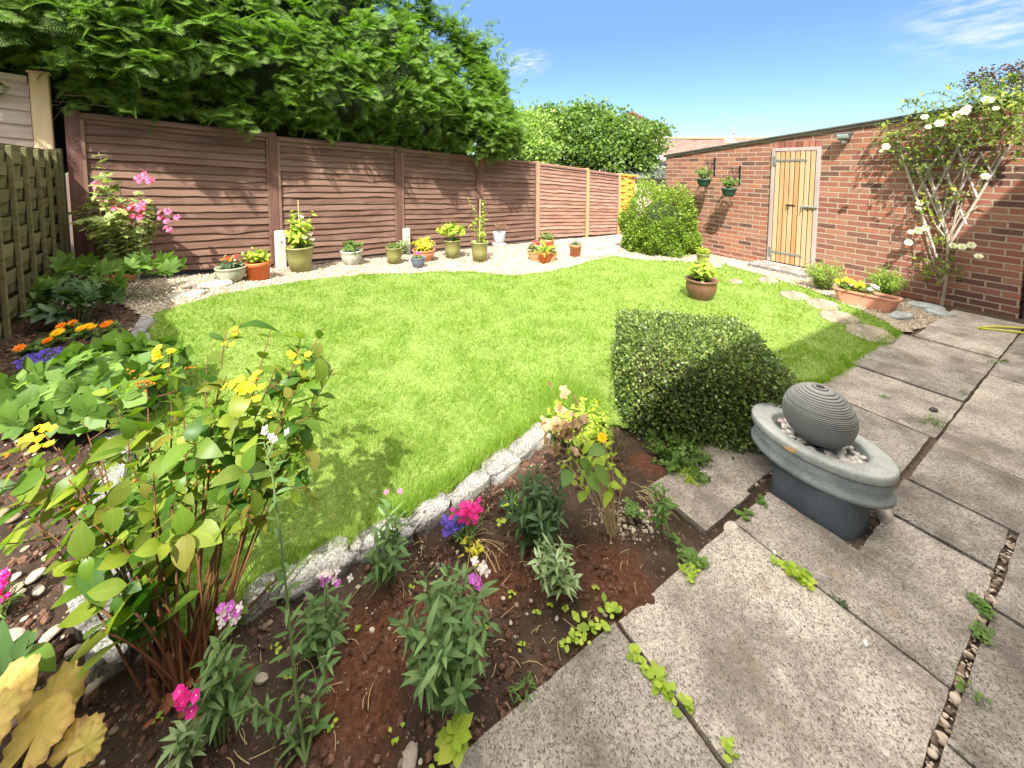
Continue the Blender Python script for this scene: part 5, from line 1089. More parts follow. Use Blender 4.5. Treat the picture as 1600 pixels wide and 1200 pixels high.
a = Acc(); nr = nrm(P / [HX * HX, HY * HY, HZ * HZ]); a.inst(LEAF1, P, nrm(nr * .9 + r_.normal(0, .6, P.shape)), nr + r_.normal(0, .7, P.shape), r_.uniform(.013, .026, len(P))); a.obj('foliage', M['lf_box'], bh)
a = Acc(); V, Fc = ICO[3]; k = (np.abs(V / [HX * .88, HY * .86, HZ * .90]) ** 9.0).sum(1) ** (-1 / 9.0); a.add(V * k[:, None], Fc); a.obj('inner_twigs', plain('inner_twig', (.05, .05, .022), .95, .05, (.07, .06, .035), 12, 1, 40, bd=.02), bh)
# round bush at the far corner
qb = G(1046, 398); rb = thing('round_bush', 'large rounded light green bush in front of the far end of the brick wall', 'shrub', (qb.x, qb.y + .45, float(g(qb.x, qb.y + .45)))); 
P = shell(24000, .74, .66, 1.36, 2.6, .05); lum = 1.0 + .75 * (fbm(P[:, 0] * 3.2 + 1, P[:, 1] * 3 + P[:, 2] * 3.4, 5, 4) - .5) - r_.uniform(0, .16, len(P)); P = P * lum[:, None]
a = Acc(); nr = nrm(P / [.7 ** 2, .62 ** 2, 1.3 ** 2]); a.inst(LEAF1, P, nrm(nr + [0, 0, .35] + r_.normal(0, .55, P.shape)), nr + r_.normal(0, .7, P.shape), r_.uniform(.025, .060, len(P))); a.obj('foliage', M['lf_bush'], rb)
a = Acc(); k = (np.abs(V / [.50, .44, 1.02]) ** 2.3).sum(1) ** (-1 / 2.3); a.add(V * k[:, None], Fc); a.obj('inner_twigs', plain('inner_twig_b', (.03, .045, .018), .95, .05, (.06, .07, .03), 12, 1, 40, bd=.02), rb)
# ivy on the far corner of the wall
iv = thing('climbing_shrub', 'dark leafy climber at the far corner of the brick wall above the round bush', 'climber', (*(WO + WD * (sF + .1) + WN * .0), -.1)); bushy(iv, 1.75, .26, 20, LF['ovate'], .085, 22, 'lf_dark', 'bark', seed=44, sr=.008, t0=.55)
# lavenders by the wall
for k, (px, py, w_, h_, lab) in enumerate(((1292, 456, 56, 36, 'feathery light green lavender clump between the door step and the pansy trough'), (1392, 468, 48, 36, 'feathery green lavender clump against the wall behind the pansy trough'))):
    q = G(px, py); t = thing('lavender', lab, 'plant', (q.x + .03, q.y + .1, q.z)); bushy(t, h_ * q.y / F * 1.15, w_ * q.y / F / 2 * 1.1, 90, LF['narrow'], .06, 16, 'lf_bush' if k else 'lf_bush', seed=50 + k, t0=.1, up=1.1, sr=.0015)

# ================================================================ STONE FOUNTAIN
FC = np.array([1.545, 1.778]); ft = thing('stone_fountain', 'oval blue-grey stone water feature with a grooved ball and pebbles standing on the patio', 'fountain', (FC[0], FC[1], 0), math.atan2(-.859, .511))
def oval_loft(a, rings, seg=56, m=0, p=2.0):
    """rings: (rx, ry, z, squareness)"""
    V = []; t = np.arange(seg) * 2 * math.pi / seg
    for rx, ry, z, e in rings:
        c, s_ = np.cos(t), np.sin(t); k = (np.abs(c) ** e + np.abs(s_) ** e) ** (-1 / e); V.append(np.c_[rx * c * k, ry * s_ * k, np.full(seg, z)])
    n = len(rings); i, j = np.meshgrid(np.arange(n - 1), np.arange(seg), indexing='ij'); j2 = (j + 1) % seg
    a.add(np.concatenate(V), np.stack([i * seg + j, i * seg + j2, (i + 1) * seg + j2, (i + 1) * seg + j], -1).reshape(-1, 4), None, m); return a
RX, RY, RZ = .282, .192, .300; q_ = .668
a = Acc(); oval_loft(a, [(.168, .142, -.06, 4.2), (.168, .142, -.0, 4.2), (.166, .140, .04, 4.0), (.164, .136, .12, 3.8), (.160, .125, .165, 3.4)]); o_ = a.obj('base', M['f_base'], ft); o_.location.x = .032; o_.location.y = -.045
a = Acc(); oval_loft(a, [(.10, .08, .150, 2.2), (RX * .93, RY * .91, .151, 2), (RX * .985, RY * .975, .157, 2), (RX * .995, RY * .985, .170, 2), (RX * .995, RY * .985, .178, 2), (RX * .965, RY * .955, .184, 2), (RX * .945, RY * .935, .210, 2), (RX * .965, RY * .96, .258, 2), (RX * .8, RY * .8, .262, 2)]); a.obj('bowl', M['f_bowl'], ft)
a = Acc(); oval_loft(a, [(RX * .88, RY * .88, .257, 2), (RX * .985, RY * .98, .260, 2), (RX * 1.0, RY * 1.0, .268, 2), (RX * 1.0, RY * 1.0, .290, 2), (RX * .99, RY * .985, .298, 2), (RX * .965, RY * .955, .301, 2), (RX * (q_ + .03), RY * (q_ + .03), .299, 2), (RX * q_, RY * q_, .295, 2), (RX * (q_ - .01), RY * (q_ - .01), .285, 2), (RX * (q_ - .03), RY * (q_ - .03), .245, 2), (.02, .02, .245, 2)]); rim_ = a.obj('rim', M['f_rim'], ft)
a = Acc(); prof = []; BR = .143; bz = .405; zs = np.linspace(-math.pi / 2, math.pi / 2, 241)
for k, th in enumerate(zs):
    zc = math.sin(th); grv = 0.0
    ph = (zc * 17.0) % 1.0; depth = .0042 if zc > -.2 else .0016
    if zc > -.75 and zc < .985: grv = -depth * max(0, 1 - abs(ph - .5) / .16)
    rr_ = (BR + grv) * math.cos(th); prof.append((max(rr_, .0001), bz + (BR * .97 + grv) * zc))
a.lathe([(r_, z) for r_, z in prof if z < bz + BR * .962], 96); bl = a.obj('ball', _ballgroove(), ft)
a = Acc(); a.lathe([(.0175, bz + BR * .955), (.0165, bz + BR * .970), (.013, bz + BR * .972), (.011, bz + BR * .93), (.0001, bz + BR * .92)], 24); a.obj('water_outlet', M['f_groove'], bl)
r_ = np.random.default_rng(12); P = []; tries = 0
while len(P) < 60 and tries < 9000:
    tries += 1; an = r_.uniform(0, 6.283); q = r_.uniform(.42, .93); x, y = RX * q_ * q * math.cos(an), RY * q_ * q * math.sin(an)
    if math.hypot(x, y) < .085 and len(P) > 8: continue
    if all(math.hypot(x - u, y - v) > .0185 for u, v in P): P.append((x, y))
for k, (x, y) in enumerate(P):
    col_ = [M['peb_white'] if 'peb_white' in M else None, None][0]
    a = Acc(); a.inst(rock(2, .06, k + 1, .62), [(0, 0, 0)], [(math.cos(k * 1.7), math.sin(k * 1.7), .1)], [(r_.normal(0, .25), r_.normal(0, .25), 1)], np.array([[.013, .0185, .014]]) * r_.uniform(.85, 1.2))
    kk = ('a', 'b', 'c')[0 if k % 4 else (1 if k % 8 else 2)]
    nm = 'pebble_' + kk
    if nm not in M: M[nm] = plain('cobble_' + kk, {'a': (.62, .57, .50), 'b': (.45, .33, .29), 'c': (.28, .26, .25)}[kk], .5, .4, {'a': (.74, .69, .63), 'b': (.62, .48, .42), 'c': (.42, .38, .35)}[kk], 20, .1, 60)
    pb = thing('pebble', 'smooth pale pebble lying in the fountain bowl round the ball', 'pebble', (0, 0, 0), 0, 'pebbles in the fountain bowl'); w = ft.location; an = ft.rotation_euler.z
    pb.location = (w.x + x * math.cos(an) - y * math.sin(an), w.y + x * math.sin(an) + y * math.cos(an), .262 + r_.uniform(0, .012)); bpy.data.objects.remove(pb) if False else None
    me = a.mesh('pebble', M[nm]); bpy_o = bpy.data.objects.new('pebble', me); COL.objects.link(bpy_o); bpy_o.location = pb.location; tag(bpy_o, {'a': 'smooth creamy white pebble', 'b': 'smooth pinkish brown pebble', 'c': 'smooth dark grey pebble'}[kk] + ' lying in the fountain bowl round the ball', 'pebble', {'a': 'creamy pebbles', 'b': 'pinkish brown pebbles', 'c': 'dark grey pebbles'}[kk] + ' in the fountain bowl'); bpy.data.objects.remove(pb)
# wet brown leaf on the rim
lf_ = AT(1233, 709, 1.64); a = Acc(); a.inst(leaf(5, .42, .5, .05, -.04), [(0, 0, 0)], [(.6, -.35, 0)], [(0, 0, 1)], .045)
o = a.obj('fallen_leaf', M['rust'], None, loc=(1.318, 1.688, .303)); tag(o, 'wet rusty brown leaf stuck on the left side of the fountain rim', 'leaf')

# ================================================================ STONES
def stone(name, label, cat, p, dims, mat, seed, rz=0, group=None, block=.25, rough_=.16, sub=3, sink=.3, tilt=0):
    a = Acc(); T = rock(sub, rough_, seed, 1, block); V = T[0] * (np.array(dims) / 2); a.add(V, T[1], T[2]); o = a.obj(name, M[mat] if isinstance(mat, str) else mat, None, smooth=True)
    o.location = (p[0], p[1], p[2] + dims[2] * (.5 - sink)); o.rotation_euler = (tilt, tilt * .5, rz); return tag(o, label, cat, group)
KR = [(372, 955), (435, 920), (548, 865), (640, 825), (700, 790), (762, 745), (800, 712), (855, 678)]
for k in range(len(KR) - 1):
    p, q = G(*KR[k]), G(*KR[k + 1]); ln = math.hypot(q.x - p.x, q.y - p.y); c = (p + q) / 2
    stone('edging_stone', ('rough pale kerb stone behind the bare foot of the hypericum', 'long white-grey kerb stone directly behind the tall grey-green stem', 'pitted pale kerb stone left of the pink-flowered leggy plant', 'pale kerb stone right behind the pink-flowered leggy plant', 'whitish kerb stone just above the blue and magenta lobelia', 'short kerb stone between the lobelia and the yellow-green tangle', 'last bright kerb stone, at the tangle of leaves near the box cube')[k], 'edging stone', c, (ln * (1.0 + .06 * (k % 2)), .085 + .05 * ((k * 7) % 4) / 3, .12), 'kerb', 3 + k, math.atan2(q.y - p.y, q.x - p.x) + .10 * math.sin(k * 2.3), 'edging stones along the front bed', .60, .28, 3, .60 + .10 * ((k * 5) % 3) / 2, .06 * math.sin(k * 3.1))
KL = [(172, 1062), (165, 975), (158, 885), (168, 812), (176, 735), (186, 680), (193, 640), (203, 595), (212, 558), (220, 528), (226, 505)]
for k in range(len(KL) - 1):
    p, q = G(*KL[k]), G(*KL[k + 1]); ln = math.hypot(q.x - p.x, q.y - p.y); c = (p + q) / 2
    if k in (5,): continue
    stone('edging_stone', 'pale kerb stone on the left lawn edge, %s from the hypericum foot' % ('first', 'second', 'third', 'fourth', 'fifth', 'sixth', 'seventh', 'eighth', 'ninth', 'tenth')[k], 'edging stone', c, (ln * (1.0 + .07 * (k % 2)), .09 + .06 * ((k * 5) % 3) / 2, .12), 'kerb', 23 + k, math.atan2(q.y - p.y, q.x - p.x) + .12 * math.sin(k * 1.9), 'edging stones left of the lawn', .66, .20, 3, .56, .04 * (-1) ** k)
for k, (px, py, dx, dy, lab) in enumerate(((1408, 497, .26, .16, 'flat grey rock nearest the lawn among the three by the rose'), (1468, 493, .24, .17, 'angular grey rock at the patio corner in front of the rose'), (1447, 482, .30, .15, 'flat grey rock lying at the foot of the brick wall'))):
    q = G(px, py); stone('rock', lab, 'rock', q, (dx, dy, .09), 'grey_rock', 60 + k, .5 + k, None, .4, .14, 3, .35)
q = G(1148, 416); stone('rock', 'cream coloured rock on the gravel between the round bush and the door', 'rock', q, (.30, .16, .13), 'white_rock', 71, -.9, None, .3, .2)
q = G(1118, 418); stone('rock', 'low pinkish white stone behind the brown pot', 'rock', q, (.2, .14, .08), 'white_rock', 73, .4, None, .3, .2)
q = G(1086, 462); stone('rock', 'small white stone beside the brown glazed pot on the lawn', 'rock', q, (.10, .08, .07), 'white_rock', 75, .4, None, .2, .2)
q = G(1142, 828); stone('rock', 'smooth pale oval cobble in the gap between two patio flags', 'rock', q, (.085, .05, .024), 'white_rock', 76, .6, None, .0, .06)
q = G(1383, 812); stone('rock', 'white striped shell-like stone tucked behind the right side of the fountain', 'rock', q, (.10, .06, .07), 'white_rock', 77, .9, None, .0, .15)
for k, (px, py, dx, lab) in enumerate(((333, 447, .34, 'pale flat stone at the gravel edge left of the ribbed bowl'), (290, 462, .3, 'pale flat stone on the gravel under the mallow shadow'), (705, 417, .26, 'half buried pale stone on the gravel before the middle olive pot'))):
    q = G(px, py); stone('rock', lab, 'rock', q, (dx, .2, .07), 'concrete', 80 + k, FZ + .2 * k, None, .4, .15, 3, .4)
WS = [(408, 1065, .026), (80, 995, .034), (60, 925, .028), (115, 1022, .024), (575, 1122, .03), (600, 1128, .02), (640, 1190, .04), (340, 1010, .02), (870, 968, .012), (945, 962, .016), (1190, 868, .02), (55, 902, .035), (20, 1000, .04), (130, 985, .02), (455, 1148, .03), (500, 1130, .025)]
for k, (px, py, sz) in enumerate(WS):
    q = G(px, py); stone('bed_stone', 'pale flint on the soil ' + ('right of the magenta stock', 'above the amber leaves', 'beside the left kerb, higher one', 'touching the lowest left kerb stone', 'on the red-brown soil at the bottom, larger one', 'on the red-brown soil at the bottom, smaller one', 'at the very bottom before the patio corner', 'under the hypericum stems', 'left of the weeds at the flag corner', 'among the weeds at the flag corner', 'at the top of the biggest flag', 'near the left edge, upper one', 'near the left edge, lower one', 'between the amber leaves and the kerb', 'at the foot of the tall grey-green stem', 'just right of the tall grey-green stem')[k], 'stone', q, (sz * 1.5, sz, sz * .6), 'flint', 90 + k, k * 1.3, 'loose flints on the soil', .1, .2, 2, .25)
for k, (px, py, w_) in enumerate(((1285, 478, .34), (1310, 498, .36), (1358, 523, .40), (1240, 464, .32), (1200, 440, .28), (1150, 442, .2))):
    q = G(px, py); a = Acc(); seg = 28; rr_ = np.random.default_rng(k + 3); t = np.arange(seg) * 2 * math.pi / seg; wob = 1 + .10 * (vn(np.cos(t) * 2 + 5 + k, np.sin(t) * 2 + 5, k) - .5) * 2
    V = []
    for s_, z in ((.96, .0), (1, .026), (.95, .034), (.6, .036), (.02, .037)): V.append(np.c_[w_ / 2 * s_ * wob * np.cos(t) * 1.25, w_ / 2 * s_ * wob * np.sin(t) * .9, np.full(seg, z)])
    i, j = np.meshgrid(np.arange(4), np.arange(seg), indexing='ij'); j2 = (j + 1) % seg; a.add(np.concatenate(V), np.stack([i * seg + j, i * seg + j2, (i + 1) * seg + j2, (i + 1) * seg + j], -1).reshape(-1, 4))
    o = a.obj('stepping_stone', M['step'], None, loc=(q.x, q.y, q.z - .006)); o.rotation_euler.z = math.atan2(.511, .859) + .3
    tag(o, 'worn flat stepping stone sunk in the lawn on the way to the door', 'stepping stone', 'stepping stones across the lawn'); o['label'] = ('third', 'second', 'nearest', 'fourth', 'fifth', 'smallest outlying')[k] + ' stepping stone in the lawn, counted from the patio corner towards the door' if k < 5 else 'small worn stepping stone in the grass right of the brown pot'

# countless pebbles and grit
r_ = np.random.default_rng(17)
def scatter_poly(poly, n, seed, dens=None):
    P = np.array(poly); r = np.random.default_rng(seed); x = r.uniform(P[:, 0].min(), P[:, 0].max(), n); y = r.uniform(P[:, 1].min(), P[:, 1].max(), n); k = inpoly(x, y, poly)
    if dens is not None: k &= r.uniform(size=n) < dens(x, y)
    return x[k], y[k]
x, y = scatter_poly(GRAVEL, 42000, 5); n = len(x); a = Acc(); a.inst(OCT, np.c_[x, y, g(x, y) + .012], rdir(n), rdir(n), np.c_[r_.uniform(.008, .020, n), r_.uniform(.007, .016, n), r_.uniform(.005, .011, n)])
tag(a.obj('gravel_pebbles', M['gravelstone'], smooth=True), kind='stuff')
BEDL = gp([(0, 545), (95, 448), (225, 470), (222, 520), (200, 600), (170, 760), (150, 930), (165, 1090), (60, 1200), (-60, 1200), (-200, 800)])
BEDF = gp([(165, 1100), (380, 960), (500, 900), (640, 835), (760, 765), (850, 690), (960, 700), (1000, 760), (1110, 850), (965, 985), (700, 1200), (150, 1200)])
def bedpeb(name, poly, n, lo, hi, seed, thr):
    x, y = scatter_poly(poly, n, seed, lambda x, y: (fbm(x * 3, y * 3, seed, 3) > thr) * 1.0); k = len(x); r = np.random.default_rng(seed); sz = lo + (hi - lo) * r.uniform(size=k) ** 2.5
    T = rock(1, .25, seed, .6); a = Acc(); a.inst(T, np.c_[x, y, mound(x, y) + sz * .25], np.c_[r.normal(size=(k, 2)), np.zeros(k)], np.c_[r.normal(0, .3, (k, 2)), np.ones(k)], np.c_[sz, sz * r.uniform(.6, 1, k), sz * .8]); tag(a.obj(name, M['pebble']), kind='stuff')
bedpeb('bed_pebbles', BEDL, 2600, .006, .026, 6, .40); bedpeb('bed_pebbles', BEDF, 900, .0025, .011, 7, .46)
q = G(985, 810); ZN = [(q.x + .16 * math.cos(t), q.y + .12 * math.sin(t)) for t in np.linspace(0, 6.28, 12)]; bedpeb('bed_pebbles', ZN, 260, .005, .014, 8, 0)
x, y = scatter_poly(BEDF, 30000, 9, lambda x, y: np.clip(fbm(x * 5, y * 5, 2, 3) * 2 - .7, 0, 1)); k = len(x); sz = .0022 + .010 * r_.uniform(size=k) ** 4; a = Acc(); T = rock(1, .75, 3, .75)
a.inst(T, np.c_[x, y, mound(x, y) + sz * .3], rdir(k), rdir(k), sz); tag(a.obj('soil_clods', M['clod'], smooth=False), kind='stuff')
x, y = scatter_poly(BEDL, 12000, 19); k = len(x); sz = .003 + .013 * r_.uniform(size=k) ** 3; a = Acc(); a.inst(T, np.c_[x, y, mound(x, y) + sz * .3], rdir(k), rdir(k), sz); tag(a.obj('soil_clods', M['clod'], smooth=False), kind='stuff')
n = 700; u = r_.uniform(-1.2, 2.7, n); v = r_.uniform(-.211, -.190, n); x = u * .859 + v * .511; y = u * .511 - v * .859; sz = .003 + .012 * r_.uniform(size=n) ** 3; a = Acc(); a.inst(rock(1, .25, 6, .6), np.c_[x, y, np.full(n, .001) + sz * .3], rdir(n, 0), rdir(n, 2), sz); tag(a.obj('joint_grit', M['pebble']), kind='stuff')
n = 260; u = r_.uniform(1.98, 2.6, n); v = r_.uniform(-.92, -.50, n); x = u * .859 + v * .511; y = u * .511 - v * .859; sz = .003 + .010 * r_.uniform(size=n) ** 3; a = Acc(); a.inst(rock(1, .25, 6, .6), np.c_[x, y, np.full(n, -.004) + sz * .3], rdir(n, 0), rdir(n, 2), sz); tag(a.obj('joint_grit', M['pebble']), kind='stuff')
# straw and dead stalks on the bed
x, y = scatter_poly(BEDF, 260, 29); a = Acc()
for xx, yy in zip(x[:120], y[:120]):
    an = r_.uniform(0, 6.28); ln = r_.uniform(.02, .07); z = float(mound(xx, yy)) + .004; a.tube(bez((xx, yy, z), (xx + ln * .5 * math.cos(an), yy + ln * .5 * math.sin(an), z + .012), (xx + ln * math.cos(an + .3), yy + ln * math.sin(an + .3), z + .002), 4), .0011, 4, cap=False)
q = G(745, 850)
for k in range(26):
    an = r_.normal(-.9, .7); ln = r_.uniform(.05, .13); x0 = q.x + r_.normal(0, .035); y0 = q.y + r_.normal(0, .035); z = float(mound(x0, y0)) + .006; a.tube(bez((x0, y0, z), (x0 + ln * .5 * math.cos(an), y0 + ln * .5 * math.sin(an), z + .03), (x0 + ln * math.cos(an), y0 + ln * math.sin(an), z + .003), 5), .0013, 4, cap=False)
q = G(1010, 770)
for k in range(26):
    an = r_.normal(-1.0, .5); ln = r_.uniform(.05, .12); x0 = q.x + r_.normal(0, .03); y0 = q.y + r_.normal(0, .03); z = .01; a.tube(bez((x0, y0, z), (x0 + ln * .5 * math.cos(an), y0 + ln * .5 * math.sin(an), z + .02), (x0 + ln * math.cos(an), y0 + ln * math.sin(an), z), 5), .0012, 4, cap=False)
tag(a.obj('dead_stalks', M['straw']), kind='stuff')

# ================================================================ GRASS
BL = (np.array([(-.5, 0, 0), (.5, 0, 0), (-.36, .5, .06), (.36, .5, .06), (0, 1, .28)]), [np.array([[0, 1, 3, 2]]), np.array([[2, 3, 4]])], np.array([(0, 0), (1, 0), (0, .5), (1, .5), (.5, 1)]))
def grass(n, seed, poly, far, ln, wd, name=None, acc=None):
    x, y = scatter_poly(poly, n, seed, lambda x, y: np.clip((far / np.hypot(x, y)) ** 2, 0, 1)); k = len(x); r = np.random.default_rng(seed); d = np.hypot(x, y)
    for px, py, w_ in ((1285, 478, .34), (1310, 498, .36), (1358, 523, .40), (1240, 464, .32), (1200, 440, .28), (1150, 442, .2)):
        q = G(px, py); kk = ((x - q.x) ** 2 + (y - q.y) ** 2) > (w_ * .36) ** 2; x, y, d = x[kk], y[kk], d[kk]
    k = len(x); tuft = fbm(x * 6, y * 6, 13, 3); L_ = ln * (.25 + 1.5 * tuft) * r.uniform(.6, 1.3, k); wds = wd * np.clip(d / 2.0, .8, 3.2) * r.uniform(.7, 1.3, k)
    lean = np.c_[(vn(x * 11, y * 11, 3) - .5) * 2 + r.normal(0, .6, k), (vn(x * 11, y * 11, 8) - .5) * 2 + r.normal(0, .6, k), r.uniform(.5, 1.6, k)]
    acc.inst(BL, np.c_[x, y, g(x, y) + .008], lean, rdir(k, 0) * [1, 1, .3], np.c_[wds, L_, L_])
ga_ = Acc(); grass(900000, 41, LAWN, 1.9, .042, .0026, acc=ga_)
# longer tufts along the kerb and the patio edge
for path, n, ln in ((LAWN_PX, 5200, .075), ([(183, 930), (180, 850), (183, 770), (192, 700), (203, 640), (215, 580), (228, 530)], 3400, .06), ([(1235, 604), (1287, 598), (1345, 562), (1402, 521)], 2600, .04), (RIGHT_PX[5:22], 3500, .035)):
    P = gp(path); P = np.array(P); r = np.random.default_rng(n); seg = np.r_[0, np.cumsum(np.hypot(*np.diff(P, axis=0).T))]; s_ = r.uniform(0, seg[-1], n); x = np.interp(s_, seg, P[:, 0]) + r.normal(0, .022, n); y = np.interp(s_, seg, P[:, 1]) + r.normal(0, .022, n)
    d = np.hypot(x, y); ga_.inst(BL, np.c_[x, y, g(x, y) + .005], np.c_[r.normal(0, .6, (n, 2)), r.uniform(.5, 1.5, n)], rdir(n) * [1, 1, .3], np.c_[.0028 * np.clip(d / 1.8, .8, 3), ln * r.uniform(.4, 1.4, n), ln * np.ones(n)])
q = G(890, 640); n = 2600; x = q.x + r_.normal(0, .10, n); y = q.y + r_.normal(0, .14, n); ga_.inst(BL, np.c_[x, y, g(x, y)], np.c_[r_.normal(0, .5, (n, 2)), r_.uniform(.6, 1.6, n)], rdir(n) * [1, 1, .3], np.c_[np.full(n, .003), r_.uniform(.05, .15, n), np.full(n, .1)])
tag(ga_.obj('grass', M['grass']), kind='stuff')

# ================================================================ CLIMBING ROSE ON ITS TRELLIS
def WP(px, py, off):
    s_, z_ = wplane(px, py, off); return np.array([s_, off, z_])       # in the wall's own frame
tl = thing('trellis', 'fan of weathered wooden trellis strips fixed to the brick wall behind the rose', 'trellis', (WO[0], WO[1], 0), WZ)
for (x0, y0, x1, y1) in ((1404, 228, 1464, 403), (1462, 222, 1489, 299), (1489, 299, 1509, 350), (1492, 222, 1527, 310), (1533, 240, 1552, 276), (1578, 226, 1486, 378), (1531, 243, 1466, 356), (1480, 214, 1432, 306), (1432, 262, 1486, 380), (1449, 258, 1482, 372), (1505, 215, 1449, 322)):
    a = Acc(); a.tube([WP(x0, y0, .03), WP((x0 + x1) / 2, (y0 + y1) / 2, .034), WP(x1, y1, .03)], .0125, 4); a.obj('strip', M['trellis'], tl, smooth=False)
rs = thing('climbing_rose', 'white climbing rose with a bare forked stem spreading over the trellis and wall top', 'climber', (WO[0], WO[1], 0), WZ)
a = Acc(); SP = [[(1471, 482), (1478, 440), (1481, 400), (1480, 375), (1470, 340), (1455, 290), (1440, 250)], [(1480, 378), (1492, 345), (1503, 318), (1512, 300), (1540, 275), (1565, 235)], [(1481, 372), (1500, 340), (1530, 322), (1552, 318)], [(1478, 372), (1462, 352), (1452, 330), (1446, 305)],
                 [(1472, 345), (1480, 300), (1500, 270), (1520, 235), (1545, 190)], [(1474, 440), (1462, 420), (1452, 390), (1443, 350), (1438, 320)], [(1481, 400), (1490, 350), (1510, 250), (1520, 200), (1500, 160)], [(1478, 430), (1468, 446), (1456, 420), (1447, 395)]]
for k, pth in enumerate(SP):
    P = np.array([WP(x, y, .07 + .05 * math.sin(i * 1.3 + k)) for i, (x, y) in enumerate(pth)]); t = np.linspace(0, len(P) - 1, 18); Pi = np.array([[np.interp(u, range(len(P)), P[:, c]) for c in range(3)] for u in t]); a.tube(Pi, np.linspace(.018 if k == 0 else .009, .004, 18), 7)
a.obj('stems', M['palebark'], rs)
rc = np.random.default_rng(66); lf = Acc(); st = Acc()
def rose_cloud(px, py, w, h, n, off, osc):
    pts = []
    for k in range(n):
        an = rc.uniform(0, 6.283); q = rc.uniform() ** .5; x, y = px + w * q * math.cos(an), py + h * q * math.sin(an); p0 = WP(x, y, off + abs(rc.normal(0, osc)))
        d = nrm(rc.normal(0, 1, 3) + [0, .6, .3]); P = bez(p0, p0 + d * .09, p0 + d * .17 + [0, 0, -.02], 5); st.tube(P, .0022, 4, cap=False)
        leaves_on(lf, P, LF['ovate'], .036, 4, 'spiral', .1, .5, k + int(px), sizevar=.3); pts.append(p0)
rose_cloud(1430, 228, 46, 34, 64, .08, .08); rose_cloud(1522, 188, 74, 42, 130, .10, .12); rose_cloud(1470, 190, 40, 26, 70, .08, .1); rose_cloud(1580, 190, 40, 46, 70, .08, .14); rose_cloud(1395, 205, 22, 14, 18, .06, .06); rose_cloud(1560, 150, 40, 22, 50, .05, .14)
rose_cloud(1537, 262, 16, 14, 14, .06, .05); rose_cloud(1490, 305, 14, 12, 12, .06, .05); rose_cloud(1447, 330, 8, 30, 12, .06, .04); rose_cloud(1446, 415, 14, 14, 16, .06, .06); rose_cloud(1487, 415, 18, 10, 16, .06, .06); rose_cloud(1462, 365, 8, 26, 8, .06, .03); rose_cloud(1455, 250, 26, 30, 40, .06, .05)
for (x0, y0, x1, y1, x2, y2) in ((1470, 175, 1440, 145, 1402, 172), (1450, 180, 1425, 150, 1412, 160), (1520, 160, 1500, 120, 1480, 135), (1560, 150, 1545, 118, 1520, 125), (1590, 150, 1590, 110, 1575, 120), (1420, 235, 1385, 215, 1362, 228), (1500, 165, 1470, 135, 1440, 150), (1540, 155, 1560, 120, 1590, 118), (1590, 200, 1605, 235, 1580, 250)):
    P = bez(WP(x0, y0, .08), WP(x1, y1, .15), WP(x2, y2, .12), 14); st.tube(P, .0035, 5, cap=False); leaves_on(lf, P, LF['ovate'], .048, 16, 'spiral', .1, .5, x0)
st.obj('shoots', M['stem'], rs); lf.obj('foliage', M['lf_rose'], rs)
for k, (x, y, s_) in enumerate(((1384, 229, .055), (1377, 236, .03), (1445, 183, .045), (1450, 199, .04), (1468, 193, .06), (1495, 179, .055), (1508, 174, .06), (1543, 157, .065), (1539, 276, .055), (1437, 317, .045), (1434, 326, .045), (1424, 363, .045), (1436, 360, .06), (1446, 357, .05), (1420, 379, .055), (1489, 384, .05), (1503, 386, .055), (1517, 383, .055), (1529, 401, .05), (1512, 168, .04), (1556, 170, .035))):
    put_flower(rs, 'white', tuple(WP(x, y, .16 if y > 240 else .40)), s_ * .78, (-.4, 1, .5), 'rose_bloom')

# ================================================================ THE FAR HOUSES
fh = thing('tiled_house', 'low white house with a long brown tiled roof and small finial beyond the gardens', 'house', (0, 0, 0))
Yh = 30; e0 = AT(985, 252, Yh); e1 = AT(1300, 252, Yh); rg0 = AT(1012, 220, Yh + 4); rg1 = AT(1300, 213, Yh + 4)
a = Acc(); a.box(((e0.x + e1.x) / 2, Yh + 4, (e0.z - 1.5) / 2 + .2), (e1.x - e0.x - .6, 7.4, e0.z + 2.2)); w_ = a.obj('wall', stonemat('white_render', [(.62, .60, .54), (.74, .72, .66)], 3, .9, .2, 30), fh, smooth=False)
def tilemat(name, cols):
    b = MB(name); co = b.coord('Object'); br = b.n('TexBrick'); br.inputs['Scale'].default_value = 1; br.inputs['Brick Width'].default_value = .3; br.inputs['Row Height'].default_value = .16; br.inputs['Mortar Size'].default_value = .012; br.inputs['Color1'].default_value = (0, 0, 0, 1); br.inputs['Color2'].default_value = (1, 1, 1, 1)
    cc = b.n('SeparateXYZ'); b.l(co, cc.inputs[0]); cb = b.n('CombineXYZ'); b.l(cc.outputs[0], cb.inputs[0]); b.l(b.math('MULTIPLY', cc.outputs[2], 2.0), cb.inputs[1]); b.l(cb.outputs[0], br.inputs['Vector'])
    c = b.ramp(b.math('ADD', b.math('MULTIPLY', br.outputs['Color'], .5), b.math('MULTIPLY', b.noise(co, 1.5, 5), .5)), [(.2, C(*cols[0])), (.8, C(*cols[1]))]); c = b.mix(b.math('MULTIPLY', br.outputs['Fac'], .7), c, C(.05, .035, .03)); b.color(c); b.rough(.9, .1); return b.m
a = Acc(); V = np.array([e0, e1, rg1, rg0, (rg1.x, Yh + 8.2, e0.z), (rg0.x - 1, Yh + 8.2, e0.z)]); a.add(V, np.array([[0, 1, 2, 3], [3, 2, 4, 5]])); a.add(V[[0, 3, 5]], np.array([[0, 1, 2]]))
rf = a.obj('roof', tilemat('brown_tiles', ((.15, .085, .07), (.27, .165, .13))), fh, smooth=False)
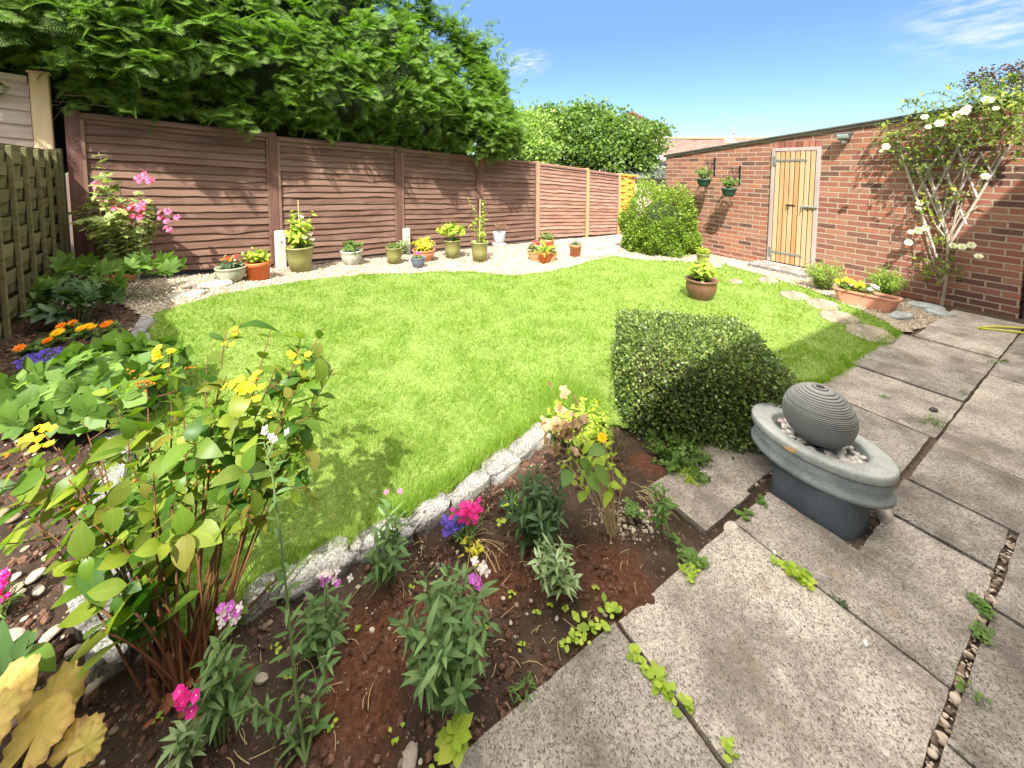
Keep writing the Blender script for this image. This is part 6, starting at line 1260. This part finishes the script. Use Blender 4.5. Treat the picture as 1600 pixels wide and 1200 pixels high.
a = Acc(); a.box(((rg0.x + rg1.x) / 2, Yh + 4, (rg0.z + rg1.z) / 2 + .02), (rg1.x - rg0.x, .25, .22), bev=.05); q = a.obj('ridge', plain('ridge_tile', (.36, .22, .13), .9, .1, (.45, .30, .18), 3), rf, smooth=False); q.rotation_euler.y = 0
fp = AT(1146, 214, Yh + 3); a = Acc(); a.tube([fp + Vector((0, 0, -.2)), fp + Vector((0, 0, .9))], [.05, .02], 6); a.lathe([(.05, .25), (.14, .35), (.05, .46)], 10, tuple(fp)); V = np.array([fp + Vector(v) for v in ((-.75, 0, -.75), (.75, 0, -.75), (.75, 1.5, -.75), (-.75, 1.5, -.75), (0, .6, .15))]); a.add(V, [np.array([[0, 1, 2, 3]]), np.array([[0, 1, 4], [1, 2, 4], [2, 3, 4], [3, 0, 4]])]); a.obj('finial', plain('pale_lead', (.42, .38, .34), .7, .3), rf, smooth=False)
for x_, in ((1021,), (1027,), (1034,)):
    p = AT(x_, 263, Yh); a = Acc(); a.box((p.x, Yh + .27, p.z), (.14, .08, .75)); a.obj('window', plain('dark_glass', (.03, .03, .035), .1, .7), fh, smooth=False)
gh = thing('gabled_house', 'distant cream gable end with a brown tiled roof peeping above the bright green tree', 'house', (0, 0, 0)); p = AT(985, 176, 36); a = Acc()
a.prism([(p.x - 3.2, -1), (p.x + 3.2, -1), (p.x + 3.2, p.z - 1.6), (p.x, p.z), (p.x - 3.2, p.z - 1.6)], 36, 44); a.obj('wall', stonemat('cream_render', [(.60, .52, .38), (.70, .62, .48)], 3, .9, .2, 30), gh, smooth=False)
a = Acc()
for sg in (-1, 1): V = np.array([(p.x, 35.6, p.z + .12), (p.x + sg * 3.6, 35.6, p.z - 1.68), (p.x + sg * 3.6, 44.3, p.z - 1.68), (p.x, 44.3, p.z + .12)]); V2 = V - [0, 0, .2]; a.add(np.vstack([V, V2]), np.array([[0, 1, 2, 3], [4, 7, 6, 5], [0, 4, 5, 1], [1, 5, 6, 2]]))
a.obj('roof', tilemat('dark_tiles', ((.16, .08, .06), (.26, .14, .11))), gh, smooth=False)
sh = thing('garden_shed', 'small shed roof with grey felt and white barge board behind the orange panel', 'shed', (0, 0, 0)); Ys = 13.5; p0 = AT(952, 268, Ys); p1 = AT(968, 262, Ys); p2 = AT(1010, 276, Ys); a = Acc()
xl, xr = p0.x - .2, p2.x; zt_ = p1.z; V = np.array([(xl, Ys, zt_ - .22), (p1.x, Ys, zt_), (xr + 1, Ys + .6, zt_ - .04), (xr + 1, Ys - .8, zt_ - .30), (xl + .1, Ys - 1.0, zt_ - .30)]); 
a.add(np.array([(p1.x, Ys, zt_), (p1.x + 2.6, Ys, zt_), (p1.x + 2.8, Ys - 1.1, zt_ - .34), (p1.x - .1, Ys - 1.1, zt_ - .34), (p1.x - .1, Ys + 1.1, zt_ - .34), (p1.x + 2.8, Ys + 1.1, zt_ - .34)]), np.array([[3, 2, 1, 0], [0, 1, 5, 4]])); a.obj('roof', M['felt'], sh, smooth=False)
a = Acc(); a.box((p1.x + 1.3, Ys, zt_ - 1.3), (2.4, 1.9, 1.95)); a.obj('wall', M['pale_board'], sh, smooth=False)
a = Acc(); a.tube([(p1.x - .12, Ys - 1.12, zt_ - .36), (p1.x - .12, Ys, zt_ - .01), (p1.x - .12, Ys + 1.12, zt_ - .36)], .05, 4); a.obj('barge_board', plain('white_paint', (.75, .75, .74), .5, .3), sh, smooth=False)

# yellow hose on the patio
a = Acc(); P = [AT(1528, 515, 1)]; pts = [G(x, y, .03) for x, y in ((1528, 513), (1550, 515), (1580, 518), (1615, 522))]; a.tube([tuple(p) for p in pts], .009, 6); pts = [G(x, y, .03) for x, y in ((1532, 515), (1560, 513), (1590, 515), (1620, 516))]; a.tube([tuple(p + Vector((0, .02, .01))) for p in pts], .009, 6)
tag(a.obj('garden_hose', plain('yellow_hose', (.62, .58, .06), .5, .4), None), 'yellow garden hose end lying on the patio at the right edge', 'hose')
# dark stone chip on patio
q = G(1458, 645); stone('slate_chip', 'dark grey stone chip lying on the patio joint', 'stone', (q.x, q.y, q.z + .018), (.06, .035, .02), plain('slate', (.06, .055, .05), .8, .2), 120, .4, None, .2, .2, 2, .3)
for k, (px, py, lab) in enumerate(((1210, 872, 'white pebble lying on the patio beside the bright ground-hugging weed'), (1352, 1015, 'white splash-shaped flake on the big patio flag'),)):
    q = G(px, py); stone('pebble', lab, 'pebble', (q.x, q.y, .02), (.022, .012, .008), 'pebble_a', 130 + k, 1.0, None, .0, .1, 2, .1)

# ================================================================ BED PLANTS
def bedplant(name, label, px, py, hpx, wpx, nst, T, lsz, nl, lmat, seed, cat='plant', group=None, **kw):
    q = G(px, py); h = hpx * q.y / F; w = wpx * q.y / F / 2; t = thing(name, label, cat, (q.x, q.y, float(mound(q.x, q.y)) - .004), 0, group)
    tp = bushy(t, h, w, nst, T, lsz, nl, lmat, seed=seed, **kw); return t, q, h, w, tp
# pink mallow by the corner
t, q, h, w, tp = bedplant('mallow_shrub', 'tall mallow shrub with bright pink flowers against the first fence panel', 205, 442, 165, 105, 26, LF['lobed'], .085, 12, 'lf_mallow', 61, 'shrub', smat='palebark', t0=.25, sr=.007, up=.4, base=.15, lean=(.0, -.1))
for (px, py, n_) in ((225, 276, 5), (150, 290, 4), (178, 318, 5), (195, 325, 4), (215, 318, 5), (218, 336, 4), (205, 332, 4), (266, 335, 5), (262, 352, 3), (180, 296, 0), (236, 280, 2)):
    for k in range(n_):
        p = AT(px + rc.normal(0, 7), py + rc.normal(0, 4), q.y - .10 + rc.normal(0, .08)); put_flower(t, 'pink', p - Vector(t.location), .038, (0, -1, .6))
a = Acc(); pc = AT(156, 325, q.y - .1) - Vector(t.location); a.tube([(pc.x, pc.y, .0), tuple(pc)], .008, 6); o = a.obj('cane', M['cane'], t)
# palmate clumps, marigolds, lobelia, big-leaved clump and feathery tuft in the left bed
t, *_ = bedplant('hellebore', 'dark palmate-leaved clump below the pink mallow at the back of the left bed', 170, 470, 72, 190, 34, LF['palm7'], .13, 3, 'lf_mid', 62, t0=.7, up=1.2, sr=.003, open_=1.1)
t, *_ = bedplant('hellebore', 'dull green palmate clump with pinkish dead heads beside the woven fence', 120, 500, 55, 120, 20, LF['palm7'], .11, 3, 'lf_dark', 63, t0=.7, up=1.2)
for k in range(7): put_flower(t, 'lilac', (rc.normal(0, .12), rc.normal(0, .1), .17 + rc.normal(0, .02)), .035)
for k, (px, py, lab) in enumerate(((110, 505, 'orange marigold in the left bed nearest the palmate leaves'), (48, 535, 'orange marigold close to the foot of the woven fence'), (82, 520, 'pale orange marigold in the middle of the left bed'), (172, 505, 'orange marigold at the right of the left bed by the lawn'), (135, 512, 'creamy marigold cluster between two orange ones'))):
    t, q, h, w, tp = bedplant('marigold', lab, px, py + 16, 18, 26, 10, LF['fern'], .06, 5, 'lf_mid', 64 + k, group='marigolds in the left bed')
    for m_ in range(2 if k < 4 else 4): put_flower(t, 'marigold' if k != 2 and k != 4 else 'marigold_y', (rc.normal(0, .03), rc.normal(0, .03), h + .01), .032)
t, q, h, w, tp = bedplant('lobelia', 'low mat of violet blue lobelia in the left bed', 88, 572, 24, 100, 46, LF['narrow'], .03, 6, 'lf_mid', 70)
for k in range(150): an = rc.uniform(0, 6.28); qq = rc.uniform() ** .5; put_flower(t, 'blue', (w * 1.0 * qq * math.cos(an), w * .7 * qq * math.sin(an), h * (.95 - .2 * qq)), .017)
t, *_ = bedplant('leafy_clump', 'broad clump of large lobed fresh green leaves in the left bed', 150, 640, 88, 215, 60, LF['lobed'], .115, 3, 'lf_mid', 71, t0=.72, up=1.0, open_=1.1)
t, *_ = bedplant('leafy_tuft', 'upright tuft of slender bright green leaves by the gravel at the left edge', 50, 672, 78, 88, 34, LF['lance'], .075, 14, 'lf_lime', 72, t0=.15, up=1.0)
bpy.data.objects[t.name].children[1].data.materials[0] = M['lf_mid']
t, *_ = bedplant('leafy_clump', 'small mid-green clump beside the lawn edging stones in the left bed', 205, 640, 40, 80, 22, LF['lobed'], .08, 3, 'lf_mid', 73, t0=.6)

# the big hypericum in the foreground
hb = G(292, 1062); hy = thing('hypericum_shrub', 'large hypericum bush with yellow flowers and bare reddish stems in the foreground bed', 'shrub', (hb.x, hb.y, float(mound(hb.x, hb.y)) - .01))
TIPS = [(505, 512, 1.38), (522, 575, 1.36), (470, 540, 1.32), (425, 512, 1.38), (355, 518, 1.34), (378, 598, 1.22), (425, 640, 1.22), (505, 630, 1.30), (462, 690, 1.22), (325, 560, 1.30), (262, 545, 1.32), (225, 592, 1.22), (285, 640, 1.18), (312, 700, 1.12), (385, 700, 1.12), (340, 640, 1.15),
        (170, 618, 1.22), (130, 660, 1.14), (72, 680, 1.12), (35, 715, 1.08), (105, 750, 1.04), (200, 690, 1.12), (240, 740, 1.05), (15, 775, 1.02), (60, 820, .98), (125, 800, 1.0), (185, 840, .98), (90, 700, 1.15), (20, 690, 1.15), (430, 570, 1.28), (160, 720, 1.1), (455, 610, 1.2)]
st = Acc(); lf = Acc(); rh = np.random.default_rng(91); O_ = np.array(hy.location); tips3 = []
for k, (px, py, Y) in enumerate(TIPS):
    tip = np.array(AT(px, py, Y)) - O_; b0 = np.array([rh.normal(0, .035) + .05 * (px - 290) / 250, rh.normal(0, .03), 0]); mid = b0 * .45 + tip * .45; mid[2] = tip[2] * .62 + .02; P = bez(b0, mid, tip, 12) + np.c_[fbm(np.arange(12) * .5, np.arange(12) * 0 + k, 3) - .5, fbm(np.arange(12) * .5, np.arange(12) * 0 + k, 8) - .5, np.zeros(12)] * .02
    st.tube(P, np.linspace(.0040, .0015, 12), 6, cap=False); tips3.append(tip)
    left = px < 200; leaves_on(lf, P, LF['hyp'], (.062 if Y < 1.1 else .074) if left else .088, 5, 'opp', .46 if left else .56, .7, 900 + k, sizevar=.25, tipgrow=.72)
    # side shoots
    for q in range(2 if k % 3 else 1):
        i = rh.integers(6, 11); d = nrm(rh.normal(0, 1, 3) * [1, .8, .4] + [0, 0, .25]); P2 = bez(P[i], P[i] + d * .05, P[i] + d * .09 + [0, 0, .02], 5); st.tube(P2, .0015, 5, cap=False); leaves_on(lf, P2, LF['hyp'], .064, 2, 'opp', .4, .6, 2000 + k * 5 + q, sizevar=.3)
# low leaves round the base and stray basal shoots
for k, (px, py, Y, s_) in enumerate(((185, 900, 1.0, .085), (150, 945, .98, .085), (205, 950, .95, .08), (235, 930, 1.05, .11), (255, 900, 1.08, .12), (160, 985, .92, .09), (345, 905, 1.1, .05), (440, 900, 1.15, .04), (270, 880, 1.15, .13), (240, 980, 1.0, .1), (110, 880, .98, .09), (380, 935, 1.1, .045))):
    tip = np.array(AT(px, py, Y)) - O_; b0 = np.array([rh.normal(0, .03), rh.normal(0, .03), 0]); P = bez(b0, (b0 + tip) / 2 + [0, 0, .06], tip, 8); st.tube(P, .003, 5, cap=False); leaves_on(lf, P[3:], LF['hyp'], s_, 2, 'opp', .5, .8, 3000 + k)
for k in range(9):  # short cut stumps
    b0 = np.array([rh.normal(0, .05), rh.normal(0, .04), 0]); st.tube([b0, b0 + [rh.normal(0, .02), rh.normal(0, .02), rh.uniform(.06, .16)]], [.008, .006], 7)
st.obj('stems', M['redstem'], hy); lf.obj('foliage', M['lf_hyp'], hy)
a = Acc(); n = 60; a.inst(LF['ovate'], np.c_[rh.normal(0, .07, n), rh.normal(0, .06, n), rh.uniform(.0, .05, n)], rdir(n, 0), rdir(n, 1), rh.uniform(.02, .05, n)); a.obj('dead_leaves', plain('russet_litter', (.13, .035, .02), .7, .2, (.28, .12, .05), 20), hy)
for (px, py, Y, kind, n_, sp, sz) in ((255, 556, 1.28, 'yellow', 9, 13, .032), (378, 605, 1.17, 'yellow', 12, 15, .034), (465, 556, 1.28, 'yellow', 6, 9, .028), (357, 534, 1.33, 'yellow', 3, 8, .024), (425, 650, 1.2, 'yellow', 1, 3, .022), (372, 522, 1.34, 'bud', 5, 8, .010), (225, 600, 1.2, 'bud', 12, 10, .012), (205, 582, 1.22, 'bud', 6, 8, .010), (62, 690, 1.05, 'yellow', 8, 12, .030), (72, 668, 1.08, 'yellow', 6, 8, .026), (112, 795, 1.0, 'bud', 1, 2, .014), (330, 735, 1.05, 'bud', 3, 6, .010), (490, 520, 1.38, 'bud', 3, 6, .009), (10, 710, 1.08, 'bud', 5, 6, .010), (272, 548, 1.3, 'bud', 3, 4, .010), (300, 575, 1.28, 'bud', 4, 6, .010), (175, 690, 1.15, 'bud', 3, 5, .010), (212, 750, 1.04, 'bud', 1, 3, .014), (30, 690, 1.1, 'yellow', 2, 5, .024), (395, 590, 1.22, 'bud', 3, 8, .010)):
    for k in range(n_): p = AT(px + rh.normal(0, sp), py + rh.normal(0, sp * .5), Y - .01) - Vector(O_); put_flower(hy, kind, p, sz * (.45 if kind == 'yellow' else .9), (0, -.4, 1), 'seed_pod' if kind == 'bud' else 'flower')

# grey-green and flowering bedding plants near the patio
def stem_plant(name, label, base, path, nl, T, lsz, lmat, seed, sr=.004, mode='spiral', t0=.03, up=.6, cat='plant', tg=.5, extra=()):
    q = G(*base); O = np.array([q.x, q.y, float(mound(q.x, q.y)) - .004]); t = thing(name, label, cat, tuple(O)); st = Acc(); lf = Acc()
    for k, pth in enumerate([path] + list(extra)):
        P = np.array([np.array(AT(x, y, Y)) - O for x, y, Y in pth]); P = np.vstack([[0, 0, 0], P]); u = np.linspace(0, len(P) - 1, 16); P = np.array([[np.interp(v, range(len(P)), P[:, c]) for c in range(3)] for v in u]); st.tube(P, np.linspace(sr, sr * .35, 16), 6, cap=False); leaves_on(lf, P, T, lsz, nl if k == 0 else nl // 2, mode, t0, up, seed + k, tipgrow=tg)
    st.obj('stems', M['stem'], t); lf.obj('foliage', M[lmat], t); return t, O
t, O = stem_plant('tall_stock', 'tall grey-green leafy stem with tiny pink buds rising at the front of the bed', (478, 1196), [(462, 1080, .96), (450, 950, .98), (440, 850, 1.0), (425, 740, 1.02), (412, 690, 1.03)], 54, LF['lance'], .062, 'lf_grey', 401, .0055, extra=[[(440, 1130, .93), (400, 1100, .9), (365, 1120, .87)], [(500, 1080, .97), (520, 1010, 1.0)]])
for k in range(6): put_flower(t, 'lilac', tuple(np.array(AT(420 + rc.normal(0, 9), 682 + rc.normal(0, 6), 1.03)) - O), .011)
sc_ = [('stock', 'grey-green stock with white and lilac flowers left of the tall stem', 345, 1150, 175, 60, 9, LF['lance'], .055, 14, 'lf_grey', 81, 'lilac', 12, (357, 962)),
       ('stock', 'grey-green stock with pale lilac flowers right of the tall stem', 505, 1020, 110, 80, 10, LF['lance'], .05, 12, 'lf_grey', 82, 'lilac', 12, (512, 902)),
       ('stock', 'pale green stock topped with vivid magenta flowers', 292, 1200, 90, 34, 5, LF['lance'], .05, 12, 'lf_silver', 83, 'magenta', 11, (292, 1092)),
       ('sweet_william', 'bushy grey-green sweet william clump with lilac blooms at the patio edge', 700, 1085, 185, 165, 26, LF['lance'], .058, 17, 'lf_grey', 84, None, 0, (0, 0)),
       ('dianthus', 'dark grey-green narrow-leaved clump in the middle of the bed', 838, 848, 105, 110, 26, LF['lance'], .055, 16, 'lf_dark', 85, None, 0, (0, 0)),
       ('silver_stock', 'small silvery leaved plant on freshly dug red-brown soil', 868, 922, 72, 80, 15, LF['lance'], .045, 14, 'lf_silver', 86, None, 0, (0, 0)),
       ('pink_stock', 'leggy grey-green plant with two small pink flowers by the edging stones', 612, 908, 118, 66, 8, LF['lance'], .06, 15, 'lf_grey', 87, 'lilac', 0, (0, 0)),
       ('young_stock', 'slim upright green weed beside the two small patio flags', 1030, 832, 90, 34, 3, LF['lance'], .05, 18, 'lf_mid', 88, None, 0, (0, 0))]
for (nm_, lab, px, py, hp, wp_, ns, T, ls, nl, mt, sd, fk, nf, fp_) in sc_:
    t, q, h, w, tp = bedplant(nm_, lab, px, py, hp, wp_, ns, T, ls, nl, mt, sd, t0=.12, up=.8, base=.3)
    for k in range(nf): p = AT(fp_[0] + rc.normal(0, 11), fp_[1] + rc.normal(0, 8), q.y + .0); put_flower(t, fk if fk != 'lilac' or k % 3 else 'purple', p - Vector(t.location), .0125 if fk == 'lilac' else .015, (0, -.6, 1))
    if nm_ == 'pink_stock':
        for (x, y) in ((604, 770), (625, 768)): put_flower(t, 'pink', AT(x, y, q.y) - Vector(t.location), .011); 
    if nm_ == 'sweet_william':
        for (x, y, kd) in ((742, 878, 'lilac'), (752, 890, 'lilac'), (760, 893, 'lilac'), (745, 908, 'purple'), (748, 914, 'purple'), (738, 905, 'purple'), (755, 884, 'lilac')): put_flower(t, kd, AT(x, y, q.y) - Vector(t.location), .015)
# blue and magenta lobelia by the edging
t, q, h, w, tp = bedplant('lobelia', 'lobelia clump half magenta and half violet blue beside the edging stones', 725, 838, 50, 66, 24, LF['narrow'], .035, 9, 'lf_mid', 89)
for k in range(120):
    u = rc.uniform(); px = 742 - 46 * u + rc.normal(0, 7); py = 792 + 38 * u + rc.normal(0, 8); put_flower(t, 'floretm' if u < .5 else 'blue', AT(px, py, q.y - .02 + rc.normal(0, .02)) - Vector(t.location), .0125)
# woody clump with one yellow flower, big leaves and dead heads
t, q, h, w, tp = bedplant('poppy_clump', 'leggy clump of tan stems with a single yellow bloom and withered leaves', 958, 838, 160, 110, 15, LF['ovate'], .05, 5, 'lf_lime', 93, t0=.55, smat='straw', lean=(-.09, .05), base=.1, sr=.0035)
lf = Acc(); r_ = np.random.default_rng(94); P = np.array([np.array(AT(x, y, q.y - .05)) - np.array(t.location) for x, y in ((905, 720), (915, 735), (930, 725), (890, 735), (945, 700))]); lf.inst(LF['hyp'], P, r_.normal(0, 1, (5, 3)) + [0, -.5, 0], [(0, -.5, 1)] * 5, .085); lf.obj('broad_leaves', M['lf_mid'], t)
lf = Acc(); P = np.array([np.array(AT(880 + r_.normal(0, 18), 665 + r_.normal(0, 22), q.y + .1)) - np.array(t.location) for _ in range(46)]); lf.inst(LF['lobed'], P, rdir(46), rdir(46, 1), r_.uniform(.02, .045, 46)); lf.obj('withered_leaves', M['lf_brown'], t)
put_flower(t, 'marigold_y', AT(941, 684, q.y - .03) - Vector(t.location), .024)
t, q, h, w, tp = bedplant('leafy_clump', 'loose yellow-green tangle of leaves spilling beside the box cube', 905, 690, 60, 120, 40, LF['trefoil'], .035, 6, 'lf_lime', 95)
t, q, h, w, tp = bedplant('ground_cover', 'low light green ground cover along the foot of the box cube', 1060, 722, 32, 120, 50, LF['trefoil'], .025, 8, 'lf_mid', 96)
t, q, h, w, tp = bedplant('ground_cover', 'bright feathery moss-like weed lapping onto the small patio flag', 1075, 745, 14, 52, 30, LF['fern'], .03, 6, 'lf_lime', 97)
# lower left corner: ruffled amber heuchera and long dark leaf
def ruffled(seed, nr=12, na=64):
    r = np.linspace(0, 1, nr + 1)[1:]; an = np.linspace(0, 2 * math.pi, na + 1)[:-1]; Rr, An = np.meshgrid(r, an, indexing='ij')
    edge = (.5 + .035 * np.cos(5 * (An - math.pi / 2)) + .03 * np.cos(15 * An + seed)) * (1 - .75 * np.exp(-((np.abs(((An + math.pi / 2 + math.pi) % (2 * math.pi)) - math.pi)) / .22) ** 2))
    x = Rr * edge * np.cos(An); y = .42 + Rr * edge * np.sin(An); z = .025 * Rr ** 2 * np.sin(5 * An + seed) + .03 * Rr ** 3 * np.sin(13 * An + seed * 2) + .012 * np.cos(5 * (An - math.pi / 2)) * Rr - .07 * Rr ** 2
    V = np.vstack([[(0, .42, 0.0)], np.c_[x.ravel(), y.ravel(), z.ravel()]]); i, j = np.meshgrid(np.arange(nr - 1), np.arange(na), indexing='ij'); j2 = (j + 1) % na
    Q = np.stack([1 + i * na + j, 1 + (i + 1) * na + j, 1 + (i + 1) * na + j2, 1 + i * na + j2], -1).reshape(-1, 4); T3 = np.stack([np.zeros(na, int), 1 + np.arange(na), 1 + (np.arange(na) + 1) % na], -1)
    return (V, [Q, T3], np.c_[np.abs(np.cos(2.5 * (np.arctan2(V[:, 1] - .42, V[:, 0]) - math.pi / 2))) * .5 + 0, np.hypot(V[:, 0], V[:, 1] - .42)])
q = G(40, 1215); t = thing('heuchera', 'ruffled amber yellow heuchera leaves in the bottom left corner', 'plant', (q.x, q.y, q.z)); T5 = leaf(8, .62, .5, .10, .10, .45)
for k, (px, py, dx, sz) in enumerate(((48, 1165, -.3, .12), (0, 1135, -.8, .11), (85, 1205, .4, .075), (20, 1205, .0, .10), (-30, 1180, -.6, .09), (108, 1190, .7, .05))):
    a = Acc(); T = ruffled(k); p = np.array(AT(px, py, q.y * 1.0 - .02 * k)) - np.array(t.location); a.inst(T, [p], [(dx, .75, .35)], [(.15 * dx, -.75, .75)], sz * 1.2); o = a.obj('leaf', M['lf_amber'], t)
q = G(15, 1095); t, O = stem_plant('broad_leaf_plant', 'long glossy dark green leaves of a plant at the left edge', (10, 1120), [(30, 1040, q.y), (45, 1000, q.y - .02)], 2, LF['hyp'], .12, 'lf_mid', 430)
lf = Acc(); P = np.array([np.array(AT(x, y, q.y - .02)) - O for x, y in ((8, 1090), (0, 1060), (20, 1030))]); lf.inst(LF['hyp'], P, [(.25, 0, 1), (-.1, 0, 1), (.5, .1, .7)], [(.2, -1, .1)] * 3, [.15, .13, .07]); lf.obj('broad_leaves', M['lf_dark'], t)
for k, (x, y) in enumerate(((2, 915), (4, 930), (0, 945), (3, 900), (-4, 925))):
    if k == 0: q = G(2, 960); t = thing('lobelia', 'magenta lobelia just showing at the left edge', 'plant', (q.x, q.y, q.z)); bushy(t, .07, .05, 14, LF['narrow'], .03, 6, 'lf_mid', seed=99)
    for m_ in range(7): put_flower(t, 'floretm', AT(x + rc.normal(0, 6), y + rc.normal(0, 6), q.y) - Vector(t.location), .013)

# creeping weeds in the joints and seedlings on the bed
def weed(label, pts, n, T, sz, mat, seed, hgt=.012, group=None, name='weed'):
    r = np.random.default_rng(seed); q0 = G(*pts[0]); a = Acc(); P = np.array([tuple(G(*p)) for p in pts]); u = r.uniform(0, len(P) - 1 + 1e-6, n); base = np.array([[np.interp(v, range(len(P)), P[:, c]) for c in range(3)] for v in u]) if len(P) > 1 else np.repeat(P, n, 0)
    pos = base - np.array(q0) + np.c_[r.normal(0, sz * .55, (n, 2)), .018 + r.uniform(0, hgt, n)]; t = thing(name, label, 'weed', tuple(q0), 0, group)
    a.inst(T, pos, np.c_[r.normal(0, 1, (n, 2)), np.full(n, .15)], np.c_[r.normal(0, .25, (n, 2)), np.ones(n)], sz * r.uniform(.6, 1.25, n)); a.obj('leaves', M[mat], t); st = Acc()
    for k in range(min(n, 14)): st.tube([pos[k] * [1, 1, 0], pos[k]], .0012, 4, cap=False)
    st.obj('stems', M['stem'], t)
RD = merge([(leaf(4, .62, .55, .06, .06), [(0, 0, 0)], [(0, 1, 0)], [(0, 0, 1)], 1.0)])
weed('row of round-leaved weeds in the joint between the two nearest patio flags', [(985, 1020), (1005, 1045), (1030, 1075), (1055, 1100), (1070, 1115)], 44, RD, .022, 'lf_lime', 1)
weed('round-leaved weed patch where the bed meets the corner of the big flag', [(905, 985), (930, 975), (960, 970), (955, 955)], 26, RD, .024, 'lf_lime', 2)
weed('yellowish creeping weed patch on the soil by the patio edge', [(880, 1020), (900, 1000), (915, 1015)], 30, RD, .015, 'lf_lime', 3)
weed('bright lime weed sprawling on the patio in front of the fountain', [(1218, 892), (1240, 905), (1262, 915)], 26, LF['trefoil'], .030, 'lf_lime', 4)
weed('three round leaves sprouting beside the oval cobble', [(1160, 805), (1172, 815)], 7, RD, .028, 'lf_mid', 5)
weed('small leafy weed at the left foot of the fountain', [(1182, 795), (1196, 798)], 6, RD, .024, 'lf_mid', 6)
weed('large solitary scalloped round leaf at the bottom edge of the bed', [(720, 1142)], 2, LF['lobed'], .055, 'lf_lime', 7, .02)
weed('pair of round leaves at the bottom edge of the bed', [(672, 1192), (690, 1190)], 3, RD, .024, 'lf_lime', 8)
weed('low weeds in front of the small flags', [(1050, 850), (1080, 872), (1100, 890), (1065, 880)], 46, LF['trefoil'], .022, 'lf_mid', 9)
weed('mossy yellow-green weed on the patio edge near the dug soil', [(1060, 905), (1090, 890), (1075, 918)], 50, LF['trefoil'], .014, 'lf_lime', 10)
weed('grassy weed tuft in the long right-hand joint', [(1455, 668), (1462, 662)], 34, LF['strap'], .045, 'lf_mid', 11, .02)
weed('small weed tuft lower in the long right-hand joint', [(1500, 620), (1505, 612)], 20, LF['strap'], .03, 'lf_mid', 12, .02)
weed('tiny weeds at the crossing joint near the rose', [(1548, 570), (1575, 568)], 22, LF['small'], .025, 'lf_mid', 13)
weed('flat grassy weed in the middle of the far flags', [(1370, 622), (1392, 626)], 26, LF['strap'], .028, 'lf_mid', 14, .004)
weed('clover-like weed in the wide joint at the right edge', [(1510, 935), (1530, 955), (1540, 962)], 22, LF['trefoil'], .020, 'lf_mid', 15)
weed('small weed lower down the wide joint at the right edge', [(1530, 990), (1533, 1010)], 14, LF['trefoil'], .018, 'lf_mid', 16)
weed('dark sprig lowest in the wide joint at the right edge', [(1512, 1085), (1508, 1092)], 10, LF['small'], .022, 'lf_mid', 17)
weed('little mossy sprig in the joint of the big flag', [(1305, 945), (1320, 955)], 18, LF['small'], .012, 'lf_dark', 18)
weed('green weed at the bottom end of the near joint', [(1135, 1180), (1145, 1190)], 10, RD, .016, 'lf_lime', 19)
weed('clover leaves beside the dark narrow-leaved clump', [(795, 800), (805, 790), (790, 820)], 12, LF['trefoil'], .036, 'lf_lime', 20, .03)
weed('grassy weeds along the patio edge near the bottom', [(800, 1100), (820, 1085), (835, 1075)], 26, LF['strap'], .03, 'lf_mid', 21, .01)
weed('yellow feathery seedling among the dead stalks', [(735, 870), (745, 890)], 26, LF['fern'], .03, 'lf_yellow', 22, .05)
weed('leafy seedling between the box cube and the small flags', [(985, 800), (995, 812)], 16, LF['trefoil'], .03, 'lf_mid', 23, .02)
for k in range(16):
    px, py = ((840, 960), (858, 948), (884, 952), (700, 1000), (640, 920), (800, 930), (620, 1160), (560, 1000), (760, 990), (455, 1060), (930, 930), (520, 1150), (815, 1010), (250, 1120), (120, 1090), (430, 1020))[k]
    q = G(px, py); a = Acc(); m_ = 5; a.inst(RD, np.c_[rc.normal(0, .006, (m_, 2)), rc.uniform(.006, .016, m_)], np.c_[rc.normal(0, 1, (m_, 2)), np.full(m_, .3)], [(0, 0, 1)] * m_, .011); o = a.obj('seedling', M['lf_lime'], None, loc=(q.x, q.y, float(mound(q.x, q.y)))); tag(o, 'tiny green seedling on the bare soil of the bed', 'seedling', 'seedlings on the soil')
